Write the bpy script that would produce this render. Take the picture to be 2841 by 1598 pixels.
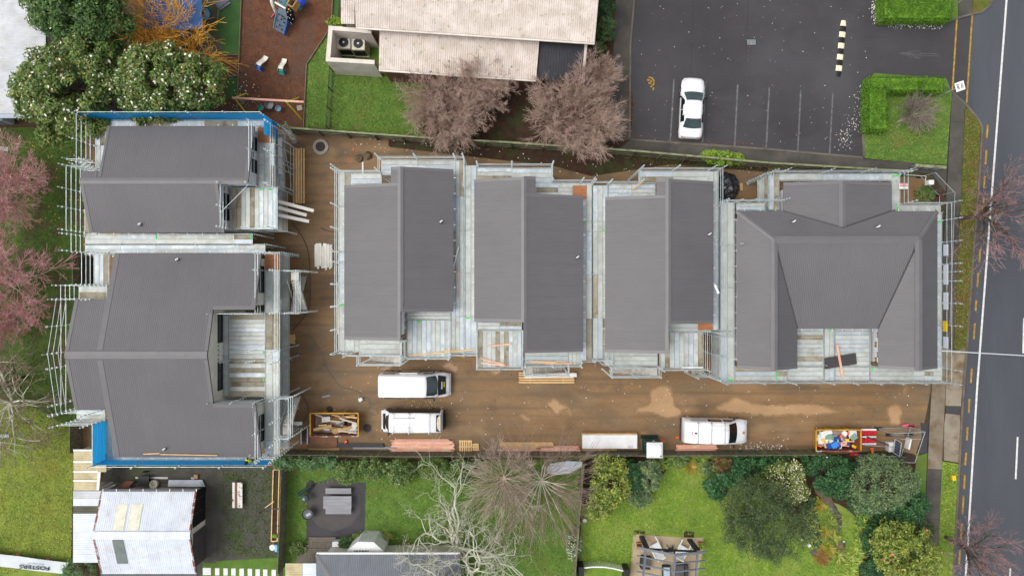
import bpy, bmesh, math, random
import numpy as np
from mathutils import Vector, Matrix
random.seed(7)
rng = np.random.default_rng(7)
for o in list(bpy.data.objects):
    bpy.data.objects.remove(o)
scene = bpy.context.scene
COL = scene.collection
# ------------------------------------------------------------------ camera
H = 55.0          # flying height of the drone, metres
F = 1970.0        # focal length in photo pixels (photo is 2841 px wide)
cam_d = bpy.data.cameras.new('camera')
cam_d.sensor_width = 36.0
cam_d.lens = F / 2841.0 * 36.0
cam_d.clip_end = 1000.0
cam = bpy.data.objects.new('camera', cam_d)
cam.location = (0, 0, H)
COL.objects.link(cam)
scene.camera = cam
# ------------------------------------------------------------------ sky and sun
world = bpy.data.worlds.new('World')
scene.world = world
world.use_nodes = True
wn = world.node_tree
wn.nodes.clear()
sky = wn.nodes.new('ShaderNodeTexSky')
sky.sky_type = 'NISHITA'
sky.sun_disc = False
SUN_EL, SUN_AZ = math.radians(62), math.radians(265)   # azimuth clockwise from image top
sky.sun_elevation = SUN_EL
sky.sun_rotation = SUN_AZ
sky.air_density = 1.0
sky.dust_density = 4.0
hs = wn.nodes.new('ShaderNodeHueSaturation')
hs.inputs['Saturation'].default_value = 0.30      # cloud cover greys the sky
bg = wn.nodes.new('ShaderNodeBackground')
bg.inputs['Strength'].default_value = 0.15
wo = wn.nodes.new('ShaderNodeOutputWorld')
wn.links.new(sky.outputs[0], hs.inputs['Color'])
wn.links.new(hs.outputs[0], bg.inputs[0])
wn.links.new(bg.outputs[0], wo.inputs[0])
sun_d = bpy.data.lights.new('sun', 'SUN')
sun_d.energy = .7
sun_d.angle = math.radians(40)
sun_d.color = (1.0, 0.975, 0.94)
sun = bpy.data.objects.new('sun', sun_d)
sdir = Vector((math.sin(SUN_AZ) * math.cos(SUN_EL), math.cos(SUN_AZ) * math.cos(SUN_EL), math.sin(SUN_EL)))
sun.rotation_euler = sdir.to_track_quat('Z', 'Y').to_euler()
sun.location = (-40, -30, 60)
COL.objects.link(sun)
scene.view_settings.view_transform = 'Standard'
scene.view_settings.look = 'None'
scene.view_settings.gamma = 1.0
scene.view_settings.use_curve_mapping = False
scene.view_settings.exposure = 0.42
# ------------------------------------------------------------------ helpers
def S(x, y, z=0.0):
    """photo pixel + real height -> point of the place"""
    return Vector(((x - 1420.5) * (H - z) / F, (799 - y) * (H - z) / F, z))
def V(x, y, z=0.0):
    return S(x * 1.10287, y * 1.10287, z)
def T(c, r, x, y, z=0.0):
    return S(c * 710 + x * .36788, (0, 533, 1065)[r] + y * .36788, z)
def Z(x0, y0, s, x, y, z=0.0):
    return S(x0 + x * s, y0 + y * s, z)
def lin(v):
    v /= 255.0
    return v / 12.92 if v <= .04045 else ((v + .055) / 1.055) ** 2.4
def C(r, g, b, k=1.0):
    return (lin(r) * k, lin(g) * k, lin(b) * k, 1.0)

MATS = {}
def mat(name, c1, c2=None, sc=3.0, rough=.8, metal=0.0, bump=0.0, bsc=60.0, rand=0.0, c3=None, sc3=.4,
        world_co=False, island=0.0, spec=.35, lo=.35, hi=.65, lo3=.5, hi3=.62, stretch=None, fine=0.0, coat=0.0, trans=0.0):
    if name in MATS:
        return MATS[name]
    m = bpy.data.materials.new(name)
    m.use_nodes = True
    nt = m.node_tree
    N, L = nt.nodes, nt.links
    N.clear()
    out = N.new('ShaderNodeOutputMaterial')
    b = N.new('ShaderNodeBsdfPrincipled')
    L.new(b.outputs[0], out.inputs[0])
    b.inputs['Roughness'].default_value = rough
    b.inputs['Metallic'].default_value = metal
    b.inputs['Specular IOR Level'].default_value = spec
    if coat:
        b.inputs['Coat Weight'].default_value = coat
        b.inputs['Coat Roughness'].default_value = .08
    if trans:
        b.inputs['Transmission Weight'].default_value = trans
    if world_co:
        g = N.new('ShaderNodeNewGeometry'); vec = g.outputs['Position']
    else:
        tc = N.new('ShaderNodeTexCoord'); oi = N.new('ShaderNodeObjectInfo')
        mm = N.new('ShaderNodeMath'); mm.operation = 'MULTIPLY'; mm.inputs[1].default_value = 57.0
        L.new(oi.outputs['Random'], mm.inputs[0])
        va = N.new('ShaderNodeVectorMath'); va.operation = 'ADD'
        L.new(tc.outputs['Object'], va.inputs[0]); L.new(mm.outputs[0], va.inputs[1]); vec = va.outputs[0]
    if stretch:
        mp = N.new('ShaderNodeMapping'); mp.inputs['Scale'].default_value = stretch
        L.new(vec, mp.inputs[0]); vec = mp.outputs[0]
    def noise(scale, detail=6, rgh=.6):
        n = N.new('ShaderNodeTexNoise'); n.inputs['Scale'].default_value = scale
        n.inputs['Detail'].default_value = detail; n.inputs['Roughness'].default_value = rgh
        L.new(vec, n.inputs['Vector']); return n.outputs['Fac']
    def ramp(fac, a, bb):
        r = N.new('ShaderNodeMapRange'); r.inputs['From Min'].default_value = a; r.inputs['From Max'].default_value = bb
        L.new(fac, r.inputs['Value']); return r.outputs[0]
    def mix(fac, A, B, typ='MIX'):
        x = N.new('ShaderNodeMix'); x.data_type = 'RGBA'; x.blend_type = typ
        if hasattr(fac, 'is_linked'): L.new(fac, x.inputs['Factor'])
        else: x.inputs['Factor'].default_value = fac
        for v, s in ((A, x.inputs['A']), (B, x.inputs['B'])):
            if hasattr(v, 'is_linked'): L.new(v, s)
            else: s.default_value = v
        return x.outputs['Result']
    col = c1
    if c2 is not None:
        col = mix(ramp(noise(sc), lo, hi), c1, c2)
    if c3 is not None:
        col = mix(ramp(noise(sc3, 8, .65), lo3, hi3), col, c3)
    if fine:
        f = ramp(noise(bsc, 3, .7), .25, .75)
        cr = N.new('ShaderNodeMapRange'); cr.inputs['To Min'].default_value = 1 - fine; cr.inputs['To Max'].default_value = 1 + fine
        L.new(f, cr.inputs['Value'])
        hv = N.new('ShaderNodeHueSaturation')
        if hasattr(col, 'is_linked'): L.new(col, hv.inputs['Color'])
        else: hv.inputs['Color'].default_value = col
        L.new(cr.outputs[0], hv.inputs['Value']); col = hv.outputs[0]
    if rand or island:
        hv = N.new('ShaderNodeHueSaturation')
        if hasattr(col, 'is_linked'): L.new(col, hv.inputs['Color'])
        else: hv.inputs['Color'].default_value = col
        cr = N.new('ShaderNodeMapRange'); k = rand or island
        cr.inputs['To Min'].default_value = 1 - k; cr.inputs['To Max'].default_value = 1 + k
        if island:
            g2 = N.new('ShaderNodeNewGeometry'); L.new(g2.outputs['Random Per Island'], cr.inputs['Value'])
        else:
            o2 = N.new('ShaderNodeObjectInfo'); L.new(o2.outputs['Random'], cr.inputs['Value'])
        L.new(cr.outputs[0], hv.inputs['Value']); col = hv.outputs[0]
    if hasattr(col, 'is_linked'): L.new(col, b.inputs['Base Color'])
    else: b.inputs['Base Color'].default_value = col
    if bump:
        bp = N.new('ShaderNodeBump'); bp.inputs['Strength'].default_value = bump; bp.inputs['Distance'].default_value = .02
        L.new(noise(bsc, 4, .6), bp.inputs['Height']); L.new(bp.outputs[0], b.inputs['Normal'])
    MATS[name] = m
    return m

ORG = {}
class MB:
    def __init__(s): s.v = []; s.f = []
    def add(s, vs, fs):
        n = len(s.v); s.v += [tuple(v) for v in vs]; s.f += [tuple(i + n for i in f) for f in fs]; return s
    def box(s, c, d, rz=0.0, M=None):
        x, y, z = d[0] / 2, d[1] / 2, d[2] / 2
        vs = [Vector((a * x, b * y, e * z)) for e in (-1, 1) for b in (-1, 1) for a in (-1, 1)]
        if rz: R = Matrix.Rotation(rz, 3, 'Z'); vs = [R @ v for v in vs]
        if M is not None: vs = [M @ v for v in vs]
        c = Vector(c)
        return s.add([v + c for v in vs], [(0, 2, 3, 1), (4, 5, 7, 6), (0, 1, 5, 4), (2, 6, 7, 3), (0, 4, 6, 2), (1, 3, 7, 5)])
    def bar(s, p, q, w, h, up=(0, 0, 1)):
        p, q = Vector(p), Vector(q); d = (q - p); d.normalize(); up = Vector(up)
        if abs(d.dot(up)) > .98: up = Vector((1, 0, 0))
        a = d.cross(up); a.normalize(); b = a.cross(d)
        vs = [e + a * i * w / 2 + b * j * h / 2 for e in (p, q) for i, j in ((-1, -1), (1, -1), (1, 1), (-1, 1))]
        return s.add(vs, [(3, 2, 1, 0), (4, 5, 6, 7), (0, 1, 5, 4), (1, 2, 6, 5), (2, 3, 7, 6), (3, 0, 4, 7)])
    def tube(s, p, q, r, n=6, r2=None):
        p, q = Vector(p), Vector(q); r2 = r if r2 is None else r2
        d = q - p; d.normalize(); up = Vector((0, 0, 1)) if abs(d.z) < .95 else Vector((1, 0, 0))
        a = d.cross(up); a.normalize(); b = a.cross(d)
        vs = []
        for e, rr in ((p, r), (q, r2)):
            for i in range(n):
                t = 2 * math.pi * i / n
                vs.append(e + a * math.cos(t) * rr + b * math.sin(t) * rr)
        fs = [(i, (i + 1) % n, n + (i + 1) % n, n + i) for i in range(n)] + [tuple(range(n))[::-1], tuple(range(n, 2 * n))]
        return s.add(vs, fs)
    def path(s, pts, r, n=6):
        for a, b in zip(pts[:-1], pts[1:]): s.tube(a, b, r, n)
        return s
    def prism(s, poly, z0, z1):
        n = len(poly)
        a = sum(poly[i][0] * poly[(i + 1) % n][1] - poly[(i + 1) % n][0] * poly[i][1] for i in range(n))
        if a < 0: poly = poly[::-1]
        vs = [(p[0], p[1], z0) for p in poly] + [(p[0], p[1], z1) for p in poly]
        return s.add(vs, [tuple(range(n))[::-1], tuple(range(n, 2 * n))] + [(i, (i + 1) % n, n + (i + 1) % n, n + i) for i in range(n)])
    def poly(s, pts): return s.add(pts, [tuple(range(len(pts)))])
    def solid(s, pts, th):
        """planar polygon given thickness downwards along its normal"""
        pts = [Vector(p) for p in pts]; n = len(pts)
        nn = Vector((0, 0, 0))
        for i in range(n): nn += pts[i].cross(pts[(i + 1) % n])
        nn.normalize()
        if nn.z < -1e-6: pts = pts[::-1]; nn = -nn
        vs = pts + [p - nn * th for p in pts]
        return s.add(vs, [tuple(range(n)), tuple(range(n, 2 * n))[::-1]] + [(i, n + i, n + (i + 1) % n, (i + 1) % n) for i in range(n)])
    def lathe(s, c, prof, n=16, M=None):
        c = Vector(c); vs = []
        for r, z in prof:
            for i in range(n):
                t = 2 * math.pi * i / n; v = Vector((r * math.cos(t), r * math.sin(t), z))
                vs.append((M @ v if M is not None else v) + c)
        k = len(prof)
        fs = [(j * n + i, j * n + (i + 1) % n, (j + 1) * n + (i + 1) % n, (j + 1) * n + i) for j in range(k - 1) for i in range(n)]
        fs += [tuple(range(n))[::-1], tuple(range((k - 1) * n, k * n))]
        return s.add(vs, fs)
    def loft(s, rings, cap=True):
        n = len(rings[0]); vs = [v for r in rings for v in r]; k = len(rings)
        fs = [(j * n + i, j * n + (i + 1) % n, (j + 1) * n + (i + 1) % n, (j + 1) * n + i) for j in range(k - 1) for i in range(n)]
        if cap: fs += [tuple(range(n))[::-1], tuple(range((k - 1) * n, k * n))]
        return s.add(vs, fs)
    def build(s, name, m, parent=None, smooth=False, label=None, kind=None, bevel=0.0):
        off = ORG.get(parent.name, Vector((0, 0, 0))) if parent else Vector((0, 0, 0))
        me = bpy.data.meshes.new(name)
        vs = [(v[0] - off[0], v[1] - off[1], v[2] - off[2]) for v in s.v]
        me.from_pydata(vs, [], s.f)
        if bevel:
            bm = bmesh.new(); bm.from_mesh(me)
            bmesh.ops.recalc_face_normals(bm, faces=bm.faces)
            bmesh.ops.bevel(bm, geom=[e for e in bm.edges if len(e.link_faces) == 2 and e.calc_face_angle(0) > .5], offset=bevel, segments=2, affect='EDGES', profile=.5)
            bm.to_mesh(me); bm.free()
        me.update()
        if smooth: me.polygons.foreach_set('use_smooth', [True] * len(me.polygons))
        return link(name, me, m, parent, label, kind)
def link(name, me, m, parent=None, label=None, kind=None):
    if m is not None and not me.materials: me.materials.append(m)
    o = bpy.data.objects.new(name, me); COL.objects.link(o)
    if parent is not None:
        o.parent = parent
        if parent.name in ORG: ORG[o.name] = ORG[parent.name]
    if label: o['label'] = label
    if kind: o['kind'] = kind
    return o
def thing(name, label, cat, loc=(0, 0, 0), group=None, rz=None):
    """Empty at the base of a thing. rz given -> parts are in local coordinates, else in place coordinates."""
    o = bpy.data.objects.new(name, None); COL.objects.link(o)
    o.empty_display_size = .2
    o.location = loc; o['label'] = label; o['category'] = cat
    if group: o['group'] = group
    if rz is None: ORG[o.name] = Vector(loc)
    else: o.rotation_euler = (0, 0, rz)
    return o
def tag(o, label, cat, group=None):
    o['label'] = label; o['category'] = cat
    if group: o['group'] = group
    return o
def struct(name, mb, m, kind='structure', parent=None):
    o = mb.build(name, m, parent)
    if parent is None: o['kind'] = kind
    return o
def npmesh(name, verts, faces, m, parent=None, label=None, kind=None):
    """big meshes from numpy: verts (n,3), faces (k,w)"""
    off = ORG.get(parent.name, Vector((0, 0, 0))) if parent else Vector((0, 0, 0))
    me = bpy.data.meshes.new(name)
    k, w = faces.shape
    me.vertices.add(len(verts)); me.vertices.foreach_set('co', (verts - np.array(off)).astype(np.float32).ravel())
    me.loops.add(k * w); me.loops.foreach_set('vertex_index', faces.astype(np.int32).ravel())
    me.polygons.add(k); me.polygons.foreach_set('loop_start', np.arange(0, k * w, w, dtype=np.int32))
    me.update(calc_edges=True)
    return link(name, me, m, parent, label, kind)
def copy_tree(o, parent=None):
    c = o.copy(); COL.objects.link(c)
    if parent is not None: c.parent = parent
    for ch in o.children: copy_tree(ch, c)
    return c
def smooth_poly(pts, n=6, jit=0.0):
    """closed Catmull-Rom through points (2d), with jitter"""
    out = []; k = len(pts)
    for i in range(k):
        p0, p1, p2, p3 = [Vector((p[0], p[1])) for p in (pts[i - 1], pts[i], pts[(i + 1) % k], pts[(i + 2) % k])]
        for j in range(n):
            t = j / n
            q = .5 * ((2 * p1) + (-p0 + p2) * t + (2 * p0 - 5 * p1 + 4 * p2 - p3) * t * t + (-p0 + 3 * p1 - 3 * p2 + p3) * t ** 3)
            out.append((q.x + random.uniform(-jit, jit), q.y + random.uniform(-jit, jit)))
    return out
def flat(pts, z): return [(p[0], p[1], z) for p in pts]
def sheet(name, pts, z, m, parent=None, kind='structure'):
    """flat sheet of ground"""
    mb = MB(); mb.poly(flat(pts, z)); o = mb.build(name, m, parent)
    me = o.data
    if me.polygons[0].normal.z < 0:
        me.flip_normals()
    if parent is None: o['kind'] = kind
    return o
def slab(name, pts, z0, z1, m, parent=None):
    mb = MB(); mb.prism([(p[0], p[1]) for p in pts], z0, z1); o = mb.build(name, m, parent)
    if parent is None: o['kind'] = 'structure'
    return o
# ------------------------------------------------------------------ ground materials
m_soil = mat('soil', C(84, 66, 48), C(60, 46, 34), sc=1.2, bump=.5, bsc=25, world_co=True, c3=C(72, 78, 44), sc3=.5, fine=.25, rough=.95)
m_mud = mat('wet_mud', C(144, 113, 76), C(122, 94, 62), sc=.55, bump=.45, bsc=14, world_co=True, c3=C(108, 92, 72), sc3=.5, fine=.2, rough=.6, lo3=.46, hi3=.72, stretch=(.35, 1, 1))
m_grass = mat('lawn_grass', C(102, 130, 54), C(74, 108, 40), sc=1.1, bump=.8, bsc=30, world_co=True, c3=C(112, 112, 56), sc3=.55, fine=.42, rough=.95, lo3=.52, hi3=.7)
m_grass_y = mat('yellow_green_lawn_grass', C(124, 148, 54), C(88, 122, 40), sc=.9, bump=.8, bsc=30, world_co=True, c3=C(142, 152, 72), sc3=.45, fine=.38, rough=.95, lo3=.5, hi3=.68)  # grass of a yellower green, for the right garden and bottom right verge
m_grass_l = mat('left_yard_grass', C(130, 142, 58), C(100, 122, 46), sc=.8, bump=.8, bsc=30, world_co=True, c3=C(118, 116, 44), sc3=.4, fine=.3, rough=.95, lo3=.5, hi3=.66)
m_grass_d = mat('mossy_dark_grass', C(78, 104, 38), C(68, 88, 40), sc=.8, bump=.8, bsc=30, world_co=True, c3=C(86, 74, 52), sc3=.5, fine=.35, rough=.95, lo3=.5, hi3=.62)
m_verge = mat('verge_grass', C(98, 104, 40), C(80, 88, 30), sc=2.2, bump=.8, bsc=30, world_co=True, c3=C(112, 86, 52), sc3=.9, fine=.3, rough=.95, lo3=.52, hi3=.62)
m_carpark = mat('car_park_asphalt', C(67, 65, 67), C(57, 55, 57), sc=.22, bump=.3, bsc=60, world_co=True, c3=C(78, 77, 79), sc3=.09, fine=.14, rough=.7, lo3=.5, hi3=.75)
m_road = mat('road_asphalt', C(78, 81, 86), C(66, 69, 74), sc=.25, bump=.3, bsc=60, world_co=True, c3=C(90, 93, 98), sc3=.2, fine=.14, rough=.7, stretch=(1, .12, 1), lo3=.5, hi3=.75)
m_path = mat('footpath_concrete', C(92, 88, 80), C(74, 70, 64), sc=.5, bump=.3, bsc=50, world_co=True, fine=.14, c3=C(66, 64, 62), sc3=.3)
m_drive = mat('driveway_concrete', C(152, 142, 124), C(128, 116, 98), sc=.6, bump=.2, bsc=50, world_co=True, fine=.1, c3=C(112, 92, 68), sc3=.5)
m_kerb = mat('kerb_concrete', C(112, 106, 94), C(88, 84, 74), sc=1.2, world_co=True, bump=.2, fine=.12)
m_bark = mat('bark_mulch', C(112, 74, 52), C(86, 56, 42), sc=2.0, bump=1.0, bsc=22, world_co=True, fine=.4, rough=.95, c3=C(92, 70, 58), sc3=.4)
m_mulch = mat('leaf_litter', C(74, 54, 40), C(56, 40, 30), sc=2.0, bump=1.0, bsc=22, world_co=True, fine=.4, rough=.95, c3=C(62, 66, 36), sc3=.6)
m_gravel = mat('mossy_gravel', C(88, 86, 80), C(72, 70, 62), sc=1.2, bump=.8, bsc=30, world_co=True, fine=.3, rough=.95, c3=C(70, 84, 40), sc3=.5, lo3=.5, hi3=.64)
m_turf = mat('artificial_turf', C(62, 100, 46), C(50, 86, 40), sc=1, bump=.5, bsc=60, world_co=True, fine=.2)
m_patio = mat('patio_asphalt', C(74, 72, 74), C(62, 60, 62), sc=.5, bump=.3, bsc=60, world_co=True, fine=.15)
m_paint = mat('white_road_paint', C(226, 226, 222), C(196, 196, 192), sc=4, world_co=True, rough=.6)
m_paintw = mat('worn_white_paint', C(116, 116, 118), C(80, 80, 82), sc=3, world_co=True, rough=.7)
m_yell = mat('yellow_road_paint', C(190, 150, 46), C(124, 100, 50), sc=4, world_co=True, rough=.7)
m_water = mat('muddy_puddle_water', C(180, 146, 106), C(166, 132, 94), sc=.5, world_co=True, rough=.06, spec=.5)
m_tar = mat('tar_seam', C(46, 44, 46), rough=.6)

def mix_streaks(m, col, sc, lo, hi, amt):
    nt = m.node_tree; b = [x for x in nt.nodes if x.type == 'BSDF_PRINCIPLED'][0]; src = b.inputs['Base Color'].links[0].from_socket
    g = nt.nodes.new('ShaderNodeNewGeometry'); mp = nt.nodes.new('ShaderNodeMapping'); mp.inputs['Scale'].default_value = sc; mp.inputs['Location'].default_value = (3, 7, 0); n = nt.nodes.new('ShaderNodeTexNoise'); n.inputs['Scale'].default_value = 1; n.inputs['Detail'].default_value = 7
    r = nt.nodes.new('ShaderNodeMapRange'); r.inputs['From Min'].default_value = lo; r.inputs['From Max'].default_value = hi; r.inputs['To Max'].default_value = amt; x = nt.nodes.new('ShaderNodeMix'); x.data_type = 'RGBA'; x.inputs['B'].default_value = col
    for a, c in ((g.outputs['Position'], mp.inputs[0]), (mp.outputs[0], n.inputs['Vector']), (n.outputs['Fac'], r.inputs['Value']), (r.outputs[0], x.inputs['Factor']), (src, x.inputs['A']), (x.outputs['Result'], b.inputs['Base Color'])): nt.links.new(a, c)
mix_streaks(m_mud, C(92, 76, 56), (.07, 1.9, 1), .5, .66, .55); mix_streaks(m_mud, C(156, 128, 92), (.3, .5, 1), .55, .7, .5); mix_streaks(m_mud, C(88, 73, 57), (.5, .6, 1), .56, .68, .5)
mix_streaks(m_carpark, C(76, 75, 78), (.15, .5, 1), .55, .75, .5)
# ------------------------------------------------------------------ ground sheets
sheet('ground', [(-260, -260), (260, -260), (260, 260), (-260, 260)], -.02, m_soil)
def P(*a): return [T(*p) for p in a]
sheet('site_ground', [V(190, 285), V(705, 300), V(725, 318), V(1100, 345), V(1600, 382), V(2000, 418), V(2330, 450), V(2350, 600), V(2352, 900), V(2345, 965), V(2318, 1100), V(2300, 1150), V(690, 1152), V(690, 1172), V(190, 1172)], .004, m_mud)
# left neighbour's lawn
sheet('lawn', [V(-300, 330), V(120, 320), V(215, 300), V(206, 800), V(200, 1100), V(196, 1130), V(-300, 1130)], .010, m_grass_d)
sheet('lawn', [V(-300, 1000), V(60, 1010), V(150, 1060), V(187, 1075), V(178, 1449), V(175, 1700), V(-300, 1700)], .016, m_grass_l)
# school lawn, mulch under the bare trees
sheet('lawn', P((1, 0, 548, 235), (1, 0, 1930, 235), (1, 0, 1930, 1080), (1, 0, 1310, 1042), (1, 0, 362, 970), (1, 0, 385, 490)), .004, m_grass)
sheet('mulch_bed', smooth_poly(P((1, 0, 1330, 590), (1, 0, 1930, 540), (2, 0, 600, 300), (2, 0, 760, 330), (2, 0, 890, 500), (2, 0, 885, 1062), (2, 0, 600, 1090), (2, 0, 0, 1068), (1, 0, 1300, 1034), (1, 0, 1210, 900), (1, 0, 1250, 740)), 4, .08), .008, m_mulch)
sheet('site_garden_strip', P((1, 0, 1000, 1040), (2, 0, 0, 1100), (2, 0, 1930, 1250), (2, 0, 1930, 1300), (2, 0, 1200, 1240), (2, 0, 600, 1330), (2, 0, 300, 1250), (1, 0, 1900, 1215), (1, 0, 1000, 1110)), .0115, m_mulch)
sheet('school_path', P((2, 0, 790, -200), (2, 0, 920, -200), (2, 0, 925, 0), (2, 0, 893, 350), (2, 0, 890, 1060), (2, 0, 720, 1060), (2, 0, 770, 330)), .012, m_path)
# kindergarten ground
sheet('playground_bark', [T(0, 0, 1825, -250), T(1, 0, 590, -250), T(1, 0, 575, 190), T(1, 0, 545, 245), T(1, 0, 385, 490), T(1, 0, 362, 980), T(0, 0, 1930, 975), T(0, 0, 1795, 960), T(0, 0, 1500, 860), T(0, 0, 1500, 420), T(0, 0, 1805, 415)], .006, m_bark)
sheet('kindergarten_yard', P((0, 0, 300, -250), (0, 0, 1825, -250), (0, 0, 1808, 425), (0, 0, 1500, 425), (0, 0, 1300, 900), (0, 0, 300, 900)), .002, m_gravel)
sheet('artificial_grass', P((0, 0, 1655, 70), (0, 0, 1735, 10), (0, 0, 1820, 4), (0, 0, 1805, 415), (0, 0, 1690, 420), (0, 0, 1640, 200)), .012, m_turf)
sheet('artificial_grass', P((0, 0, 1690, 620), (0, 0, 1740, 580), (0, 0, 1790, 580), (0, 0, 1788, 735), (0, 0, 1705, 745)), .012, m_turf)
sheet('artificial_grass', P((1, 0, 583, -200), (1, 0, 640, -200), (1, 0, 620, 155), (1, 0, 573, 165)), .012, m_turf)
# bottom yards
sheet('gravel_yard', [V(262, 1165), V(705, 1172), V(703, 1449), V(700, 1700), V(240, 1700)], .006, m_gravel)
sheet('lawn', [V(510, 1412), V(702, 1402), V(700, 1700), V(500, 1700)], .010, m_grass)
sheet('lawn', [V(724, 1168), V(1468, 1152), V(1452, 1449), V(1440, 1700), V(700, 1700), V(712, 1449)], .007, m_grass)
sheet('lawn', [V(1470, 1152), V(2305, 1140), V(2330, 1449), V(2320, 1700), V(1440, 1700), V(1455, 1449)], .006, m_grass_y)
sheet('garden_bed', smooth_poly([V(1475, 1155), V(1700, 1152), V(2000, 1150), V(2300, 1142), V(2322, 1300), V(2330, 1449), V(2325, 1600), V(2130, 1600), V(2140, 1449), V(2150, 1300), V(2060, 1260), V(1990, 1300), V(1850, 1180), V(1700, 1168), V(1640, 1220), V(1480, 1290)], 4, .06), .008, m_mulch)
sheet('patio', P((1, 2, 385, 738), (1, 2, 830, 742), (1, 2, 820, 1130), (1, 2, 650, 1160), (1, 2, 378, 1180)), .010, m_patio)
m_patio2 = mat('patio_worn', C(86, 83, 82), C(76, 73, 72), sc=.8, bump=.3, bsc=60, world_co=True, fine=.15)
pc = T(1, 2, 590, 905)
sheet('patio_worn_patch', [(pc.x + 2.15 * math.cos(a), pc.y + 2.1 * math.sin(a)) for a in [math.pi * (i + .5) / 5 for i in range(10)]], .014, m_patio2)
# right side: car park, road, paths, verges
carpark = sheet('car_park', P((2, 0, 925, -400), (2, 0, 925, 0), (2, 0, 893, 600), (2, 0, 892, 1052), (2, 0, 1200, 1075), (2, 0, 1930, 1125), (3, 0, 722, 1192), (3, 0, 1400, 1250), (3, 0, 1560, 700), (3, 0, 1560, -400)), .006, m_carpark)
carpark_path = slab('car_park_path', P((2, 0, 892, 1060), (2, 0, 1200, 1082), (2, 0, 1930, 1132), (3, 0, 722, 1197), (3, 0, 1345, 1252), (3, 0, 1335, 1450), (3, 0, 1230, 1310), (3, 0, 0, 1222), (2, 0, 1930, 1222), (2, 0, 930, 1140), (2, 0, 800, 1130)), -.05, .10, m_path)
RE = [(3, 0, 1700, -400), (3, 0, 1690, 0), (3, 0, 1665, 55), (3, 0, 1605, 100), (3, 0, 1545, 110), (3, 0, 1520, 400), (3, 0, 1497, 795), (3, 0, 1540, 840), (3, 0, 1600, 920), (3, 0, 1622, 980), (3, 0, 1590, 1449), (3, 1, 1540, 520), (3, 1, 1500, 1000), (3, 2, 1470, 0), (3, 2, 1440, 580), (3, 2, 1390, 1449), (3, 2, 1360, 2300)]
road = sheet('road', P(*RE) + [S(3700, 1900), S(3700, -200)], .010, m_road)
lawn_r = slab('lawn', P((3, 0, 728, 640), (3, 0, 800, 556), (3, 0, 1340, 596), (3, 0, 1385, 705), (3, 0, 1375, 800), (3, 0, 1343, 1248), (3, 0, 726, 1203), (3, 0, 716, 1000)), -.05, .10, m_grass)
slab('verge', P((3, 0, 820, -400), (3, 0, 820, 150), (3, 0, 900, 170), (3, 0, 1380, 160), (3, 0, 1430, 130), (3, 0, 1436, -400)), -.05, .10, m_grass)
slab('footpath', P((3, 0, 1438, -400), (3, 0, 1434, 128), (3, 0, 1534, 104), (3, 0, 1539, -400)), -.05, .105, m_path)
slab('verge', P((3, 0, 1541, -400), (3, 0, 1537, 103), (3, 0, 1600, 92), (3, 0, 1655, 48), (3, 0, 1680, 0), (3, 0, 1688, -400)), -.05, .10, m_verge)
fp = slab('footpath', P((3, 0, 1389, 705), (3, 0, 1497, 800), (3, 0, 1478, 835), (3, 0, 1452, 1449), (3, 1, 1425, 500), (3, 1, 1395, 1190), (3, 2, 1338, 0), (3, 2, 1322, 300), (3, 2, 1280, 1200), (3, 2, 1268, 1449), (3, 2, 1240, 2300), (3, 2, 1130, 2300), (3, 2, 1165, 1449), (3, 2, 1180, 1000), (3, 2, 1213, 300), (3, 2, 1232, 0), (3, 1, 1300, 900), (3, 1, 1320, 400), (3, 0, 1346, 1449), (3, 0, 1378, 800)), -.05, .105, m_path)
slab('verge', P((3, 0, 1482, 838), (3, 0, 1500, 812), (3, 0, 1575, 905), (3, 0, 1600, 960), (3, 0, 1572, 1449), (3, 1, 1533, 500), (3, 1, 1495, 1100), (3, 1, 1490, 1160), (3, 1, 1440, 1190), (3, 1, 1398, 1190), (3, 1, 1428, 500), (3, 0, 1455, 1449)), -.05, .10, m_verge)
slab('driveway', P((3, 1, 1440, 1193), (3, 1, 1488, 1165), (3, 2, 1462, 0), (3, 2, 1452, 165), (3, 2, 1335, 162), (3, 2, 1341, 0), (3, 1, 1399, 1193)), -.05, .09, m_drive)
slab('driveway', P((3, 2, 1340, 220), (3, 2, 1448, 232), (3, 2, 1434, 592), (3, 2, 1325, 572), (3, 2, 1326, 300)), -.05, .09, m_drive)
m_drv2 = mat('muddy_path_concrete', C(138, 128, 110), C(116, 102, 82), sc=.7, bump=.2, bsc=50, world_co=True, fine=.1, c3=C(110, 92, 68), sc3=.5)
sheet('driveway', P((3, 1, 1285, 1150), (3, 1, 1396, 1195), (3, 2, 1337, 2), (3, 2, 1321, 300), (3, 2, 1306, 640), (3, 2, 1200, 636), (3, 2, 1215, 300), (3, 2, 1234, 0)), .1095, m_drv2)
sheet('driveway_patch', P((3, 2, 1150, 290), (3, 2, 1212, 300), (3, 2, 1200, 525), (3, 2, 1130, 520), (3, 2, 1160, 400)), .009, m_patio)
sheet('driveway_patch', P((3, 2, 1337, 163), (3, 2, 1452, 167), (3, 2, 1449, 231), (3, 2, 1339, 219)), .06, m_patio)
slab('verge', P((3, 2, 1310, 578), (3, 2, 1432, 600), (3, 2, 1383, 1449), (3, 2, 1350, 2300), (3, 2, 1245, 2300), (3, 2, 1273, 1449), (3, 2, 1285, 1200)), -.05, .10, m_grass_y)
slab('verge', P((3, 2, 1118, 540), (3, 2, 1200, 520), (3, 2, 1178, 1000), (3, 2, 1162, 1449), (3, 2, 1080, 1449), (3, 2, 1090, 900)), -.05, .08, m_grass)
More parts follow.
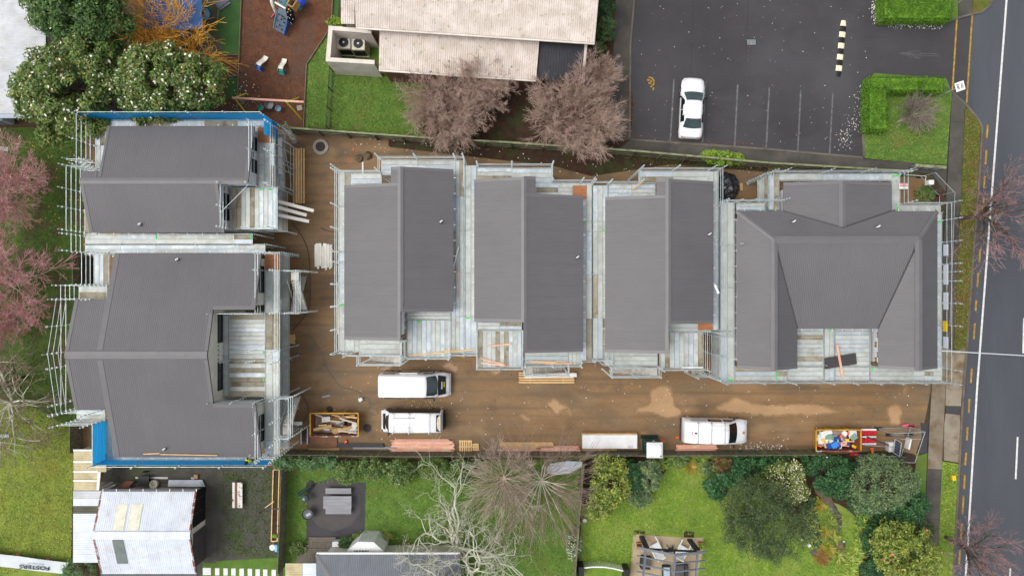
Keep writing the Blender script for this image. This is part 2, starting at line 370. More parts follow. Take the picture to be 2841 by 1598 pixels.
# kerbs: separate stones, each about 1.2 m long
def kerb(name, pts, w=.16, h=.13, L=1.25):
    root = struct(name, MB().bar(pts[0] + Vector((0, 0, -.03)), pts[1] + Vector((0, 0, -.03)), w * .8, .06), m_kerb)
    for a, b in zip(pts[:-1], pts[1:]):
        a, b = Vector(a), Vector(b); n = max(1, round((b - a).length / L)); d = (b - a) / n
        for i in range(n):
            p, q = a + d * i, a + d * (i + 1); e = d.normalized() * .008
            MB().bar(p + e + Vector((0, 0, h / 2 - .02)), q - e + Vector((0, 0, h / 2 - .02)), w, h + .04).build('kerb_stone', m_kerb, root)
def off(pts): return [Vector((p.x, p.y, 0)) for p in pts]
kerb('kerb', off(P((3, 0, 1680, -60), (3, 0, 1690, 0), (3, 0, 1662, 52), (3, 0, 1603, 98), (3, 0, 1540, 110), (3, 0, 1430, 140), (3, 0, 1360, 165))))
kerb('kerb', off(P((3, 0, 1345, 665), (3, 0, 1392, 702), (3, 0, 1500, 805), (3, 0, 1583, 903), (3, 0, 1611, 962), (3, 0, 1582, 1449), (3, 1, 1540, 510), (3, 1, 1500, 1100), (3, 2, 1472, 0), (3, 2, 1440, 585), (3, 2, 1392, 1449), (3, 2, 1385, 1600))))
kerb('kerb', off(P((3, 0, 722, 660), (3, 0, 714, 1000), (3, 0, 720, 1195))))
kerb('kerb', off(P((2, 0, 895, 1056), (2, 0, 1200, 1078), (2, 0, 1930, 1128), (3, 0, 720, 1193))))
kerb('kerb', off(P((2, 0, 922, 0), (2, 0, 893, 340), (2, 0, 887, 1050))), h=.1)
# painted markings (parts of the road and of the car park)
def line(parent, name, p, q, w, m, z):
    p, q = Vector((p.x, p.y, z)), Vector((q.x, q.y, z)); d = (q - p).normalized(); a = Vector((-d.y, d.x, 0)) * w / 2
    o = MB().poly([p - a, q - a, q + a, p + a]).build(name, m, parent)
    if o.data.polygons[0].normal.z < 0: o.data.flip_normals()
    return o
line(road, 'edge_line', T(3, 0, 1812, -150), T(3, 1, 1580, 1449), .15, m_paint, .014)
line(road, 'edge_line', T(3, 1, 1580, 1449), T(3, 2, 1483, 1600), .15, m_paint, .014)
ydash = [(0, 1659, 940, 1650, 1045), (0, 1649, 1135, 1641, 1240), (0, 1636, 1330, 1630, 1420), (1, 1628, 40, 1620, 150), (1, 1603, 430, 1595, 530), (1, 1588, 605, 1580, 715), (1, 1572, 815, 1567, 895), (1, 1562, 990, 1553, 1110), (1, 1538, 1330, 1531, 1440), (2, 1520, 112, 1515, 220), (2, 1507, 325, 1501, 425), (2, 1496, 517, 1489, 612), (2, 1486, 685, 1480, 790), (2, 1476, 840, 1468, 980), (2, 1463, 1050, 1456, 1170), (2, 1449, 1250, 1443, 1355)]
for r, x0, y0, x1, y1 in ydash:
    line(road, 'yellow_dash', T(3, r, x0, y0), T(3, r, x1, y1), .14, m_yell, .014)
line(road, 'centre_dash', T(3, 2, 1884, 398), T(3, 2, 1869, 716), .14, m_paint, .014)
line(road, 'centre_dash', T(3, 2, 1829, 1388), T(3, 2, 1822, 1500), .14, m_paint, .014)
line(road, 'centre_dash', T(3, 1, 1932, 950), T(3, 1, 1926, 1215), .14, m_paint, .014)
line(carpark, 'yellow_line', T(3, 0, 1426, 150), T(3, 0, 1391, 696), .13, m_yell, .0155)
line(carpark, 'yellow_line', T(3, 0, 1542, 110), T(3, 0, 1499, 778), .13, m_yell, .0155)
for a, b, c, d in [((2, 1223, 600), (2, 1195, 1065), 0, 0), ((2, 1462, 618), (2, 1438, 1078), 0, 0), ((2, 1703, 640), (2, 1680, 1105), 0, 0), ((3, 12, 660), (3, -12, 1120), 0, 0), ((3, 249, 680), (3, 226, 1146), 0, 0), ((3, 491, 697), (3, 466, 1162), 0, 0)]:
    line(carpark, 'bay_line', T(a[0], 0, a[1], a[2]), T(b[0], 0, b[1], b[2]), .12, m_paintw, .010)
for p, q in [((990, 405), (1148, 383)), ((990, 405), (1148, 445)), ((1148, 383), (1148, 447)), ((1010, 403), (1148, 405)), ((1000, 408), (1148, 420)), ((1040, 400), (1144, 440)), ((1148, 405), (1290, 410)), ((1148, 420), (1300, 426))]:
    line(carpark, 'scratched_arrow', T(3, 0, *p), T(3, 0, *q), .024, m_paintw, .010)
for p, q in [((1368, 0), (1352, 560)), ((1782, 0), (1765, 470))]:
    line(carpark, 'asphalt_seam', T(2, 0, *p), T(2, 0, *q), .03, m_tar, .0105)
for y in (640, 1010):
    line(fp, 'path_joint', T(3, 2, 1200 - (y - 640) * .06, y), T(3, 2, 1308 - (y - 640) * .06, y + 5), .03, m_tar, .1095)
line(fp, 'path_joint', T(3, 0, 1378, 922), T(3, 0, 1478, 928), .03, m_tar, .1095)
line(fp, 'path_joint', T(3, 0, 1350, 1308), T(3, 0, 1458, 1312), .03, m_tar, .1095)
# disabled-bay symbol, strokes of yellow paint
wheel = [T(2, 0, 1040 + 40 * math.cos(a) * .8, 622 + 36 * math.sin(a)) for a in [math.radians(t) for t in range(-110, 70, 15)]]
for p, q in zip(wheel[:-1], wheel[1:]): line(carpark, 'wheelchair_symbol', p, q, .11, m_yell, .010)
for p, q in [((1020, 606), (1046, 606)), ((1044, 606), (1060, 632)), ((1030, 628), (1062, 630)), ((1060, 632), (1066, 660)), ((1045, 655), (1070, 656)), ((1068, 656), (1066, 684))]:
    line(carpark, 'wheelchair_symbol', T(2, 0, *p), T(2, 0, *q), .12, m_yell, .011)
# puddles
def puddle(pts, jit=.03):
    """water sheet on a grid; its depth falls to nothing at the margin, where the mud shows through"""
    o = np.array(smooth_poly(pts, 7, jit)); g = .12; x0, y0 = o.min(0) - .4; x1, y1 = o.max(0) + .4
    nx, ny = int((x1 - x0) / g) + 1, int((y1 - y0) / g) + 1
    X, Y = np.meshgrid(x0 + g * np.arange(nx), y0 + g * np.arange(ny)); q = np.stack([X.ravel(), Y.ravel()], 1)
    a, b = o, np.roll(o, -1, 0); dist = np.full(len(q), 9.0); ins = np.zeros(len(q), bool)
    for p, r in zip(a, b):
        d = r - p; t = np.clip(((q - p) @ d) / (d @ d + 1e-9), 0, 1); dist = np.minimum(dist, np.linalg.norm(q - p - t[:, None] * d, axis=1))
        ins ^= ((p[1] > q[:, 1]) != (r[1] > q[:, 1])) & (q[:, 0] < d[0] * (q[:, 1] - p[1]) / (d[1] + 1e-12) + p[0])
    dep = np.clip(np.where(ins, dist, -dist) / .5 + .3, 0, 1); k = np.arange(nx * ny).reshape(ny, nx)
    f = np.stack([k[:-1, :-1], k[:-1, 1:], k[1:, 1:], k[1:, :-1]], -1).reshape(-1, 4); f = f[dep[f].max(1) > 0]
    u, inv = np.unique(f, return_inverse=True)
    ob = npmesh('puddle', np.concatenate([q[u], np.full((len(u), 1), .010)], 1), inv.reshape(-1, 4), m_water, kind='structure')
    ob.data.attributes.new('depth', 'FLOAT', 'POINT').data.foreach_set('value', dep[u].astype(np.float32))
nt = m_water.node_tree; bs = [x for x in nt.nodes if x.type == 'BSDF_PRINCIPLED'][0]; ou = [x for x in nt.nodes if x.type == 'OUTPUT_MATERIAL'][0]
an = nt.nodes.new('ShaderNodeAttribute'); an.attribute_name = 'depth'; ge = nt.nodes.new('ShaderNodeNewGeometry'); no = nt.nodes.new('ShaderNodeTexNoise'); no.inputs['Scale'].default_value = 1.6; no.inputs['Detail'].default_value = 6
nt.links.new(ge.outputs['Position'], no.inputs['Vector']); ad = nt.nodes.new('ShaderNodeMath'); ad.operation = 'ADD'; nt.links.new(an.outputs['Fac'], ad.inputs[0]); nt.links.new(no.outputs['Fac'], ad.inputs[1])
mr = nt.nodes.new('ShaderNodeMapRange'); mr.inputs['From Min'].default_value = .6; mr.inputs['From Max'].default_value = 1.3; nt.links.new(ad.outputs[0], mr.inputs['Value'])
tr = nt.nodes.new('ShaderNodeBsdfTransparent'); ms = nt.nodes.new('ShaderNodeMixShader'); nt.links.new(mr.outputs[0], ms.inputs[0]); nt.links.new(tr.outputs[0], ms.inputs[1]); nt.links.new(bs.outputs[0], ms.inputs[2]); nt.links.new(ms.outputs[0], ou.inputs[0])
puddle(P((2, 2, 1035, 60), (2, 2, 1100, 8), (2, 2, 1180, 12), (2, 2, 1222, 90), (2, 2, 1240, 150), (2, 2, 1288, 205), (2, 2, 1270, 245), (2, 2, 1170, 262), (2, 2, 1090, 240), (2, 2, 1000, 225), (2, 2, 930, 215), (2, 2, 950, 170), (2, 2, 1030, 140)))
puddle(P((2, 2, 1530, 190), (2, 2, 1590, 140), (2, 2, 1700, 95), (2, 2, 1830, 135), (3, 2, 100, 150), (3, 2, 280, 140), (3, 2, 380, 140), (3, 2, 480, 180), (3, 2, 590, 205), (3, 2, 500, 225), (3, 2, 370, 248), (3, 2, 150, 238), (3, 2, 30, 250), (2, 2, 1750, 235), (2, 2, 1600, 215)))
puddle(P((3, 2, 895, 190), (3, 2, 930, 148), (3, 2, 990, 150), (3, 2, 1028, 215), (3, 2, 1010, 260), (3, 2, 1000, 305), (3, 2, 930, 310), (3, 2, 905, 270)))
puddle(P((1, 1, 1400, 1310), (1, 1, 1460, 1270), (1, 1, 1520, 1300), (1, 1, 1532, 1340), (1, 1, 1500, 1375), (1, 1, 1440, 1345)))
puddle(P((1, 1, 1755, 1345), (1, 1, 1800, 1335), (1, 1, 1850, 1355), (1, 1, 1800, 1388)))
puddle(P((2, 2, 250, 165), (2, 2, 300, 105), (2, 2, 370, 130), (2, 2, 440, 190), (2, 2, 440, 245), (2, 2, 390, 200), (2, 2, 330, 240), (2, 2, 290, 190)), .05)
puddle(P((2, 2, 50, 225), (2, 2, 110, 230), (2, 2, 155, 280), (2, 2, 130, 305), (2, 2, 95, 280)), .05)
puddle(P((3, 2, 1018, 30), (3, 2, 1050, 12), (3, 2, 1056, 40), (3, 2, 1035, 80), (3, 2, 1018, 70)))
puddle(P((1, 1, 945, 1320), (1, 1, 1000, 1312), (1, 1, 1030, 1325), (1, 1, 970, 1345)))
# ------------------------------------------------------------------ new houses with long-run steel roofs
m_roof = mat('grey_roof_steel', C(105, 103, 104), C(101, 99, 100), sc=.35, rough=.5, spec=.3, rand=.016, metal=.1, world_co=True, c3=C(108, 106, 106), sc3=.2, lo3=.45, hi3=.75)
m_ridge = mat('grey_ridge_flashing', C(111, 109, 110), C(106, 104, 105), sc=1, rough=.45, metal=.1)
m_fascia = mat('charcoal_fascia', C(70, 67, 68), rough=.5)
m_gutter = mat('gutter_bracket', C(230, 230, 230), rough=.5)
m_board = mat('cream_weatherboard', C(214, 210, 196), C(198, 194, 180), sc=1.5, rough=.7, rand=.04)
m_wrap = mat('white_building_wrap', C(222, 222, 226), C(206, 206, 212), sc=1.2, rough=.6)
m_black = mat('black_print', C(24, 23, 22), rough=.6)
m_yprint = mat('yellow_print', C(226, 190, 30), rough=.6)
m_glass = mat('window_glass', C(22, 24, 26), rough=.06, spec=.5)
m_frame = mat('black_window_frame', C(34, 34, 36), rough=.5)
m_pipe = mat('white_vent_pipe', C(232, 232, 230), rough=.5)
m_lead = mat('dark_flashing_boot', C(80, 80, 84), rough=.5)

def roof_plane(roof, polys, udir, pitch=.127, amp=.009, sheet_w=.76, m=None, name='roof_sheet'):
    """long-run ribbed sheets laid down the slope, clipped to convex polygons"""
    u = Vector(udir).normalized()
    pts = [Vector(p) for pl in polys for p in pl]
    pl = [Vector(p) for p in polys[0]]
    n = (pl[1] - pl[0]).cross(pl[2] - pl[0]).normalized()
    if n.z < 0: n = -n
    v = n.cross(u)
    o = pl[0]
    offp = ORG.get(roof.name, Vector((0, 0, 0)))
    us = [(p - o).dot(u) for p in pts]; vs = [(p - o).dot(v) for p in pts]
    u0, u1, v0, v1 = min(us), max(us), min(vs) - .01, max(vs) + .01
    k0 = math.floor(u0 / sheet_w)
    prof = ((0, 0), (.42, 0), (.55, 1), (.87, 1))
    nr = round(sheet_w / pitch)
    for poly in polys:
        poly = [Vector(p) for p in poly]; m_ = len(poly); cen = sum(poly, Vector()) / m_
        pu = [(p - o).dot(u) for p in poly]
        for k in range(k0, math.ceil(u1 / sheet_w)):
            a, b = k * sheet_w, (k + 1) * sheet_w
            if b < min(pu) + .02 or a > max(pu) - .02: continue
            bm = bmesh.new(); row = []
            for r in range(nr):
                for t, h in prof:
                    row.append((a + .002 + (r + t) / nr * (sheet_w - .004), h * amp))
            row.append((b - .002, .003))
            A = [bm.verts.new(o + u * x + v * v0 + n * h) for x, h in row]
            B = [bm.verts.new(o + u * x + v * v1 + n * h) for x, h in row]
            for i in range(len(row) - 1): bm.faces.new((A[i], A[i + 1], B[i + 1], B[i]))
            for i in range(m_):
                p, q = poly[i], poly[(i + 1) % m_]
                e = (q - p); no = e.cross(n).normalized()
                if no.dot(cen - p) > 0: no = -no
                bmesh.ops.bisect_plane(bm, geom=bm.verts[:] + bm.edges[:] + bm.faces[:], plane_co=p, plane_no=no, clear_outer=True)
                if not bm.faces: break
            if bm.faces:
                for vv in bm.verts: vv.co -= offp
                me = bpy.data.meshes.new(name); bm.to_mesh(me)
                link(name, me, m or m_roof, roof)
            bm.free()

def roof_base(root, polys, th=.14):
    """solid roof body with fascia below the sheets"""
    mb = MB()
    for p in polys: mb.solid([Vector(q) - Vector((0, 0, .025)) for q in p], th)
    return mb.build('roof', m_fascia, root)
def cap(roof, p, q, w=.42, name='ridge_cap', lift=.035, drop=.05):
    """folded ridge or hip flashing"""
    p, q = Vector(p), Vector(q); d = (q - p).normalized(); a = d.cross(Vector((0, 0, 1))).normalized() * w / 2
    up = Vector((0, 0, lift)); mb = MB()
    for s in (1, -1):
        mb.add([p + up, q + up, q + up + a * s - Vector((0, 0, drop)), p + up + a * s - Vector((0, 0, drop))], [(0, 1, 2, 3)])
        mb.add([p + up + a * s - Vector((0, 0, drop)), q + up + a * s - Vector((0, 0, drop)), q + up + a * s - Vector((0, 0, drop + .02)), p + up + a * s - Vector((0, 0, drop + .02))], [(0, 1, 2, 3)])
    return mb.build(name, m_ridge, roof)
def vent_pipe(root, p):
    mb = MB().lathe(p, [(.14, 0), (.1, .07), (.05, .1)], 10); o = mb.build('vent_boot', m_lead, root)
    MB().tube(p, p + Vector((0, 0, .34)), .045, 8).tube(p + Vector((0, 0, .34)), p + Vector((.14, .1, .3)), .045, 8).build('vent_pipe', m_pipe, o)
def brackets(roof, p, q, out, step=1.0):
    """pale gutter brackets poking out along an eave"""
    p, q = Vector(p), Vector(q); n = int((q - p).length / step); o = Vector(out).normalized()
    for i in range(n):
        a = p + (q - p) * (i + .5) / n
        MB().bar(a + Vector((0, 0, -.06)), a + o * .16 + Vector((0, 0, -.06)), .03, .012).build('gutter_bracket', m_gutter, roof)
def wallbox(root, poly, z1, m, name='wall', z0=0.0):
    return MB().prism([(p[0], p[1]) for p in poly], z0, z1).build(name, m, root)
def window(root, c, w, h, n, mull=1):
    """window on a wall: c centre, n outward normal (unit, horizontal)"""
    c, n = Vector(c), Vector(n); t = Vector((-n.y, n.x, 0))
    mb = MB()
    for s in (-1, 1):
        mb.bar(c + t * s * (w / 2 - .03) - Vector((0, 0, h / 2)) + n * .02, c + t * s * (w / 2 - .03) + Vector((0, 0, h / 2)) + n * .02, .06, .08, up=n)
        mb.bar(c - t * (w / 2 - .06) + Vector((0, 0, s * (h / 2 - .03))) + n * .02, c + t * (w / 2 - .06) + Vector((0, 0, s * (h / 2 - .03))) + n * .02, .08, .06)
    for i in range(1, mull + 1):
        a = t * (w * (i / (mull + 1) - .5)); mb.bar(c + a - Vector((0, 0, h / 2 - .06)) + n * .02, c + a + Vector((0, 0, h / 2 - .06)) + n * .02, .05, .06, up=n)
    o = mb.build('window', m_frame, root)
    p = c + n * .008; a = t * (w / 2 - .02); b = Vector((0, 0, h / 2 - .02))
    MB().poly([p - a - b, p + a - b, p + a + b, p - a + b]).build('pane', m_glass, o)
def wrap_print(wall, c, n, w=.28, h=.42):
    """black badge with yellow lettering bars on the building wrap"""
    c, n = Vector(c), Vector(n); t = Vector((-n.y, n.x, 0)); z = Vector((0, 0, 1))
    q = lambda cc, a, b: [cc - t * a - z * b, cc + t * a - z * b, cc + t * a + z * b, cc - t * a + z * b]
    o = MB().poly(q(c + n * .006, w / 2, h / 2)).build('wrap_badge', m_black, wall)
    mb = MB()
    for i in range(4): mb.poly(q(c + n * .010 + z * (i - 1.5) * h * .22, w * .3, h * .07))
    mb.build('wrap_lettering', m_yprint, o)
def cladding(root, x, y0, y1, z0, ztop, n, m, step=.18):
    """weatherboards on a wall facing +-x; ztop(y) gives the upper end"""
    k = 0; z = z0
    zm = max(ztop(y0), ztop(y1), ztop((y0 + y1) / 2))
    while z < zm:
        ys = [y for y in np.linspace(y0, y1, 60) if ztop(y) > z + step]
        if len(ys) > 1:
            MB().add([Vector((x + n * .012, ys[0], z)), Vector((x + n * .012, ys[-1], z)), Vector((x + n * .002, ys[-1], z + step)), Vector((x + n * .002, ys[0], z + step)),
                      Vector((x - n * .01, ys[0], z)), Vector((x - n * .01, ys[-1], z))], [(0, 1, 2, 3), (4, 5, 1, 0)]).build('weatherboard', m, root)
        z += step
ZE = 5.4

# ---- three similar houses in the middle: ridge runs up the picture
def mid_house(label, xl, xr, xe, zr, L, R, piece, vents):
    """xl left eave, xr ridge, xe right eave, L/R = (y0,y1), piece = (x0,x1,y0,y1) strip by the ridge"""
    def z(x): return ZE + (zr - ZE) * ((x - xl) / (xr - xl) if x < xr else (xe - x) / (xe - xr))
    cx, cy = xr, (min(L[0], R[0]) + max(L[1], R[1])) / 2
    root = thing('town_house', label, 'house', (cx, cy, 0), 'new houses under scaffold')
    q = lambda x0, x1, y0, y1: [(x0, y0, z(x0)), (x1, y0, z(x1)), (x1, y1, z(x1)), (x0, y1, z(x0))]
    LP = [q(xl, xr, *L)]; RP = [q(xr, xe, *R)]
    if piece[0] < xr: LP.append(q(piece[0], xr, piece[2], piece[3]))
    else: RP.append(q(xr, piece[1], piece[2], piece[3]))
    wb = []
    for (x0, x1, (y0, y1)) in ((xl + .35, xr, L), (xr, xe - .35, R)):
        mb = MB(); mb.loft([[(x0, y, 0), (x1, y, 0), (x1, y, z(x1) - .2), (x0, y, z(x0) - .2)] for y in (y0 + .35, y1 - .35)])
        wb.append(mb.build('wall', m_wrap, root))
    roof = roof_base(root, LP + RP)
    roof_plane(roof, LP, (0, 1, 0)); roof_plane(roof, RP, (0, 1, 0))
    y0, y1 = max(L[0], R[0]), max(L[1], R[1]); yl = min(L[0], R[0])
    cap(roof, (xr, y0, zr), (xr, y1, zr), .4)
    # exposed ridge edge over the step, and barge flashings at the ends
    e = xr - .22 if L[0] < R[0] else xr + .22
    MB().solid([(xr, yl, zr + .03), (xr, y0, zr + .03), (e, y0, z(e) + .03), (e, yl, z(e) + .03)], .06).build('barge_flashing', m_ridge, roof)
    for (x0, x1, y, d) in ((xl, xr, L[0], 1), (xr, xe, R[0], 1), (xl, xr, L[1], -1), (xr, xe, R[1], -1)):
        MB().solid([(x0, y - d * .02, z(x0) + .028), (x1, y - d * .02, z(x1) + .028), (x1, y + d * .2, z(x1) + .028), (x0, y + d * .2, z(x0) + .028)], .06).build('barge_flashing', m_ridge, roof)
    x0, x1, y0, y1 = piece
    MB().solid([(x0, y1 - .2, z(x0) + .03), (x1, y1 - .2, z(x1) + .03), (x1, y1 + .02, z(x1) + .03), (x0, y1 + .02, z(x0) + .03)], .06).build('barge_flashing', m_ridge, roof)
    brackets(roof, (xl, L[0], ZE), (xl, L[1], ZE), (-1, 0, 0)); brackets(roof, (xe, R[0], ZE), (xe, R[1], ZE), (1, 0, 0))
    for vx, vy in vents: vent_pipe(root, Vector((vx, vy, z(vx))))
    # wrap badges on the return wall under the step
    n = 1 if L[0] < R[0] else -1
    xw = xr
    wall = wb[0] if n == 1 else wb[1]
    for i in range(3):
        yy = (min(L[0], R[0]) + .5) + i * .55
        wrap_print(wall, (xw, yy, 4.6), (n, 0, 0), .3, .4)
    return root, z
h3, z3 = mid_house('grey roofed new house at left of the three alike, beside the mud yard', -11.72, -7.6, -4.09, 6.6, (-3.58, 7.15), (-1.61, 8.25), (-8.29, -7.6, 7.15, 8.25), [(-4.95, 4.55)])
h4, z4 = mid_house('grey roofed new house in the middle of the three alike', -2.64, .82, 4.97, 6.6, (-2.33, 7.55), (-4.42, 6.42), (.82, 1.62, 6.42, 7.6), [(4.5, 2.1)])
h5, z5 = mid_house('grey roofed new house at right of the three alike', 6.51, 10.66, 14.06, 6.6, (-4.46, 6.32), (-2.44, 7.41), (9.89, 10.66, 6.32, 7.45), [(13.65, 3.7)])

# ---- upper left house: ridge runs across the picture
def z_of(e0, r, e1, zr):
    return lambda y: ZE + (zr - ZE) * ((e0 - y) / (e0 - r) if y > r else (y - e1) / (r - e1))
ZR1 = 6.6
zh1 = z_of(11.30, 7.30, 3.85, ZR1)
h1 = thing('town_house', 'new grey roofed house at the upper left, behind blue netting and flowering trees', 'house', (-24, 7.4, 0), 'new houses under scaffold')
q1 = lambda x0, x1, y0, y1, z: [(x0, y0, z(y0)), (x1, y0, z(y0)), (x1, y1, z(y1)), (x0, y1, z(y1))]
N1 = [q1(-28.2, -18.0, 11.30, 7.30, zh1), q1(-29.47, -28.2, 8.0, 7.30, zh1)]
S1 = [q1(-29.47, -20.1, 7.30, 3.85, zh1)]
def gable_wall(root, xs, ys, z, m, inset=.3):
    y0, y1 = ys; mid = [y for y in (7.30, -4.48) if y1 < y < y0]
    yy = [y0] + mid + [y1]
    mb = MB(); mb.loft([[(x, y0, 0)] + [(x, y, z(y) - .2) for y in yy] + [(x, y1, 0)] for x in xs])
    return mb.build('wall', m, root)
w1 = gable_wall(h1, (-28.0, -18.25), (11.0, 7.31), zh1, m_wrap)
w1b = gable_wall(h1, (-29.2, -20.35), (7.29, 4.15), zh1, m_wrap)
roof1 = roof_base(h1, N1 + S1)
roof_plane(roof1, N1, (1, 0, 0)); roof_plane(roof1, S1, (1, 0, 0))
cap(roof1, (-29.5, 7.30, ZR1), (-18.0, 7.30, ZR1), .42)
def rake(roof, x, y0, y1, z, d, w=.22):
    MB().solid([(x - d * .02, y0, z(y0) + .028), (x - d * .02, y1, z(y1) + .028), (x + d * w, y1, z(y1) + .028), (x + d * w, y0, z(y0) + .028)], .06).build('barge_flashing', m_ridge, roof)
rake(roof1, -18.0, 11.3, 7.32, zh1, -1, .3); rake(roof1, -28.2, 11.3, 7.6, zh1, 1, .15); rake(roof1, -29.47, 7.28, 3.85, zh1, 1); rake(roof1, -20.1, 7.28, 3.85, zh1, -1); rake(roof1, -28.4, 8.0, 7.55, zh1, -1, .15)
brackets(roof1, (-28.2, 11.3, ZE), (-18, 11.3, ZE), (0, 1, 0)); brackets(roof1, (-29.4, 3.85, ZE), (-20.1, 3.85, ZE), (0, -1, 0))
p = T(0, 1, 1050, 245, 5.8); vent_pipe(h1, Vector((p.x, p.y, zh1(p.y))))
for yy in (10.2, 8.6): window(h1, (-18.25, yy, 4.75), .95, .9, (1, 0, 0), 0)
window(h1, (-20.35, 5.75, 4.5), 1.9, 1.0, (1, 0, 0), 1)
for yy in (10.9, 9.4): wrap_print(w1, (-18.25, yy, 4.9), (1, 0, 0), .3, .3)
for yy in (7.0, 4.4): wrap_print(w1b, (-20.35, yy, 4.85), (1, 0, 0), .3, .3)

# ---- lower left house, the largest gable
ZR2 = 7.6
zh2 = z_of(2.44, -4.48, -11.81, ZR2)
h2 = thing('town_house', 'large new house with wide grey gable roof, lower left above blue netting', 'house', (-23.5, -4.5, 0), 'new houses under scaffold')
N2 = [q1(-27.72, -17.51, 2.44, -1.45, zh2), q1(-27.72, -20.37, -1.45, -4.48, zh2), q1(-29.87, -27.72, -.74, -4.48, zh2)]
S2 = [q1(-27.72, -20.37, -4.48, -7.9, zh2), q1(-27.72, -17.51, -7.9, -11.81, zh2), q1(-29.87, -27.72, -4.48, -8.33, zh2)]
w2 = gable_wall(h2, (-27.5, -20.62), (2.1, -11.5), zh2, m_board)
w2b = gable_wall(h2, (-20.6, -17.78), (2.1, -1.2), zh2, m_board)
w2c = gable_wall(h2, (-20.6, -17.78), (-8.15, -11.5), zh2, m_board)
w2d = gable_wall(h2, (-29.6, -27.52), (-1.0, -8.05), zh2, m_board)
roof2 = roof_base(h2, N2 + S2)
roof_plane(roof2, N2, (1, 0, 0)); roof_plane(roof2, S2, (1, 0, 0))
cap(roof2, (-29.87, -4.48, ZR2), (-20.35, -4.48, ZR2), .5)
rake(roof2, -29.87, -.74, -4.2, zh2, 1); rake(roof2, -29.87, -4.8, -8.33, zh2, 1)
rake(roof2, -27.72, 2.44, -4.15, zh2, 1, .34); rake(roof2, -27.72, -4.8, -11.81, zh2, 1, .34)
rake(roof2, -17.51, 2.44, -1.45, zh2, -1, .3); rake(roof2, -17.51, -7.9, -11.81, zh2, -1, .3)
rake(roof2, -20.37, -1.7, -4.2, zh2, -1); rake(roof2, -20.37, -4.8, -7.7, zh2, -1)
for y, d in ((-1.45, 1), (-7.9, -1)):
    MB().solid([(-20.37, y - d * .02, zh2(y) + .03), (-17.51, y - d * .02, zh2(y) + .03), (-17.51, y + d * .25, zh2(y + d * .25) + .03), (-20.37, y + d * .25, zh2(y + d * .25) + .03)], .06).build('barge_flashing', m_ridge, roof2)
brackets(roof2, (-27.7, 2.44, ZE), (-17.6, 2.44, ZE), (0, 1, 0)); brackets(roof2, (-27.7, -11.81, ZE), (-17.6, -11.81, ZE), (0, -1, 0))
for a in ((0, 1, 1335, 512), (0, 2, 1240, 490)):
    p = T(*a, 5.7); vent_pipe(h2, Vector((p.x, p.y, zh2(p.y))))
zc = lambda y: zh2(y) - .2
cladding(w2, -20.60, -1.5, -7.85, 4.2, zc, 1, m_board)
cladding(w2b, -17.76, 2.05, -1.2, 4.0, zc, 1, m_board); cladding(w2c, -17.76, -8.2, -11.4, 4.0, zc, 1, m_board)
window(h2, (-20.59, -2.85, 4.95), 2.0, .8, (1, 0, 0), 1); window(h2, (-20.59, -6.2, 4.95), 2.0, .8, (1, 0, 0), 2)
window(h2, (-17.75, .6, 4.75), 1.9, 1.0, (1, 0, 0), 1); window(h2, (-17.75, -9.9, 4.75), 1.9, 1.0, (1, 0, 0), 2)
for y in (-4.05, -4.35, -4.7, -5.0): MB().box((-20.575, y, 5.25), (.03, .1, .12)).build('wall_bracket', m_lead, h2)

# ---- right house with hips, valleys and two wings
ZR6 = 6.75
h6 = thing('town_house', 'wide new house with hipped grey roof and two wings beside the road', 'house', (22.7, 0, 0), 'new houses under scaffold')
A, B, Cc, D = 15.72, 17.83, 19.93, 22.72
E_, Fx, G = 25.57, 27.65, 29.72
e, r = ZE, ZR6
PL = {
 'n': ([(A, 5.36, e), (G, 5.36, e), (Fx, 3.28, r), (B, 3.28, r)], (1, 0, 0)),
 'wo': ([(A, 5.36, e), (B, 3.28, r), (B, -5.59, r), (A, -5.59, e)], (0, 1, 0)),
 'wi': ([(B, 3.28, r), (Cc, -2.845, e), (Cc, -5.59, e), (B, -5.59, r)], (0, 1, 0)),
 'c': ([(B, 3.28, r), (Fx, 3.28, r), (E_, -2.845, e), (Cc, -2.845, e)], (1, 0, 0)),
 'ei': ([(Fx, 3.28, r), (Fx, -5.59, r), (E_, -5.59, e), (E_, -2.845, e)], (0, 1, 0)),
 'eo': ([(G, 5.36, e), (G, -5.59, e), (Fx, -5.59, r), (Fx, 3.28, r)], (0, 1, 0)),
 'gl': ([(18.95, 7.33, e), (D, 7.33, 6.2), (D, 4.13, 6.2), (18.95, 5.36, e)], (0, 1, 0)),
 'gr': ([(26.5, 7.33, e), (26.5, 5.36, e), (D, 4.13, 6.2), (D, 7.33, 6.2)], (0, 1, 0)),
}
wl = []
for (x0, xm, x1, y0, y1, zr_) in ((A + .35, B, Cc - .25, -5.25, 3.0, r), (E_ + .25, Fx, G - .35, -5.25, 3.0, r), (19.3, D, 26.15, 3.0, 7.0, 6.2)):
    mb = MB(); mb.loft([[(x0, y, 0), (x1, y, 0), (x1, y, e - .1), (xm, y, zr_ - .25), (x0, y, e - .1)] for y in (y0, y1)])
    wl.append(mb.build('wall', m_wrap, h6))
MB().prism([(A + .36, 5.0), (G - .36, 5.0), (G - .36, 2.9), (A + .36, 2.9)], 0, e - .12).build('wall', m_wrap, h6)
MB().prism([(Cc - .3, 2.95), (E_ + .3, 2.95), (E_ + .3, -2.5), (Cc - .3, -2.5)], 0, e - .14).build('wall', m_wrap, h6)
roof6 = roof_base(h6, [v[0] for v in PL.values()])
for k, (pl, ud) in PL.items(): roof_plane(roof6, [pl], ud)
cap(roof6, (B, 3.28, r), (Fx, 3.28, r), .5); cap(roof6, (B, 3.28, r), (B, -5.59, r), .46); cap(roof6, (Fx, 3.28, r), (Fx, -5.59, r), .5)
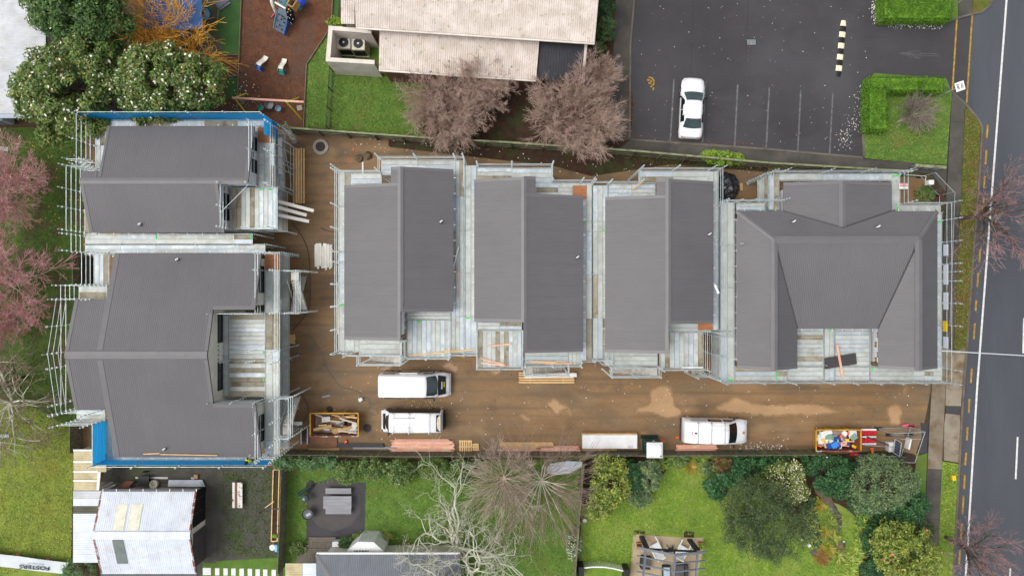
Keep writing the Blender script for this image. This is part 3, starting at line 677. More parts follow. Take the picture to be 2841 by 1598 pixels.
cap(roof6, (A, 5.36, e), (B, 3.28, r), .34, 'hip_cap', .045); cap(roof6, (G, 5.36, e), (Fx, 3.28, r), .34, 'hip_cap', .045)
cap(roof6, (D, 7.33, 6.2), (D, 4.2, 6.2), .5)
def valley(p, q): MB().bar(Vector(p) + Vector((0, 0, .012)), Vector(q) + Vector((0, 0, .012)), .12, .03).build('valley_flashing', m_fascia, roof6)
valley((B, 3.2, r), (Cc, -2.845, e)); valley((Fx, 3.2, r), (E_, -2.845, e))
valley((18.95, 5.36, e), (D, 4.13, 6.2)); valley((26.5, 5.36, e), (D, 4.13, 6.2))
def end_flash(x0, z0, x1, z1, y, d):
    MB().solid([(x0, y - d * .02, z0 + .03), (x1, y - d * .02, z1 + .03), (x1, y + d * .2, z1 + .03), (x0, y + d * .2, z0 + .03)], .06).build('barge_flashing', m_ridge, roof6)
end_flash(A, e, B, r, -5.59, 1); end_flash(B, r, Cc, e, -5.59, 1); end_flash(E_, e, Fx, r, -5.59, 1); end_flash(Fx, r, G, e, -5.59, 1)
end_flash(18.95, e, D, 6.2, 7.33, -1); end_flash(D, 6.2, 26.5, e, 7.33, -1)
brackets(roof6, (Cc, -2.845, e), (E_, -2.845, e), (0, -1, 0), .7); brackets(roof6, (A, 5.36, e), (19, 5.36, e), (0, 1, 0)); brackets(roof6, (26.5, 5.36, e), (G, 5.36, e), (0, 1, 0))
brackets(roof6, (G, -5.5, e), (G, 5.3, e), (1, 0, 0)); brackets(roof6, (A, -5.5, e), (A, 5.3, e), (-1, 0, 0))
for a in ((3, 1, 180, 228), (3, 1, 800, 268)):
    p = T(*a, 5.9); vent_pipe(h6, Vector((p.x, p.y, e + (r - e) * (5.36 - p.y) / 2.08)))
for i, yy in enumerate((-3.3, -4.0, -4.7, -5.1)):
    wrap_print(wl[1], (E_ + .25, yy, 4.9 - .3 * (i % 2)), (-1, 0, 0), .36, .3)
for i in range(7): wrap_print(wl[0], (A + .35, 3.6 - i * 1.3, 4.9), (-1, 0, 0), .5, .3)
wrap_print(wl[2], (19.3, 6.3, 4.8), (-1, 0, 0), .6, .4)
# ------------------------------------------------------------------ scaffolds: steel planks, standards with rosettes, rails
m_zinc = mat('galvanised_tube', C(196, 206, 205), C(164, 175, 175), sc=3, rough=.42, metal=.35, rand=.1, spec=.5)
m_plank = mat('galvanised_plank', C(192, 197, 192), C(174, 178, 172), sc=1.6, rough=.5, metal=.12, rand=.09, c3=C(158, 152, 136), sc3=1.1, lo3=.52, hi3=.75, fine=.1, bsc=22, stretch=(2.8, .32, 1))
m_plank2 = mat('dirty_timber_plank', C(164, 158, 140), C(146, 138, 118), sc=1.6, rough=.8, rand=.12, c3=C(124, 110, 86), sc3=1.0, fine=.12, bsc=22, stretch=(2.8, .32, 1))
m_plank3 = mat('bluish_steel_plank', C(182, 192, 196), C(168, 178, 182), sc=1.6, rough=.45, metal=.15, rand=.07, c3=C(200, 206, 206), sc3=1.4, fine=.08, bsc=22, stretch=(2.8, .32, 1))
m_green = mat('green_paint_mark', C(70, 214, 80), rough=.6)
m_ply = mat('brown_plywood', C(176, 116, 74), C(150, 96, 60), sc=2, rough=.6, rand=.12, stretch=(1, 4, 1))
m_blue = mat('blue_netting', C(30, 160, 230), C(24, 142, 214), sc=2, rough=.45, rand=.04)
nt = m_blue.node_tree; bs = [x for x in nt.nodes if x.type == 'BSDF_PRINCIPLED'][0]; ou = [x for x in nt.nodes if x.type == 'OUTPUT_MATERIAL'][0]; tl = nt.nodes.new('ShaderNodeBsdfTranslucent'); tl.inputs[0].default_value = C(40, 170, 236); ms = nt.nodes.new('ShaderNodeMixShader'); ms.inputs[0].default_value = .6
nt.links.new(bs.outputs[0], ms.inputs[1]); nt.links.new(tl.outputs[0], ms.inputs[2]); nt.links.new(ms.outputs[0], ou.inputs[0])
m_step = mat('stair_tread', C(196, 192, 182), C(170, 164, 152), sc=2, rough=.6, rand=.1)
TUBE = .0245
_std = {}
def std_mesh(h):
    h = round(h, 1)
    if h not in _std:
        mb = MB().tube((0, 0, 0), (0, 0, h), TUBE, 6)
        z = .45
        while z < h - .05:
            mb.lathe((0, 0, z), [(.028, -.004), (.062, -.004), (.062, .006), (.028, .006)], 8); z += .5
        mb.lathe((0, 0, h - .15), [(.03, 0), (.034, .02), (.034, .15)], 6)
        mb.lathe((0, 0, 0), [(.07, 0), (.07, .012), (.03, .02)], 8)
        me = bpy.data.meshes.new('standard'); me.from_pydata(mb.v, [], mb.f); me.update(); me.materials.append(m_zinc); _std[h] = me
    return _std[h]
_pl = {}
def plank_mesh(kind):
    """unit plank: length along x 1, width 1, with raised edges and end hooks"""
    if kind not in _pl:
        mb = MB()
        mb.add([(-.5, -.5, 0), (.5, -.5, 0), (.5, -.42, 0), (-.5, -.42, 0), (-.5, .42, 0), (.5, .42, 0), (.5, .5, 0), (-.5, .5, 0),
                (-.5, -.42, -.012), (.5, -.42, -.012), (.5, .42, -.012), (-.5, .42, -.012), (-.5, -.5, -.06), (.5, -.5, -.06), (.5, .5, -.06), (-.5, .5, -.06)],
               [(0, 1, 2, 3), (4, 5, 6, 7), (3, 2, 9, 8), (11, 10, 5, 4), (8, 9, 10, 11), (12, 13, 1, 0), (7, 6, 14, 15), (13, 14, 6, 5, 10, 9, 2, 1), (15, 12, 0, 3, 8, 11, 4, 7), (15, 14, 13, 12)])
        me = bpy.data.meshes.new('plank'); me.from_pydata(mb.v, [], mb.f); me.update()
        me.materials.append((m_plank, m_plank2, m_plank3)[kind]); _pl[kind] = me
    return _pl[kind]
class Scaffold:
    def __init__(s, label, c):
        s.root = thing('scaffold', label, 'scaffold', (c[0], c[1], 0), 'scaffolds around the new houses'); s.c = Vector((c[0], c[1], 0)); s.stds = {}; s.cnt = 0
    def put(s, name, me, loc, rot=(0, 0, 0), scale=(1, 1, 1)):
        o = bpy.data.objects.new(name, me); COL.objects.link(o); o.parent = s.root
        o.location = Vector(loc) - s.c; o.rotation_euler = rot; o.scale = scale; return o
    def std(s, x, y, top, z0=0.0):
        k = (round(x, 1), round(y, 1))
        if k in s.stds:
            if s.stds[k][1] >= top: return
            s.stds[k][0].data = std_mesh(top - z0); s.stds[k] = (s.stds[k][0], top); return
        s.stds[k] = (s.put('standard', std_mesh(top - z0), (x, y, z0)), top)
    def tube(s, name, p, q, r=TUBE):
        return MB().tube(p, q, r, 6).build(name, m_zinc, s.root)
    def deck(s, x0, y0, x1, y1, along='y', br=(), z=4.4, w=.32, mats=None, edge=True, top=None, lifts=(4.4,), px=True):
        """x0..y1 photo pixels of the deck at height z"""
        if px: a, b = S(x0, y0, z), S(x1, y1, z); br = [S(v, v, z)[0 if along == 'x' else 1] for v in br]
        else: a, b = Vector((x0, y0, z)), Vector((x1, y1, z))
        X0, X1, Y0, Y1 = min(a.x, b.x), max(a.x, b.x), min(a.y, b.y), max(a.y, b.y)
        lo, hi = (X0, X1) if along == 'x' else (Y0, Y1)
        wl, wh = (Y0, Y1) if along == 'x' else (X0, X1)
        cuts = sorted([lo] + [v for v in br if lo + .2 < v < hi - .2] + [hi])
        if not br:
            n = max(1, math.ceil((hi - lo) / 3.1)); cuts = [lo + (hi - lo) * i / n for i in range(n + 1)]
        nw = max(1, round((wh - wl) / w)); ww = (wh - wl) / nw
        for zz in lifts:
            for i in range(len(cuts) - 1):
                L = cuts[i + 1] - cuts[i] - .05; m = (cuts[i + 1] + cuts[i]) / 2
                for j in range(nw):
                    c = wl + ww * (j + .5); kind = random.choices((0, 1, 2), (6, 1.6, 2.2))[0]
                    if mats is not None: kind = mats[j % len(mats)]
                    dz = random.uniform(-.006, .006)
                    loc, rz = ((m, c, zz + dz), 0) if along == 'x' else ((c, m, zz + dz), math.pi / 2)
                    s.put('plank', plank_mesh(kind), loc, (0, 0, rz), (L, ww - .018, 1))
                    s.cnt += 1
                    if random.random() < .07:
                        e = random.choice((-1, 1)); gx = m + e * (L / 2 - .07)
                        gl = (gx, c, zz + .012) if along == 'x' else (c, gx, zz + .012)
                        MB().box(gl, (.1, ww * .8, .006) if along == 'x' else (ww * .8, .1, .006)).build('paint_mark', m_green, s.root)
            if edge:
                for i, cc in enumerate(cuts):       # transoms under the plank ends
                    p, q = ((cc, wl - .04, zz - .03), (cc, wh + .04, zz - .03)) if along == 'x' else ((wl - .04, cc, zz - .03), (wh + .04, cc, zz - .03))
                    s.tube('transom', p, q)
                for c in (wl - .04, wh + .04):
                    p, q = ((lo, c, zz - .03), (hi, c, zz - .03)) if along == 'x' else ((c, lo, zz - .03), (c, hi, zz - .03))
                    s.tube('ledger', p, q)
        for cc in cuts:
            for c in (wl - .05, wh + .05):
                x, y = (cc, c) if along == 'x' else (c, cc)
                s.std(x, y, top if top else z + .05)
        return X0, X1, Y0, Y1, cuts
    def rail(s, pts, hs=(.5, 1.0), z=4.4, top=2.3, bay=3.1, px=True, stds=True, ends=True):
        """guard rails along a line of photo pixels taken at deck height"""
        P = [S(p[0], p[1], z) for p in pts] if px else [Vector((p[0], p[1], z)) for p in pts]
        for a, b in zip(P[:-1], P[1:]):
            n = max(1, math.ceil((b - a).length / bay))
            for h in hs:
                up = Vector((0, 0, h)); d = (b - a).normalized() * .03
                for i in range(n):
                    s.tube('guard_rail', a + (b - a) * i / n + up, a + (b - a) * (i + 1) / n + up)
            if stds:
                for i in range(n + 1):
                    c = a + (b - a) * i / n; s.std(c.x, c.y, z + top)
    def brace(s, p, q): s.tube('diagonal_brace', p, q, .02)
    def stairs(s, x0, y0, x1, y1, zt, zb, along='x', up=1, n=11):
        """flight of stairs in photo pixels at zt; up=1: top end at the high coordinate"""
        a, b = S(x0, y0, zt), S(x1, y1, zt)
        X0, X1, Y0, Y1 = min(a.x, b.x), max(a.x, b.x), min(a.y, b.y), max(a.y, b.y)
        lo, hi, wl, wh = (X0, X1, Y0, Y1) if along == 'x' else (Y0, Y1, X0, X1)
        if up < 0: lo, hi = hi, lo
        land = .55; d = math.copysign(1, hi - lo)
        pt = lambda t, w, z: (t, w, z) if along == 'x' else (w, t, z)
        st = hi - d * land
        root = MB().box(pt((st + hi) / 2, (wl + wh) / 2, zt - .03), (land, wh - wl, .05) if along == 'x' else (wh - wl, land, .05)).build('stair_flight', m_step, s.root)
        for i in range(n):
            t = st + (lo + d * .3 - st) * (i + .5) / n; z = zt + (zb - zt) * (i + 1) / (n + 1)
            MB().box(pt(t, (wl + wh) / 2, z), (.27, wh - wl - .08, .04) if along == 'x' else (wh - wl - .08, .27, .04)).build('tread', m_step, root)
        for w in (wl + .02, wh - .02):
            MB().bar(pt(st, w, zt - .05), pt(lo + d * .2, w, zb + .02), .04, .16).build('stringer', m_zinc, root)
            MB().tube(pt(st, w, zt + .95), pt(lo + d * .2, w, zb + .95), .018, 6).build('handrail', m_zinc, root)
    def net(s, p, q, z0, z1):
        MB().add([(p.x, p.y, z0), (q.x, q.y, z0), (q.x, q.y, z1), (p.x, p.y, z1)], [(0, 1, 2, 3)]).build('blue_netting', m_blue, s.root)

# ---- upper left house
s1 = Scaffold('scaffold round the upper left house, with blue netting along its top side', (-24, 7.4))
s1.deck(282, 335.5, 752, 366, 'x', (376, 471, 566, 660))
s1.rail([(264, 331.5), (752, 331.5)], (.75, 1.35, 2.1), top=2.4)
a, b = S(262, 333, 4.4), S(754, 333, 4.4); s1.net(a, b, 3.9, 6.3)
s1.net(S(754, 333, 4.4), S(754, 384, 4.4), 3.1, 6.0)
s1.deck(266, 340, 302, 474, 'y', (405,), lifts=(4.4, 2.4))
s1.rail([(262, 338), (262, 472)], (.5, 1.0, 1.55, 2.1), top=2.9)
s1.rail([(236, 474), (290, 474)], (.5, 1.0, 1.55, 2.1), top=3.0)
s1.rail([(236, 456), (280, 456)], (.5, 1.0, 1.55, 2.1), top=2.6)
s1.rail([(235, 474), (235, 535), (235, 585), (235, 645)], (.5, 1.0, 1.55, 2.1), top=3.0)
s1.deck(237, 474, 266, 650, 'y', (535, 585))
s1.deck(237, 651, 700, 677, 'x', (335, 430, 544, 648))
s1.deck(720, 399, 761, 520, 'y', (), lifts=(4.4, 2.2), w=.36)
s1.deck(720, 352, 761, 398, 'y', (), lifts=(4.4, 2.2), w=.36, mats=(1, 1))
s1.rail([(763, 352), (763, 430), (763, 520)], (.5, 1.0), top=2.3, z=4.4)
s1.rail([(719, 352), (719, 430), (719, 520)], (1.0, 1.5, 2.0), top=2.4)
s1.rail([(763, 352), (763, 520)], (.5, 1.0), z=2.2, stds=False)
s1.deck(644, 522, 768, 636, 'y', (), lifts=(4.4, 2.2))
s1.rail([(770, 520), (770, 636)], (.5, 1.0), top=2.3)
s1.rail([(770, 520), (770, 636)], (.5, 1.0), z=2.2, stds=False)
s1.rail([(643, 520), (643, 580), (643, 636)], (1.0, 1.5, 2.0), top=2.7)
s1.rail([(643, 520), (720, 520)], (1.0, 1.5, 2.0), top=2.7)
s1.rail([(700, 637), (770, 637)], (.5, 1.0), top=2.2)
s1.brace(S(612, 590, 6.2), S(692, 510, 6.2)); s1.brace(S(763, 400, 5.4), S(763, 520, 3.2)); s1.brace(S(791, 420, 4.0), S(812, 530, .8))
s1.rail([(812, 408), (812, 530)], (0.5,), z=1.2, top=2.4, stds=True)
MB().box(S(735, 375, 4.4) + Vector((0, 0, .03)), (1.0, 1.05, .02)).build('ply_sheet', m_ply, s1.root)

# ---- lower left house
s2 = Scaffold('scaffold round the large lower left house, with blue netting along its bottom side', (-23.5, -4.5))
s2.deck(237, 680, 735, 704, 'x', (335, 430, 544, 660))
s2.rail([(235, 655), (235, 700)], (.5, 1.0, 1.55), top=2.9)
s2.deck(262, 700, 300, 790, 'y', ())
s2.rail([(262, 704), (262, 790)], (.5, 1.0, 1.5), top=2.6); s2.rail([(262, 704), (300, 704)], (.5, 1.0), top=2.6)
s2.deck(219, 794, 296, 828, 'x', (), w=.4)
s2.rail([(218, 792), (296, 792)], (.5, 1.0, 1.5, 2.0), top=3.0); s2.rail([(218, 829), (296, 829)], (.5, 1.0, 1.5, 2.0), top=3.0)
s2.rail([(218, 792), (218, 829)], (.5, 1.0, 1.5, 2.0), top=3.0)
xg = S(196, 800, 4.4).x
ya, yr, yb = S(0, 829, 4.6).y, -4.48, S(0, 1137, 4.6).y
for h in (.5, 1.05, 1.6):
    s2.tube('guard_rail', (xg, ya, 4.4 + h), (xg, yr, 5.3 + h)); s2.tube('guard_rail', (xg, yr, 5.3 + h), (xg, yb, 4.4 + h))
    s2.tube('guard_rail', (xg - .02, ya, 4.4 + h), (xg - .02, yb, 4.4 + h)) if h < 1.2 else None
for y, t in ((ya, 6.9), ((ya + yr) / 2, 7.1), (yr, 7.5), (yr - 1.0, 7.1), (yb + .6, 6.9), (yb, 6.9)): s2.std(xg, y, t)
s2.deck(213, 1137, 290, 1163, 'x', (), w=.4)
s2.rail([(210, 1136), (290, 1136)], (.5, 1.0, 1.5), top=2.9); s2.rail([(210, 1165), (290, 1165)], (.5, 1.0, 1.5, 2.0), top=2.9)
s2.net(S(293, 1166, 4.4), S(293, 1280, 4.4), 4.0, 6.0)
s2.rail([(293, 1166), (293, 1276)], (.5, 1.0, 1.6), top=2.3); s2.deck(296, 1166, 322, 1266, 'y', ())
s2.deck(294, 1262, 745, 1275, 'x', (411, 543, 655), mats=(2, 2))
s2.net(S(290, 1277, 4.4), S(758, 1277, 4.4), 4.2, 5.75)
s2.rail([(290, 1278), (758, 1278)], (.4, .8, 1.2, 1.75), top=2.2)
s2.deck(635, 874, 735, 968, 'x', (), lifts=(4.4,)); s2.deck(635, 970, 735, 1098, 'x', (), lifts=(4.4,))
s2.deck(621, 874, 634, 1098, 'y', ())
s2.deck(737, 700, 774, 1262, 'y', (751, 868, 971, 1002, 1100, 1222), lifts=(4.4, 2.2), w=.46)
s2.rail([(776, 704), (776, 751), (776, 868), (776, 971), (776, 1002), (776, 1100), (776, 1222), (776, 1262)], (.5, 1.0), top=2.2)
s2.rail([(776, 704), (776, 868), (776, 1002), (776, 1262)], (.5, 1.0), z=2.2, stds=False)
s2.rail([(736, 704), (736, 751), (736, 868)], (1.0, 1.5, 2.0), top=2.4); s2.rail([(736, 1112), (736, 1262)], (1.0, 1.5, 2.0), top=2.5)
s2.rail([(614, 868), (735, 868)], (1.0, 1.5, 2.0), top=2.4); s2.rail([(614, 1105), (735, 1105)], (1.0, 1.5, 2.0), top=2.4)
s2.rail([(614, 868), (614, 985), (614, 1105)], (1.0, 1.5, 2.0), top=2.4)
s2.rail([(636, 972), (776, 972)], (0.02,), top=1.7); s2.rail([(636, 1000), (776, 1000)], (0.02,), top=1.7)
s2.rail([(758, 704), (776, 704)], (.5, 1.0)); s2.rail([(740, 1264), (776, 1264)], (.5, 1.0))
s2.stairs(807, 756, 829, 872, 4.4, 2.2, 'y', 1); s2.stairs(784, 1105, 808, 1206, 4.4, 2.2, 'y', -1)
s2.stairs(807, 756, 829, 872, 2.2, 0.1, 'y', -1)
s2.rail([(802, 752), (833, 752), (833, 868), (802, 868)], (.0, .5, 1.0), top=1.6); s2.rail([(833, 752), (833, 868)], (.5, 1.0, 1.5), z=2.2, stds=False)
s2.rail([(780, 1100), (812, 1100), (812, 1210), (780, 1210)], (.0, .5, 1.0), top=1.6); s2.rail([(812, 1100), (812, 1210)], (.5, 1.0), z=2.2, stds=False)
s2.brace(S(776, 868, 4.4), S(776, 960, 2.4)); s2.brace(S(833, 756, 5.0), S(833, 866, 2.4)); s2.brace(S(776, 971, 4.2), S(812, 1000, 2))
MB().box(S(755, 727, 4.4) + Vector((0, 0, .03)), (1.0, 1.15, .02)).build('ply_sheet', m_ply, s2.root)

# ---- the three middle houses
s3 = Scaffold('scaffold round the left of the three middle houses', (-7.6, 2))
s3.deck(941, 474, 972, 975, 'y', (573, 700, 728, 849)); s3.rail([(939, 471), (939, 573), (939, 700), (939, 728), (939, 849), (939, 975)], (.5, 1.0), top=2.3)
s3.deck(975, 482, 1058, 524, 'x', ()); s3.rail([(939, 480), (1056, 480)], (.5, 1.0), top=2.3)
s3.deck(1058, 445, 1262, 484, 'x', (1158,)); s3.rail([(1056, 442), (1158, 442), (1264, 442), (1288, 442)], (.5, 1.0), top=2.2); s3.rail([(1056, 442), (1056, 480)], (.5, 1.0), top=2.2)
s3.deck(1252, 446, 1287, 980, 'y', (546, 640, 757, 879)); s3.rail([(1289, 446), (1289, 520)], (.5, 1.0), top=2.0)
s3.deck(969, 944, 996, 976, 'y', ()); s3.deck(997, 940, 1114, 983, 'x', ()); s3.rail([(939, 977), (967, 977), (967, 984), (1115, 984)], (.5, 1.0), top=1.9)
s3.deck(1130, 867, 1248, 886, 'x', (), w=.3); s3.deck(1131, 888, 1247, 990, 'y', ()); s3.rail([(1128, 992), (1249, 992)], (.5, 1.0), top=1.8); s3.rail([(1249, 890), (1249, 992)], (.5, 1.0), top=1.6); s3.rail([(1118, 945), (1118, 990)], (.5, 1.0), top=1.6); s3.rail([(1127, 945), (1127, 990)], (.5, 1.0), top=1.6)
s3.rail([(1252, 983), (1287, 983)], (.5, 1.0), top=1.6)
s3.stairs(1000, 986, 1113, 1008, 4.4, 2.2, 'x', 1); s3.rail([(999, 1010), (1115, 1010)], (.0, .5, 1.0), top=1.2); s3.rail([(999, 985), (999, 1010)], (.0, .5, 1.0), top=1.2); s3.rail([(1115, 985), (1115, 1010)], (.0, .5, 1.0), top=1.2)
s3.rail([(999, 1010), (1115, 1010)], (.5, 1.0), z=2.2, stds=False)

s4 = Scaffold('scaffold round the middle one of the three middle houses', (.9, 2))
s4.deck(1291, 460, 1322, 981, 'y', (546, 640, 757, 879)); s4.deck(1324, 466, 1420, 500, 'x', (), mats=(1, 0, 2)); s4.deck(1421, 468, 1530, 506, 'x', ()); s4.deck(1487, 508, 1612, 546, 'x', ())
s4.rail([(1326, 462), (1420, 462), (1531, 462)], (.5, 1.0), top=2.2); s4.rail([(1531, 462), (1531, 506), (1612, 506), (1642, 506)], (.5, 1.0), top=2.2)
s4.deck(1611, 508, 1642, 1000, 'y', (614, 643, 762, 883))
s4.rail([(1291, 983), (1324, 983)], (.5, 1.0), top=1.6)
s4.deck(1326, 894, 1447, 914, 'x', (), w=.3); s4.deck(1327, 918, 1447, 1019, 'y', ()); s4.rail([(1324, 918), (1324, 1021), (1449, 1021)], (.5, 1.0), top=1.6); s4.rail([(1450, 918), (1450, 1021)], (.5, 1.0), top=1.2)
s4.deck(1457, 976, 1576, 1010, 'x', ()); s4.deck(1577, 976, 1609, 1012, 'y', ()); s4.rail([(1455, 1013), (1609, 1013)], (.5, 1.0), top=1.8); s4.rail([(1609, 980), (1609, 1013)], (.5, 1.0), top=1.8); s4.rail([(1611, 1002), (1643, 1002)], (.5,), top=1.6)
s4.stairs(1458, 1016, 1574, 1037, 4.4, 2.2, 'x', -1); s4.rail([(1455, 1039), (1576, 1039)], (.0, .5, 1.0), top=1.2); s4.rail([(1455, 1015), (1455, 1039)], (.0, .5, 1.0), top=1.2); s4.rail([(1576, 1015), (1576, 1039)], (.0, .5, 1.0), top=1.2)
MB().box(S(1608, 534, 4.4) + Vector((0, 0, .03)), (1.0, .95, .02)).build('ply_sheet', m_ply, s4.root)

s5 = Scaffold('scaffold round the right of the three middle houses', (10.6, 2))
s5.deck(1645, 515, 1686, 995, 'y', (614, 643, 762, 883)); s5.deck(1688, 512, 1818, 548, 'x', ()); s5.rail([(1645, 510), (1690, 510), (1772, 510)], (.5, 1.0), top=2.2)
s5.deck(1774, 476, 1966, 506, 'x', (1868,)); s5.rail([(1772, 473), (1868, 473), (1966, 473), (1992, 473)], (.5, 1.0), top=2.2); s5.rail([(1772, 473), (1772, 510)], (0, .5, 1.0), top=2.2)
s5.deck(1966, 476, 1992, 915, 'y', (570, 671, 794)); s5.rail([(1994, 473), (1994, 570)], (.5, 1.0), top=2.2)
s5.deck(1678, 976, 1703, 1014, 'y', ()); s5.deck(1704, 974, 1824, 1014, 'x', ()); s5.rail([(1645, 997), (1690, 997), (1702, 1017), (1826, 1017)], (.5, 1.0), top=1.8)
s5.deck(1856, 898, 1972, 920, 'x', (), w=.3); s5.deck(1832, 923, 1950, 1021, 'y', (), mats=(0, 1, 0, 2, 0, 0, 2)); s5.rail([(1830, 1023), (1952, 1023)], (.5, 1.0), top=1.8); s5.rail([(1952, 915), (1952, 1023)], (.5, 1.0), top=1.8)
s5.stairs(1696, 1019, 1823, 1041, 4.4, 2.2, 'x', 1); s5.rail([(1693, 1043), (1826, 1043)], (.0, .5, 1.0), top=1.2); s5.rail([(1693, 1018), (1693, 1043)], (.0, .5, 1.0), top=1.2); s5.rail([(1826, 1018), (1826, 1043)], (.0, .5, 1.0), top=1.2)
MB().box(S(1956, 906, 4.4) + Vector((0, 0, .05)), (1.05, .5, .02), .06).build('ply_sheet', m_ply, s5.root)

# ---- right house
s6 = Scaffold('scaffold round the wide right house beside the road', (22.7, 0))
s6.deck(2000, 562, 2036, 1057, 'y', (680, 798, 918, 936), lifts=(4.4, 2.2), w=.46)
s6.rail([(1998, 562), (1998, 680), (1998, 798), (1998, 918), (1998, 1057)], (.5, 1.0), top=2.0); s6.rail([(2038, 562), (2038, 680)], (1.0,), top=2.0)
s6.rail([(1976, 918), (1976, 1045)], (.5, 1.0), z=2.2, top=3.6); s6.rail([(1963, 918), (1963, 1040)], (.5, 1.0), z=2.2, top=3.4); s6.rail([(1952, 1040), (1998, 1057)], (.5, 1.0), top=1.2)
s6.deck(2044, 564, 2122, 583, 'x', ()); s6.rail([(1998, 560), (2160, 560)], (.5, 1.0), top=2.2)
s6.deck(2134, 486, 2160, 582, 'y', (), lifts=(4.4, 2.2)); s6.deck(2162, 483, 2486, 500, 'x', (2280, 2325, 2450), w=.36); s6.rail([(2130, 482), (2164, 480), (2280, 480), (2390, 480), (2494, 480)], (.5, 1.0), top=2.1)
s6.rail([(2132, 484), (2132, 560)], (.5, 1.0), top=2.1); s6.deck(2110, 492, 2130, 558, 'y', (), z=2.2, lifts=(2.2,)); s6.rail([(2106, 490), (2106, 558)], (.0, .5, 1.0), z=2.2, top=2.2)
s6.deck(2474, 484, 2496, 582, 'y', (), w=.46); s6.rail([(2498, 482), (2498, 566)], (.5, 1.0), top=2.1)
s6.deck(2486, 570, 2610, 592, 'x', (), w=.46); s6.rail([(2498, 567), (2613, 567)], (.5, 1.0), top=2.2)
s6.deck(2590, 590, 2612, 1056, 'y', (612, 733, 755, 780, 901, 1020), w=.5); s6.rail([(2614, 567), (2614, 612), (2614, 733), (2614, 755), (2614, 780), (2614, 901), (2614, 1020), (2614, 1057)], (.55, 1.1), top=2.3)
s6.deck(2040, 1018, 2184, 1055, 'x', (2152,)); s6.deck(2186, 1018, 2284, 1055, 'x', ()); s6.deck(2288, 1012, 2314, 1055, 'y', ()); s6.deck(2318, 1018, 2412, 1055, 'x', ()); s6.deck(2416, 1018, 2612, 1055, 'x', (2534, 2566))
s6.deck(2205, 906, 2284, 1014, 'x', ()); s6.deck(2288, 910, 2314, 1010, 'y', ()); s6.deck(2318, 906, 2412, 1014, 'x', ())
s6.rail([(2000, 1058), (2100, 1058), (2184, 1058), (2286, 1058), (2413, 1058), (2534, 1058), (2612, 1058)], (.5, 1.0), top=1.8)
s6.rail([(2286, 910), (2286, 1014)], (0.02,), top=.5); s6.rail([(2414, 910), (2414, 1014)], (0.02,), top=.5)
s6.deck(1920, 1023, 1952, 1040, 'x', (), z=2.2, lifts=(2.2,)); s6.rail([(1920, 1042), (1976, 1042)], (.5, 1.0), z=2.2, top=2.0)
MB().box(S(2260, 487, 3.2), (3.6, .5, .02)).build('membrane_sheet', mat('purple_brown_membrane', C(104, 78, 82), rough=.4), s6.root)
# loose planks, sheets and timber lying on the scaffolds (things of their own)
# ------------------------------------------------------------------ plants
def leafmat(name, a, b, c=None, k=.45, sc=1.2):
    a, b, c = [None if v is None else (min(1, v[0] * 1.15), min(1, v[1] * 1.13), min(1, v[2] * 1.1), 1) for v in (a, b, c)]
    return mat(name, a, b, sc=sc, rough=.55, island=k, world_co=True, spec=.3, c3=c, sc3=3.0)
def tubes_np(segs, n=3):
    """segs: list of (p, q, r0, r1) -> verts, faces (quads)"""
    P = np.array([s[0] for s in segs]); Q = np.array([s[1] for s in segs]); r0 = np.array([s[2] for s in segs]); r1 = np.array([s[3] for s in segs])
    d = Q - P; d /= np.linalg.norm(d, axis=1, keepdims=True) + 1e-9
    up = np.where(np.abs(d[:, 2:3]) < .9, np.array([[0, 0, 1.]]), np.array([[1., 0, 0]]))
    a = np.cross(d, up); a /= np.linalg.norm(a, axis=1, keepdims=True); b = np.cross(a, d)
    k = len(segs); vs = np.zeros((k, 2 * n, 3))
    for i in range(n):
        t = 2 * math.pi * i / n; o = a * math.cos(t) + b * math.sin(t)
        vs[:, i] = P + o * r0[:, None]; vs[:, n + i] = Q + o * r1[:, None]
    base = (np.arange(k) * 2 * n)[:, None]
    fs = np.concatenate([base + np.array([[i, (i + 1) % n, n + (i + 1) % n, n + i]]) for i in range(n)], 1).reshape(-1, 4)
    return vs.reshape(-1, 3), fs
def leaves_np(C_, N_, L, W, jit=.35):
    """diamond leaves at points C_ with normals N_"""
    k = len(C_); N_ = N_ / (np.linalg.norm(N_, axis=1, keepdims=True) + 1e-9)
    t = rng.normal(size=(k, 3)); t -= (t * N_).sum(1, keepdims=True) * N_; t /= np.linalg.norm(t, axis=1, keepdims=True) + 1e-9
    b = np.cross(N_, t); s = (1 + rng.uniform(-jit, jit, (k, 1)))
    vs = np.stack([C_ - t * L * .5 * s, C_ + b * W * .5 * s + N_ * .1 * W, C_ + t * L * .5 * s, C_ - b * W * .5 * s + N_ * .1 * W], 1)
    return vs.reshape(-1, 3), (np.arange(k * 4).reshape(k, 4))
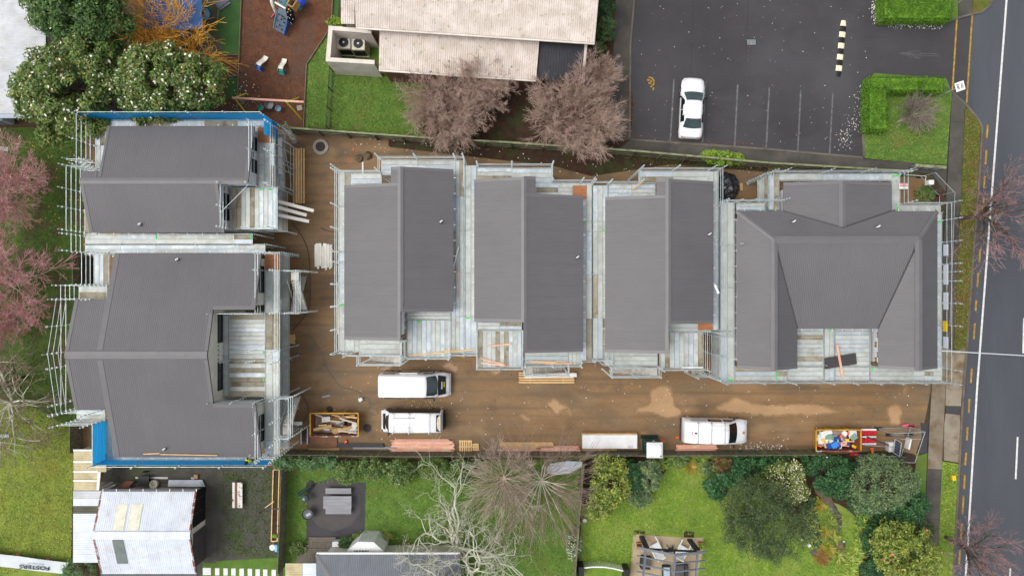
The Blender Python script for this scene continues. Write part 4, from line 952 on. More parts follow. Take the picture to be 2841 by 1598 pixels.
def blob_leaves(blobs, n, L, W, clump=.5, up=.5, shell=.55):
    area = np.array([b[3] * b[4] + b[3] * b[5] for b in blobs]); area = area / area.sum()
    CC, NN = [], []
    for b, w in zip(blobs, area):
        k = max(20, int(n * w)); c = np.array(S(b[0], b[1], b[2])); R = np.array(b[3:6])
        nc = max(6, int(4 * (b[3] * b[4]) / clump ** 2))
        d = rng.normal(size=(nc, 3)); d[:, 2] = np.abs(d[:, 2]) * 1.1 - .35; d /= np.linalg.norm(d, axis=1, keepdims=True)
        rad = rng.uniform(shell, 1.0, (nc, 1)) ** .6
        cc = c + d * rad * R * (1 - .5 * clump / R.max()) * rng.uniform(.93, 1.07, (nc, 1))
        idx = rng.integers(0, nc, k)
        e = rng.normal(size=(k, 3)); e /= np.linalg.norm(e, axis=1, keepdims=True)
        e[:, 2] = np.where(rng.random(k) < .75, np.abs(e[:, 2]), e[:, 2])
        pos = cc[idx] + e * clump * (rng.uniform(.2, 1.0, (k, 1)) ** .5) * np.array([1, 1, .8])
        pos[:, 2] = np.maximum(pos[:, 2], .05)
        CC.append(pos); NN.append(e * .55 + np.array([0, 0, up]) + rng.normal(size=(k, 3)) * .35)
    return np.concatenate(CC), np.concatenate(NN)
m_bark_t = mat('brown_tree_bark', C(92, 80, 66), C(70, 60, 50), sc=3, bump=.6, bsc=20, rough=.9)
m_lichen = mat('lichen_grey_bark', C(172, 168, 140), C(140, 134, 110), sc=2.5, bump=.5, bsc=20, rough=.9, c3=C(136, 140, 104), sc3=2)
def leafy(name, label, cat, blobs, n, L, W, m, flowers=None, clump=.5, up=.5, group=None, trunk=True, shell=.55):
    b0 = blobs[0]; c = S(b0[0], b0[1], b0[2]); root = thing(name, label, cat, (c.x, c.y, 0), group)
    if trunk:
        segs = []
        th = max(.25, b0[2] - b0[5] * .4); r = .03 * b0[3] + .02
        segs.append(((c.x, c.y, 0), (c.x + .05, c.y, th), r, r * .8))
        for b in blobs:
            bc = S(b[0], b[1], b[2])
            for i in range(5):
                a = random.uniform(0, 6.28); e = (bc.x + b[3] * .6 * math.cos(a), bc.y + b[4] * .6 * math.sin(a), bc.z + b[5] * random.uniform(.1, .5))
                segs.append(((c.x + .05, c.y, th), e, r * .6, r * .2))
        vs, fs = tubes_np(segs, 6); npmesh('trunk', vs, fs, m_bark_t, root)
    CC, NN = blob_leaves(blobs, n, L, W, clump, up, shell)
    vs, fs = leaves_np(CC, NN, L, W); npmesh('crown', vs, fs, m, root)
    if flowers:
        k, fm, sz = flowers; d = np.where(CC[:, 2] > np.quantile(CC[:, 2], .45))[0]; d = rng.choice(d, min(k, len(d)), replace=False)
        vs, fs = leaves_np(CC[d] + np.array([0, 0, sz * .7]), np.tile([[0, 0, 1.]], (len(d), 1)) + rng.normal(size=(len(d), 3)) * .6, sz, sz * .7, .5)
        npmesh('flowers', vs, fs, fm, root, kind='stuff')
    return root
def rot_about(d, ang):
    """random vector at angle ang from unit d"""
    while True:
        v = np.array([random.gauss(0, 1) for _ in range(3)]); v -= v.dot(d) * d; l = np.linalg.norm(v)
        if l > .1: break
    return d * math.cos(ang) + v / l * math.sin(ang)
def grow(segs, p, d, length, r, lev, spec):
    ns, kids, ang, lenk, jit, trop = spec[lev]
    step = length / ns; last = lev == len(spec) - 1
    for i in range(ns):
        d = d + np.array([random.gauss(0, jit), random.gauss(0, jit), random.gauss(0, jit) + trop]); d = d / np.linalg.norm(d)
        q = p + d * step; r1 = r * (1 - .75 / ns * (1 if last else .7))
        segs[lev].append((p, q, r, r1))
        if not last and (i > 0 or lev == 0):
            k = kids / ns; k = int(k) + (random.random() < k - int(k))
            for _ in range(k):
                grow(segs, q, rot_about(d, ang * random.uniform(.6, 1.3)), length * lenk * random.uniform(.7, 1.2) * (1 - .3 * i / ns), r1 * .55, lev + 1, spec)
        p, r = q, r1
    if not last:
        for _ in range(2): grow(segs, p, rot_about(d, ang * .6), length * lenk * random.uniform(.7, 1.1), r * .7, lev + 1, spec)
def bare_tree(name, label, cat, base, trunk_h, nl, reach, spec, m_limb, m_twig, r0=.12, spread=.75, group=None, twig_levels=2, lean=(0, 0), minr=.006):
    """spec per level: (segments, children, angle, length factor, jitter, upward pull)"""
    root = thing(name, label, cat, (base.x, base.y, 0), group)
    random.seed(len(label) * 31 + nl); segs = [[] for _ in spec]; tb = np.array([base.x, base.y, 0.0]); top = tb + np.array([lean[0], lean[1], trunk_h])
    for i in range(nl):
        a = 2 * math.pi * (i + random.uniform(-.3, .3)) / nl; s = spread * random.uniform(.5, 1.2)
        d = np.array([math.cos(a) * s + lean[0] * .2, math.sin(a) * s + lean[1] * .2, 1.0]); d /= np.linalg.norm(d)
        grow(segs, top + np.array([0, 0, random.uniform(-.3, .1) * min(1, trunk_h)]), d, reach * random.uniform(.75, 1.15), r0 * .55, 0, spec)
    vs, fs = tubes_np([(tb, top, r0 * 1.15, r0 * .8)], 8); npmesh('trunk', vs, fs, m_limb, root)
    def fin(L): return [(p, q, max(a, minr), max(b, minr)) for l in L for p, q, a, b in l]
    kk = len(spec) - twig_levels
    vs, fs = tubes_np(fin(segs[:kk]), 5); npmesh('limbs', vs, fs, m_limb, root)
    vs, fs = tubes_np(fin(segs[kk:]), 3); npmesh('twigs', vs, fs, m_twig, root)
    return root
def spiky(name, label, cat, p, n, L, W, m, group=None, droop=.5, z0=.05, up=.7, parent=None):
    """rosette of arching blades, three segments each"""
    root = parent or thing(name, label, cat, (p.x, p.y, 0), group)
    a = rng.uniform(0, 2 * math.pi, n); el = rng.uniform(.15, 1.35, n) * up; Ls = L * rng.uniform(.65, 1.1, n)
    ts = np.array([0, .35, .7, 1.0]); wd = np.array([.5, 1, .8, .05]) * W / 2
    vs = np.zeros((n, 8, 3)); side = np.stack([-np.sin(a), np.cos(a), np.zeros(n)], 1); out = np.stack([np.cos(a), np.sin(a), np.zeros(n)], 1)
    for j, t in enumerate(ts):
        hor = Ls * t * np.cos(el); ver = Ls * t * np.sin(el) - droop * Ls * t * t * .6
        c = np.array([p.x, p.y, z0]) + out * hor[:, None] + np.stack([np.zeros(n), np.zeros(n), np.maximum(ver, .02)], 1)
        vs[:, 2 * j] = c - side * wd[j]; vs[:, 2 * j + 1] = c + side * wd[j]
    base = (np.arange(n) * 8)[:, None]
    fs = np.concatenate([base + np.array([[2 * j, 2 * j + 1, 2 * j + 3, 2 * j + 2]]) for j in range(3)], 1).reshape(-1, 4)
    npmesh('leaves', vs.reshape(-1, 3), fs, m, root)
    return root
# leaf colours
l_mag = leafmat('magnolia_leaf', C(92, 118, 56), C(66, 94, 42), C(134, 128, 66), .5)
l_magd = leafmat('dark_evergreen_leaf', C(66, 98, 46), C(50, 80, 40), C(96, 114, 54), .5)
l_hedge = leafmat('clipped_hedge_leaf', C(84, 124, 30), C(66, 104, 24), C(104, 138, 42), .45)
l_box = leafmat('dark_box_leaf', C(68, 100, 54), C(54, 84, 46), C(92, 120, 64), .4)
l_con = leafmat('conifer_spray', C(88, 118, 74), C(70, 102, 66), C(108, 132, 82), .35)
l_cam = leafmat('camellia_leaf', C(88, 112, 58), C(68, 94, 48), C(120, 132, 72), .5)
l_yel = leafmat('yellow_green_leaf', C(118, 134, 56), C(84, 108, 46), C(160, 160, 74), .45)
l_blue = leafmat('grey_green_leaf', C(98, 118, 80), C(74, 100, 68), C(128, 142, 92), .4)
l_deep = leafmat('deep_green_leaf', C(48, 88, 50), C(38, 72, 44), C(74, 110, 60), .45)
l_bright = leafmat('bright_green_leaf', C(120, 154, 42), C(90, 124, 34), C(150, 170, 60), .35)
l_dk = leafmat('olive_conifer_leaf', C(70, 88, 52), C(54, 72, 44), C(96, 110, 66), .45)
l_gold = leafmat('golden_fern', C(140, 138, 46), C(112, 120, 40), C(164, 122, 54), .35)
l_flax = leafmat('strap_leaf', C(84, 124, 58), C(104, 138, 60), C(176, 180, 84), .4)
l_rust = leafmat('rusty_flower_head', C(118, 74, 50), C(96, 58, 42), None, .35)
m_flw = mat('white_petal', C(244, 240, 226), C(226, 220, 196), sc=4, rough=.6, island=.1)
m_flp = mat('pink_petal', C(214, 118, 120), rough=.6, island=.2)
t_pink = mat('pink_twig', C(204, 176, 162), C(176, 150, 132), sc=.7, rough=.8, island=.3, world_co=True)
t_rose = mat('rosy_twig', C(214, 156, 160), C(196, 148, 144), sc=.7, rough=.8, island=.3, world_co=True)
t_brown = mat('brown_twig', C(164, 146, 126), C(138, 120, 104), sc=.7, rough=.8, island=.3, world_co=True)
t_grey = mat('pale_lichen_twig', C(212, 212, 192), C(190, 188, 166), sc=.7, rough=.8, island=.2, world_co=True)
t_gold = mat('golden_willow_stem', C(236, 180, 70), C(216, 160, 66), sc=.7, rough=.7, island=.3, world_co=True)
t_straw = mat('straw_twig', C(222, 204, 186), C(200, 182, 164), sc=.7, rough=.8, island=.25, world_co=True)
# ---- top left: magnolias and golden willows
leafy('magnolia_tree', 'leftmost evergreen tree dotted with white flowers, overhanging the pale roof', 'tree', [(190, 235, 5.2, 3.5, 3.0, 2.6), (110, 260, 4.6, 1.9, 2.3, 1.8), (250, 150, 5.0, 2.0, 1.8, 1.8), (235, 330, 4.2, 2.0, 1.8, 1.5), (155, 375, 3.0, 1.3, 1.1, 1.2)], 26000, .24, .12, l_mag, (420, m_flw, .2), .55, group='flowering evergreens by the kindergarten')
leafy('magnolia_tree', 'evergreen tree thick with white flowers, overhanging the blue netting', 'tree', [(455, 225, 5.0, 3.2, 2.6, 2.4), (560, 235, 4.4, 2.0, 1.9, 1.8), (385, 240, 4.6, 2.0, 2.2, 2.0), (440, 300, 4.2, 2.4, 1.4, 1.6)], 24000, .22, .11, l_mag, (520, m_flw, .19), .5, group='flowering evergreens by the kindergarten')
leafy('evergreen_tree', 'dark green evergreen tree without flowers at the top edge', 'tree', [(210, 30, 5.2, 3.2, 2.6, 2.6), (300, 60, 4.6, 2.2, 2.2, 2.0), (150, 20, 4.6, 2.0, 1.8, 1.8), (290, 140, 4.2, 1.4, 1.4, 1.4)], 18000, .24, .12, l_magd, (30, m_flw, .16), .55)
SPW = [(4, 7, .55, .8, .10, .06), (4, 5, .5, .7, .12, .02), (4, 0, .4, .6, .14, -.03)]
bare_tree('willow_shrub', 'golden stemmed bare willow beside the dark evergreen', 'shrub', S(410, 80), .3, 20, 2.7, SPW, t_gold, t_gold, .07, 1.1, 'golden willows', minr=.0135)
bare_tree('willow_shrub', 'golden stemmed bare willow beside the strip of artificial grass', 'shrub', S(540, 142), .3, 20, 2.5, SPW, t_gold, t_gold, .07, 1.15, 'golden willows', minr=.0135)
bare_tree('willow_shrub', 'thin bare willow in front of the blue canopy', 'shrub', S(475, 60), .3, 9, 2.2, SPW, t_gold, t_straw, .06, .9, 'golden willows', minr=.008)
# ---- left edge: pink and brown bare trees
SPP = [(4, 7, .6, .64, .10, .04), (4, 7, .65, .62, .12, .04), (3, 7, .65, .62, .14, .03), (3, 0, .4, .6, .16, .02)]
bare_tree('blossom_tree', 'rosy twigged bare tree highest on the left edge', 'tree', S(84, 535), .9, 12, 2.9, SPP, m_lichen, t_rose, .14, .95, 'rosy bare trees in the left yard', minr=.0095)
bare_tree('blossom_tree', 'rosy twigged bare tree with green limbs, second down the left edge', 'tree', S(82, 768), .9, 12, 2.9, SPP, m_lichen, t_rose, .15, .95, 'rosy bare trees in the left yard', minr=.0095)
bare_tree('blossom_tree', 'small rosy twigged bare tree, third down the left edge', 'tree', S(72, 890), .8, 8, 1.7, SPP, m_lichen, t_rose, .12, .9, 'rosy bare trees in the left yard', minr=.0095)
bare_tree('bare_tree', 'thin brown bare tree at the left edge below the rosy ones', 'tree', S(70, 1045), .8, 8, 2.3, SPP[:1] + SPP[2:], m_bark_t, t_brown, .1, .95)
SPG = [(5, 5, .7, .65, .18, .02), (4, 5, .7, .6, .2, .02), (3, 4, .6, .6, .22, .02), (3, 0, .5, .6, .2, .02)]
bare_tree('bare_tree', 'grey lichened bare tree in the left yard above the bright lawn', 'tree', S(55, 1112), 1.0, 11, 3.4, SPG, t_grey, t_brown, .17, 1.2, minr=.011)
# ---- school garden: dense pinkish bare trees
SPD = [(4, 7, .6, .66, .08, .03), (4, 8, .6, .64, .11, .03), (3, 9, .6, .62, .14, .02), (3, 0, .4, .6, .16, .01)]
bare_tree('bare_tree', 'dense reddish grey bare tree on the lawn edge, left of two in the school garden', 'tree', S(1245, 325), 1.2, 20, 2.25, SPD, t_brown, t_pink, .17, 1.35, 'pinkish bare trees in the school garden', minr=.0072)
bare_tree('bare_tree', 'small reddish bare tree pressed against the mossy roof', 'tree', S(1345, 275), 1.1, 9, 1.9, SPD, t_brown, t_pink, .12, .8, 'pinkish bare trees in the school garden', minr=.007)
bare_tree('bare_tree', 'dense reddish grey bare tree reaching over the long fence beside the car park', 'tree', S(1588, 350), 1.2, 20, 2.35, SPD, t_brown, t_pink, .18, 1.35, 'pinkish bare trees in the school garden', minr=.0072)
bare_tree('bare_tree', 'reddish bare tree between the black lean-to roof and the car park', 'tree', S(1645, 245), 1.1, 12, 1.8, SPD, t_brown, t_pink, .15, .95, 'pinkish bare trees in the school garden', minr=.007)
# ---- street trees
SPS = [(5, 5, .6, .62, .14, .03), (4, 5, .6, .6, .16, .02), (3, 4, .5, .6, .16, .02), (3, 0, .4, .6, .16, .02)]
t_red = mat('reddish_street_twig', C(184, 144, 142), C(160, 124, 122), sc=.7, rough=.8, island=.25, world_co=True)
bare_tree('street_tree', 'bare street tree leaning over the road beside the verge', 'tree', S(2660, 606), 2.2, 9, 2.9, SPS, m_bark_t, t_red, .14, 1.1, 'bare street trees', lean=(.5, 0), minr=.007)
bare_tree('street_tree', 'bare street tree at the bottom right by the bright verge', 'tree', S(2620, 1488), 2.0, 9, 2.4, SPS, m_bark_t, t_red, .12, 1.0, 'bare street trees', lean=(.4, -.2), minr=.007)
# ---- bottom middle
SPC = [(7, 5, .7, .62, .28, -.02), (5, 4, .75, .6, .34, -.02), (5, 3, .7, .6, .36, 0), (4, 0, .5, .6, .36, 0)]
bare_tree('corkscrew_willow', 'pale twisted bare willow over the dark roofed house', 'tree', S(1272, 1500), 1.5, 10, 4.3, SPC, t_grey, t_grey, .2, 1.5, minr=.010)
SPR = [(4, 8, .45, .75, .05, .01), (4, 6, .4, .7, .07, .0), (4, 0, .3, .6, .08, 0)]
bare_tree('bare_shrub', 'broad straw coloured bare shrub with straight twigs under the fence', 'shrub', S(1398, 1322), .6, 22, 2.1, SPR, t_straw, t_straw, .055, 1.3, minr=.008)
bare_tree('bare_tree', 'brown bare tree with long straight shoots beside the garden fence', 'tree', S(1500, 1325), .8, 20, 3.0, SPR, t_grey, mat('purple_brown_twig', C(178, 152, 142), C(152, 128, 120), sc=.7, rough=.8, island=.25, world_co=True), .08, 1.3, minr=.007)
leafy('flowering_shrub', 'small white flowered bush against the garden fence', 'shrub', [(1590, 1510, .7, .55, 1.3, .7)], 1500, .12, .06, l_blue, (260, m_flw, .08), .25)
for i, (x, y, w, h, lab, lm, n) in enumerate([
    (795, 1281, 1.0, .55, 'feathery conifer hedge plant in the corner by the scaffold', l_con, 2600), (860, 1280, 1.0, .6, 'feathery conifer hedge plant below the brown plywood', l_con, 2600), (912, 1280, .8, .6, 'feathery conifer hedge plant next to the round bushes', l_con, 2200),
    (962, 1308, 1.05, .95, 'loose round bush, leftmost along the paling fence', l_cam, 2600), (1030, 1298, 1.35, .85, 'wide camellia bush second along the paling fence', l_cam, 3200), (1112, 1306, 1.15, 1.1, 'clipped round bush in the middle of the fence row', l_cam, 3200), (1200, 1296, 1.35, .8, 'wide bush fourth along the paling fence', l_cam, 3000), (1283, 1308, 1.05, 1.05, 'round bush with white flowers at the end of the fence row', l_cam, 3000)]):
    leafy('hedge_bush', lab, 'bush', [(x, y, 1.0, w, h, .95)], n, .13, .075, lm, (14, m_flw, .12) if i in (5, 7) else None, .3, group='bushes along the paling fence', shell=.7)
leafy('hedge_bush', 'low clipped strip of box hedge by the bay window', 'bush', [(1005, 1487, .35, .8, .3, .3), (1070, 1489, .35, .9, .28, .3)], 1600, .08, .05, l_yel, None, .2, trunk=False)
leafy('garden_shrub', 'dark rounded shrub beside the deck steps', 'shrub', [(960, 1506, .6, .6, .55, .55)], 1200, .1, .06, l_box, None, .25)
leafy('garden_shrub', 'low leafy shrub at the corner of the timber deck', 'shrub', [(825, 1522, .4, .7, .55, .4)], 1200, .12, .07, l_cam, None, .25)
leafy('garden_shrub', 'dark feathery conifer beside the white banner and garage', 'shrub', [(225, 1580, 1.2, 1.4, 1.0, 1.1)], 3500, .14, .04, l_con, None, .35)
# ---- right-hand garden
leafy('garden_tree', 'yellow leaved bushy tree beside the wooden garden fence', 'tree', [(1690, 1345, 2.2, 1.6, 1.9, 1.3), (1665, 1400, 1.8, 1.1, 1.2, 1.0), (1690, 1290, 1.8, 1.3, .9, 1.0)], 5200, .2, .09, l_yel, None, .4)
leafy('garden_tree', 'slim dark tree just below the portable toilet', 'tree', [(1755, 1320, 1.6, .8, 1.2, 1.1)], 2600, .13, .06, l_deep, None, .3)
leafy('garden_tree', 'pale leaved shrub tree right of the dark slim one', 'tree', [(1800, 1315, 1.5, .95, 1.3, 1.0)], 3200, .15, .07, l_blue, (20, m_flp, .1), .3)
leafy('garden_tree', 'fine grey green bush at the lawn edge below the pale shrub', 'shrub', [(1775, 1380, .9, 1.0, .8, .7)], 3200, .1, .05, l_blue, None, .28)
leafy('garden_shrub', 'deep green large leaved shrub left of the big dark conifer', 'shrub', [(1985, 1350, .8, .95, 1.1, .7), (2040, 1320, .9, 1.1, .9, .8)], 2800, .24, .13, l_deep, None, .4)
leafy('garden_shrub', 'leafy green shrub against the fence above the white flowering bush', 'shrub', [(2105, 1290, .9, 1.5, .9, .8), (2170, 1285, .8, .9, .7, .7)], 2800, .16, .09, l_deep, None, .35)
leafy('hydrangea', 'hydrangea with rusty brown flower heads by the fence', 'shrub', [(2000, 1288, .6, .85, .75, .5)], 900, .13, .09, l_cam, (90, l_rust, .22), .3)
leafy('garden_shrub', 'soft green mound beside the rusty hydrangea', 'shrub', [(1960, 1298, .5, .5, .55, .4)], 1000, .1, .06, l_blue, None, .22)
leafy('conifer_tree', 'big dark olive tree with bare inner branches in the right garden', 'tree', [(2110, 1440, 3.6, 3.1, 3.0, 2.2), (2080, 1400, 3.0, 2.3, 2.0, 1.8), (2160, 1480, 3.0, 2.4, 2.2, 1.9), (2060, 1460, 2.6, 1.6, 1.6, 1.4)], 26000, .13, .045, l_dk, None, .42)
leafy('flowering_shrub', 'olive bush covered in tiny white flowers beside the dark tree', 'shrub', [(2175, 1325, 1.6, 1.7, 1.5, 1.2), (2205, 1360, 1.3, 1.1, 1.0, .9), (2120, 1350, 1.2, 1.0, .9, .9)], 6500, .12, .06, l_yel, (800, m_flw, .09), .3)
leafy('garden_tree', 'glossy dark ivy like bush below the yellow skip', 'tree', [(2300, 1315, 1.7, 1.7, 1.5, 1.2), (2325, 1350, 1.4, 1.1, 1.0, .9), (2260, 1285, 1.2, .9, .7, .8)], 6500, .17, .09, l_deep, (6, m_flw, .1), .35)
leafy('garden_tree', 'grey green spreading tree at the corner by the mesh fence', 'tree', [(2440, 1340, 2.6, 2.4, 2.1, 1.7), (2500, 1330, 2.2, 1.4, 1.6, 1.2), (2400, 1380, 2.0, 1.5, 1.3, 1.1), (2430, 1290, 2.0, 1.5, .9, 1.0)], 13000, .14, .06, l_blue, None, .36)
leafy('garden_tree', 'dark glossy bush beside the footpath below the grey green tree', 'tree', [(2530, 1400, 1.6, 1.3, 1.5, 1.2), (2500, 1425, 1.3, 1.0, .9, .9)], 4800, .16, .09, l_deep, None, .35)
leafy('camellia_tree', 'large rounded camellia with pink flowers at the bottom right', 'tree', [(2510, 1530, 2.4, 2.5, 2.2, 1.8), (2480, 1490, 2.2, 1.6, 1.4, 1.4), (2545, 1570, 2.0, 1.6, 1.5, 1.4)], 14000, .16, .09, l_yel, (40, m_flp, .18), .38)
leafy('garden_shrub', 'dark shrub between the strap leaved border and the camellia', 'shrub', [(2415, 1500, .8, .8, 1.2, .6)], 2000, .14, .07, l_deep, None, .3)
for x, y, lab in ((1815, 1292, 'yellow variegated flax clump beside the pale shrub tree'), (1915, 1290, 'yellow variegated flax clump standing alone on the lawn edge')):
    spiky('flax', lab, 'plant', S(x, y), 70, .95, .07, l_gold, 'flax clumps', .4)
for x, y, lab in ((1835, 1285, 'green flax clump directly below the portable toilet'), (1865, 1283, 'green strap leaved clump between the two yellow flaxes'), (1945, 1283, 'green strap leaved clump left of the hydrangea')):
    spiky('flax', lab, 'plant', S(x, y), 60, .9, .06, l_flax, 'green strap leaved clumps', .5)
spiky('cordyline', 'dark spiky cabbage palm beside the strap leaved border', 'plant', S(2424, 1440), 150, 1.15, .06, l_deep, None, .15, 1.2, .75)
for i in range(26):
    y = 1425 + i * 7.2; x = 2385 + random.uniform(-12, 16) - max(0, i - 8) * 1.3 + (max(0, 8 - i)) * .8
    lab = ('dark green strap leaved lily clump in the upper' if i < 9 else 'yellow tipped strap leaved lily clump in the lower') + ' part of the curving border'
    spiky('lily_clump', lab, 'plant', S(x, y), 26, .7, .055, l_flax if i < 9 else leafmat('yellow_strap_leaf', C(140, 164, 62), C(108, 144, 56), C(196, 196, 110), .35), 'dark lily clumps of the border' if i < 9 else 'yellow lily clumps of the border', .55)
for x, y, lab, mm in ((2276, 1398, 'small golden fern at the top of the pond', l_gold), (2300, 1450, 'lime green fern in the middle beside the pond', l_yel), (2290, 1475, 'golden fern just below the lime green one', l_gold), (2312, 1492, 'lime fern between the golden ones', l_yel), (2300, 1520, 'brown tipped fern at the pond outlet', l_gold), (2280, 1545, 'rusty fern at the bottom of the pond', mat('rusty_fern', C(150, 110, 56), C(124, 92, 46), sc=2, island=.3)), (2325, 1540, 'green fern beside the small lawn strip', l_yel)):
    spiky('fern', lab, 'plant', S(x, y), 80, .85, .09, mm, 'ferns round the pond', .6)
leafy('dry_shrub', 'dry brown twiggy patch between pond rocks and grey green tree', 'shrub', [(2352, 1385, .25, .9, .7, .25)], 900, .1, .03, mat('dry_brown_leaf', C(104, 70, 50), C(80, 56, 42), sc=2, island=.3, world_co=True), None, .25, trunk=False)
for i, (x, y, r, lm, lab) in enumerate(((2245, 1290, .8, l_deep, 'dark filler shrub between the white flowering bush and the ivy like bush'), (2375, 1300, .8, l_deep, 'dark filler shrub left of the grey green tree top'), (2235, 1390, .7, l_dk, 'small olive shrub at the right edge of the big dark tree'), (2385, 1395, .9, l_deep, 'dark shrub below the grey green tree near the lily border'), (2455, 1440, .9, l_deep, 'dark shrub right of the spiky cabbage palm'), (2560, 1470, .8, l_dk, 'olive shrub between the camellia and the footpath'), (2420, 1575, .9, l_deep, 'dark shrub at the bottom left of the camellia'), (1890, 1275, .5, l_cam, 'low green plant by the fence behind the yellow flax'), (2060, 1275, .7, l_deep, 'dark leafy plant by the fence right of the hydrangea'), (1730, 1285, .7, l_deep, 'dark leafy plant by the fence left of the portable toilet'))):
    leafy('garden_shrub', lab, 'shrub', [(x, y, r * .8, r * 1.1, r, r * .7)], 1500, .15, .08, lm, None, .3)
# ---- school and car park hedges
leafy('round_shrub', 'clipped dark ball shrub beside the school path', 'shrub', [(1678, 82, .9, .8, .95, .85)], 3200, .1, .06, l_box, None, .22, shell=.9)
leafy('garden_shrub', 'tall green hedge plant at the top edge beside the school roof', 'shrub', [(1680, 15, .9, .7, 1.4, .8)], 3000, .11, .06, l_deep, None, .25)
leafy('garden_shrub', 'small green shrub at the corner of the school roof by the black lean-to', 'shrub', [(1664, 132, .6, .55, .5, .5)], 1100, .1, .06, l_cam, None, .22)
leafy('garden_shrub', 'bright small shrub between the cream wall and the mossy roof', 'shrub', [(928, 62, .9, .6, .35, .5), (944, 66, .9, .45, .3, .5)], 1200, .11, .06, l_bright, None, .2)
leafy('garden_shrub', 'lime green shrub growing through the long fence', 'shrub', [(2000, 440, 1.2, 1.3, .55, .6), (1965, 436, 1.0, .7, .5, .5), (2040, 444, .9, .8, .5, .5)], 2400, .13, .07, l_bright, None, .25)
leafy('weed_patch', 'weeds and brown stalks inside the corner mesh fence by the meter box', 'weeds', [(2565, 540, .2, .9, .7, .25)], 900, .13, .06, l_cam, None, .25, trunk=False)
def hedge(label, rects, h):
    p = S(*rects[0][:2]); root = thing('clipped_hedge', label, 'hedge', (p.x, p.y, 0), 'clipped hedges of the car park')
    CC, NN = [], []; core = MB()
    for x0, y0, x1, y1 in rects:
        a, b = S(x0, y0, h), S(x1, y1, h); X0, X1, Y0, Y1 = a.x, b.x, b.y, a.y
        core.box(((X0 + X1) / 2, (Y0 + Y1) / 2, h * .47), (X1 - X0 - .3, Y1 - Y0 - .3, h * .9))
        A = (X1 - X0) * (Y1 - Y0); n = int(A * 420)
        top = np.stack([rng.uniform(X0, X1, n), rng.uniform(Y0, Y1, n), np.zeros(n)], 1)
        ex = np.minimum(np.minimum(top[:, 0] - X0, X1 - top[:, 0]), np.minimum(top[:, 1] - Y0, Y1 - top[:, 1]))
        top[:, 2] = h - .34 * np.exp(-ex / .16) + rng.normal(0, .035, n) + .04 * np.sin(top[:, 0] * 5) * np.sin(top[:, 1] * 4); CC.append(top); NN.append(np.tile([[0, 0, .6]], (n, 1)) + rng.normal(size=(n, 3)) * .5)
        for ax, v, s in ((0, X0, -1), (0, X1, 1), (1, Y0, -1), (1, Y1, 1)):
            m = int(((Y1 - Y0) if ax == 0 else (X1 - X0)) * h * 260); q = np.zeros((m, 3)); q[:, ax] = v + rng.normal(0, .04, m); q[:, 1 - ax] = rng.uniform(Y0, Y1, m) if ax == 0 else rng.uniform(X0, X1, m); q[:, 2] = rng.uniform(.08, h - .05, m)
            e = np.zeros((m, 3)); e[:, ax] = s; e[:, 2] = .4; CC.append(q); NN.append(e + rng.normal(size=(m, 3)) * .45)
    core.build('inner_foliage', l_hedge, root)
    vs, fs = leaves_np(np.concatenate(CC), np.concatenate(NN), .095, .06); npmesh('leaves', vs, fs, l_hedge, root)
hedge('L shaped clipped hedge round the small lawn beside the car park entrance', [(2414, 212, 2622, 254), (2410, 236, 2466, 362)], 1.3)
hedge('long clipped hedge at the top edge beside the car park entrance', [(2452, -40, 2646, 54)], 1.3)
SPB = [(3, 8, .5, .7, .06, .0), (3, 7, .4, .6, .06, 0), (3, 0, .3, .6, .06, 0)]
bare_tree('bare_shrub', 'grey pollarded dome of straight twigs on the small lawn', 'shrub', S(2488, 340), 1.1, 26, .95, SPB, m_lichen, mat('grey_twig', C(162, 148, 138), C(136, 122, 116), sc=1, island=.2, world_co=True), .1, 1.3, lean=(.6, .3), minr=.008)
# ------------------------------------------------------------------ neighbouring buildings
m_school = mat('lichened_school_roof', C(218, 206, 196), C(194, 180, 168), sc=1.0, rough=.75, c3=C(150, 154, 108), sc3=3.2, lo3=.57, hi3=.7, world_co=True, fine=.1, bsc=12)
m_creamw = mat('cream_render', C(226, 218, 206), C(206, 196, 182), sc=.8, rough=.8, world_co=True, c3=C(186, 176, 158), sc3=.7, lo3=.55, hi3=.75)
m_brickw = mat('brown_cladding_wall', C(112, 78, 62), C(92, 64, 52), sc=3, rough=.85)
m_lean = mat('black_lean_to_roof', C(52, 52, 58), C(42, 42, 48), sc=1, rough=.45)
m_whiteroof = mat('weathered_white_roof', C(206, 208, 210), C(186, 188, 190), sc=.9, rough=.6, world_co=True, c3=C(172, 168, 158), sc3=.6, lo3=.52, hi3=.75)
m_steelroof = mat('pale_blue_roof_iron', C(218, 223, 229), C(202, 209, 217), sc=1.0, rough=.45, world_co=True, c3=C(190, 186, 186), sc3=.9, lo3=.52, hi3=.75, rand=.02)
m_rust = mat('rust', C(142, 84, 62), C(112, 66, 50), sc=3, rough=.9, c3=C(196, 190, 186), sc3=2.2)
m_clear = mat('yellowed_clear_roofing', C(200, 188, 150), C(174, 160, 120), sc=1.2, rough=.5, world_co=True)
m_sky = mat('skylight_sheet', C(226, 224, 204), C(206, 204, 180), sc=2, rough=.4)
m_skyd = mat('grey_skylight_sheet', C(120, 128, 124), C(104, 112, 108), sc=2, rough=.4)
m_white = mat('white_paint', C(232, 232, 230), C(216, 216, 212), sc=1.5, rough=.5)
m_dark = mat('dark_grey_iron', C(92, 88, 88), C(78, 74, 74), sc=2, rough=.5)
m_acm = mat('air_conditioner_case', C(214, 208, 190), rough=.5)
m_grille = mat('black_grille', C(40, 40, 42), rough=.5)
m_gut = mat('blue_grey_gutter', C(160, 172, 184), rough=.5)
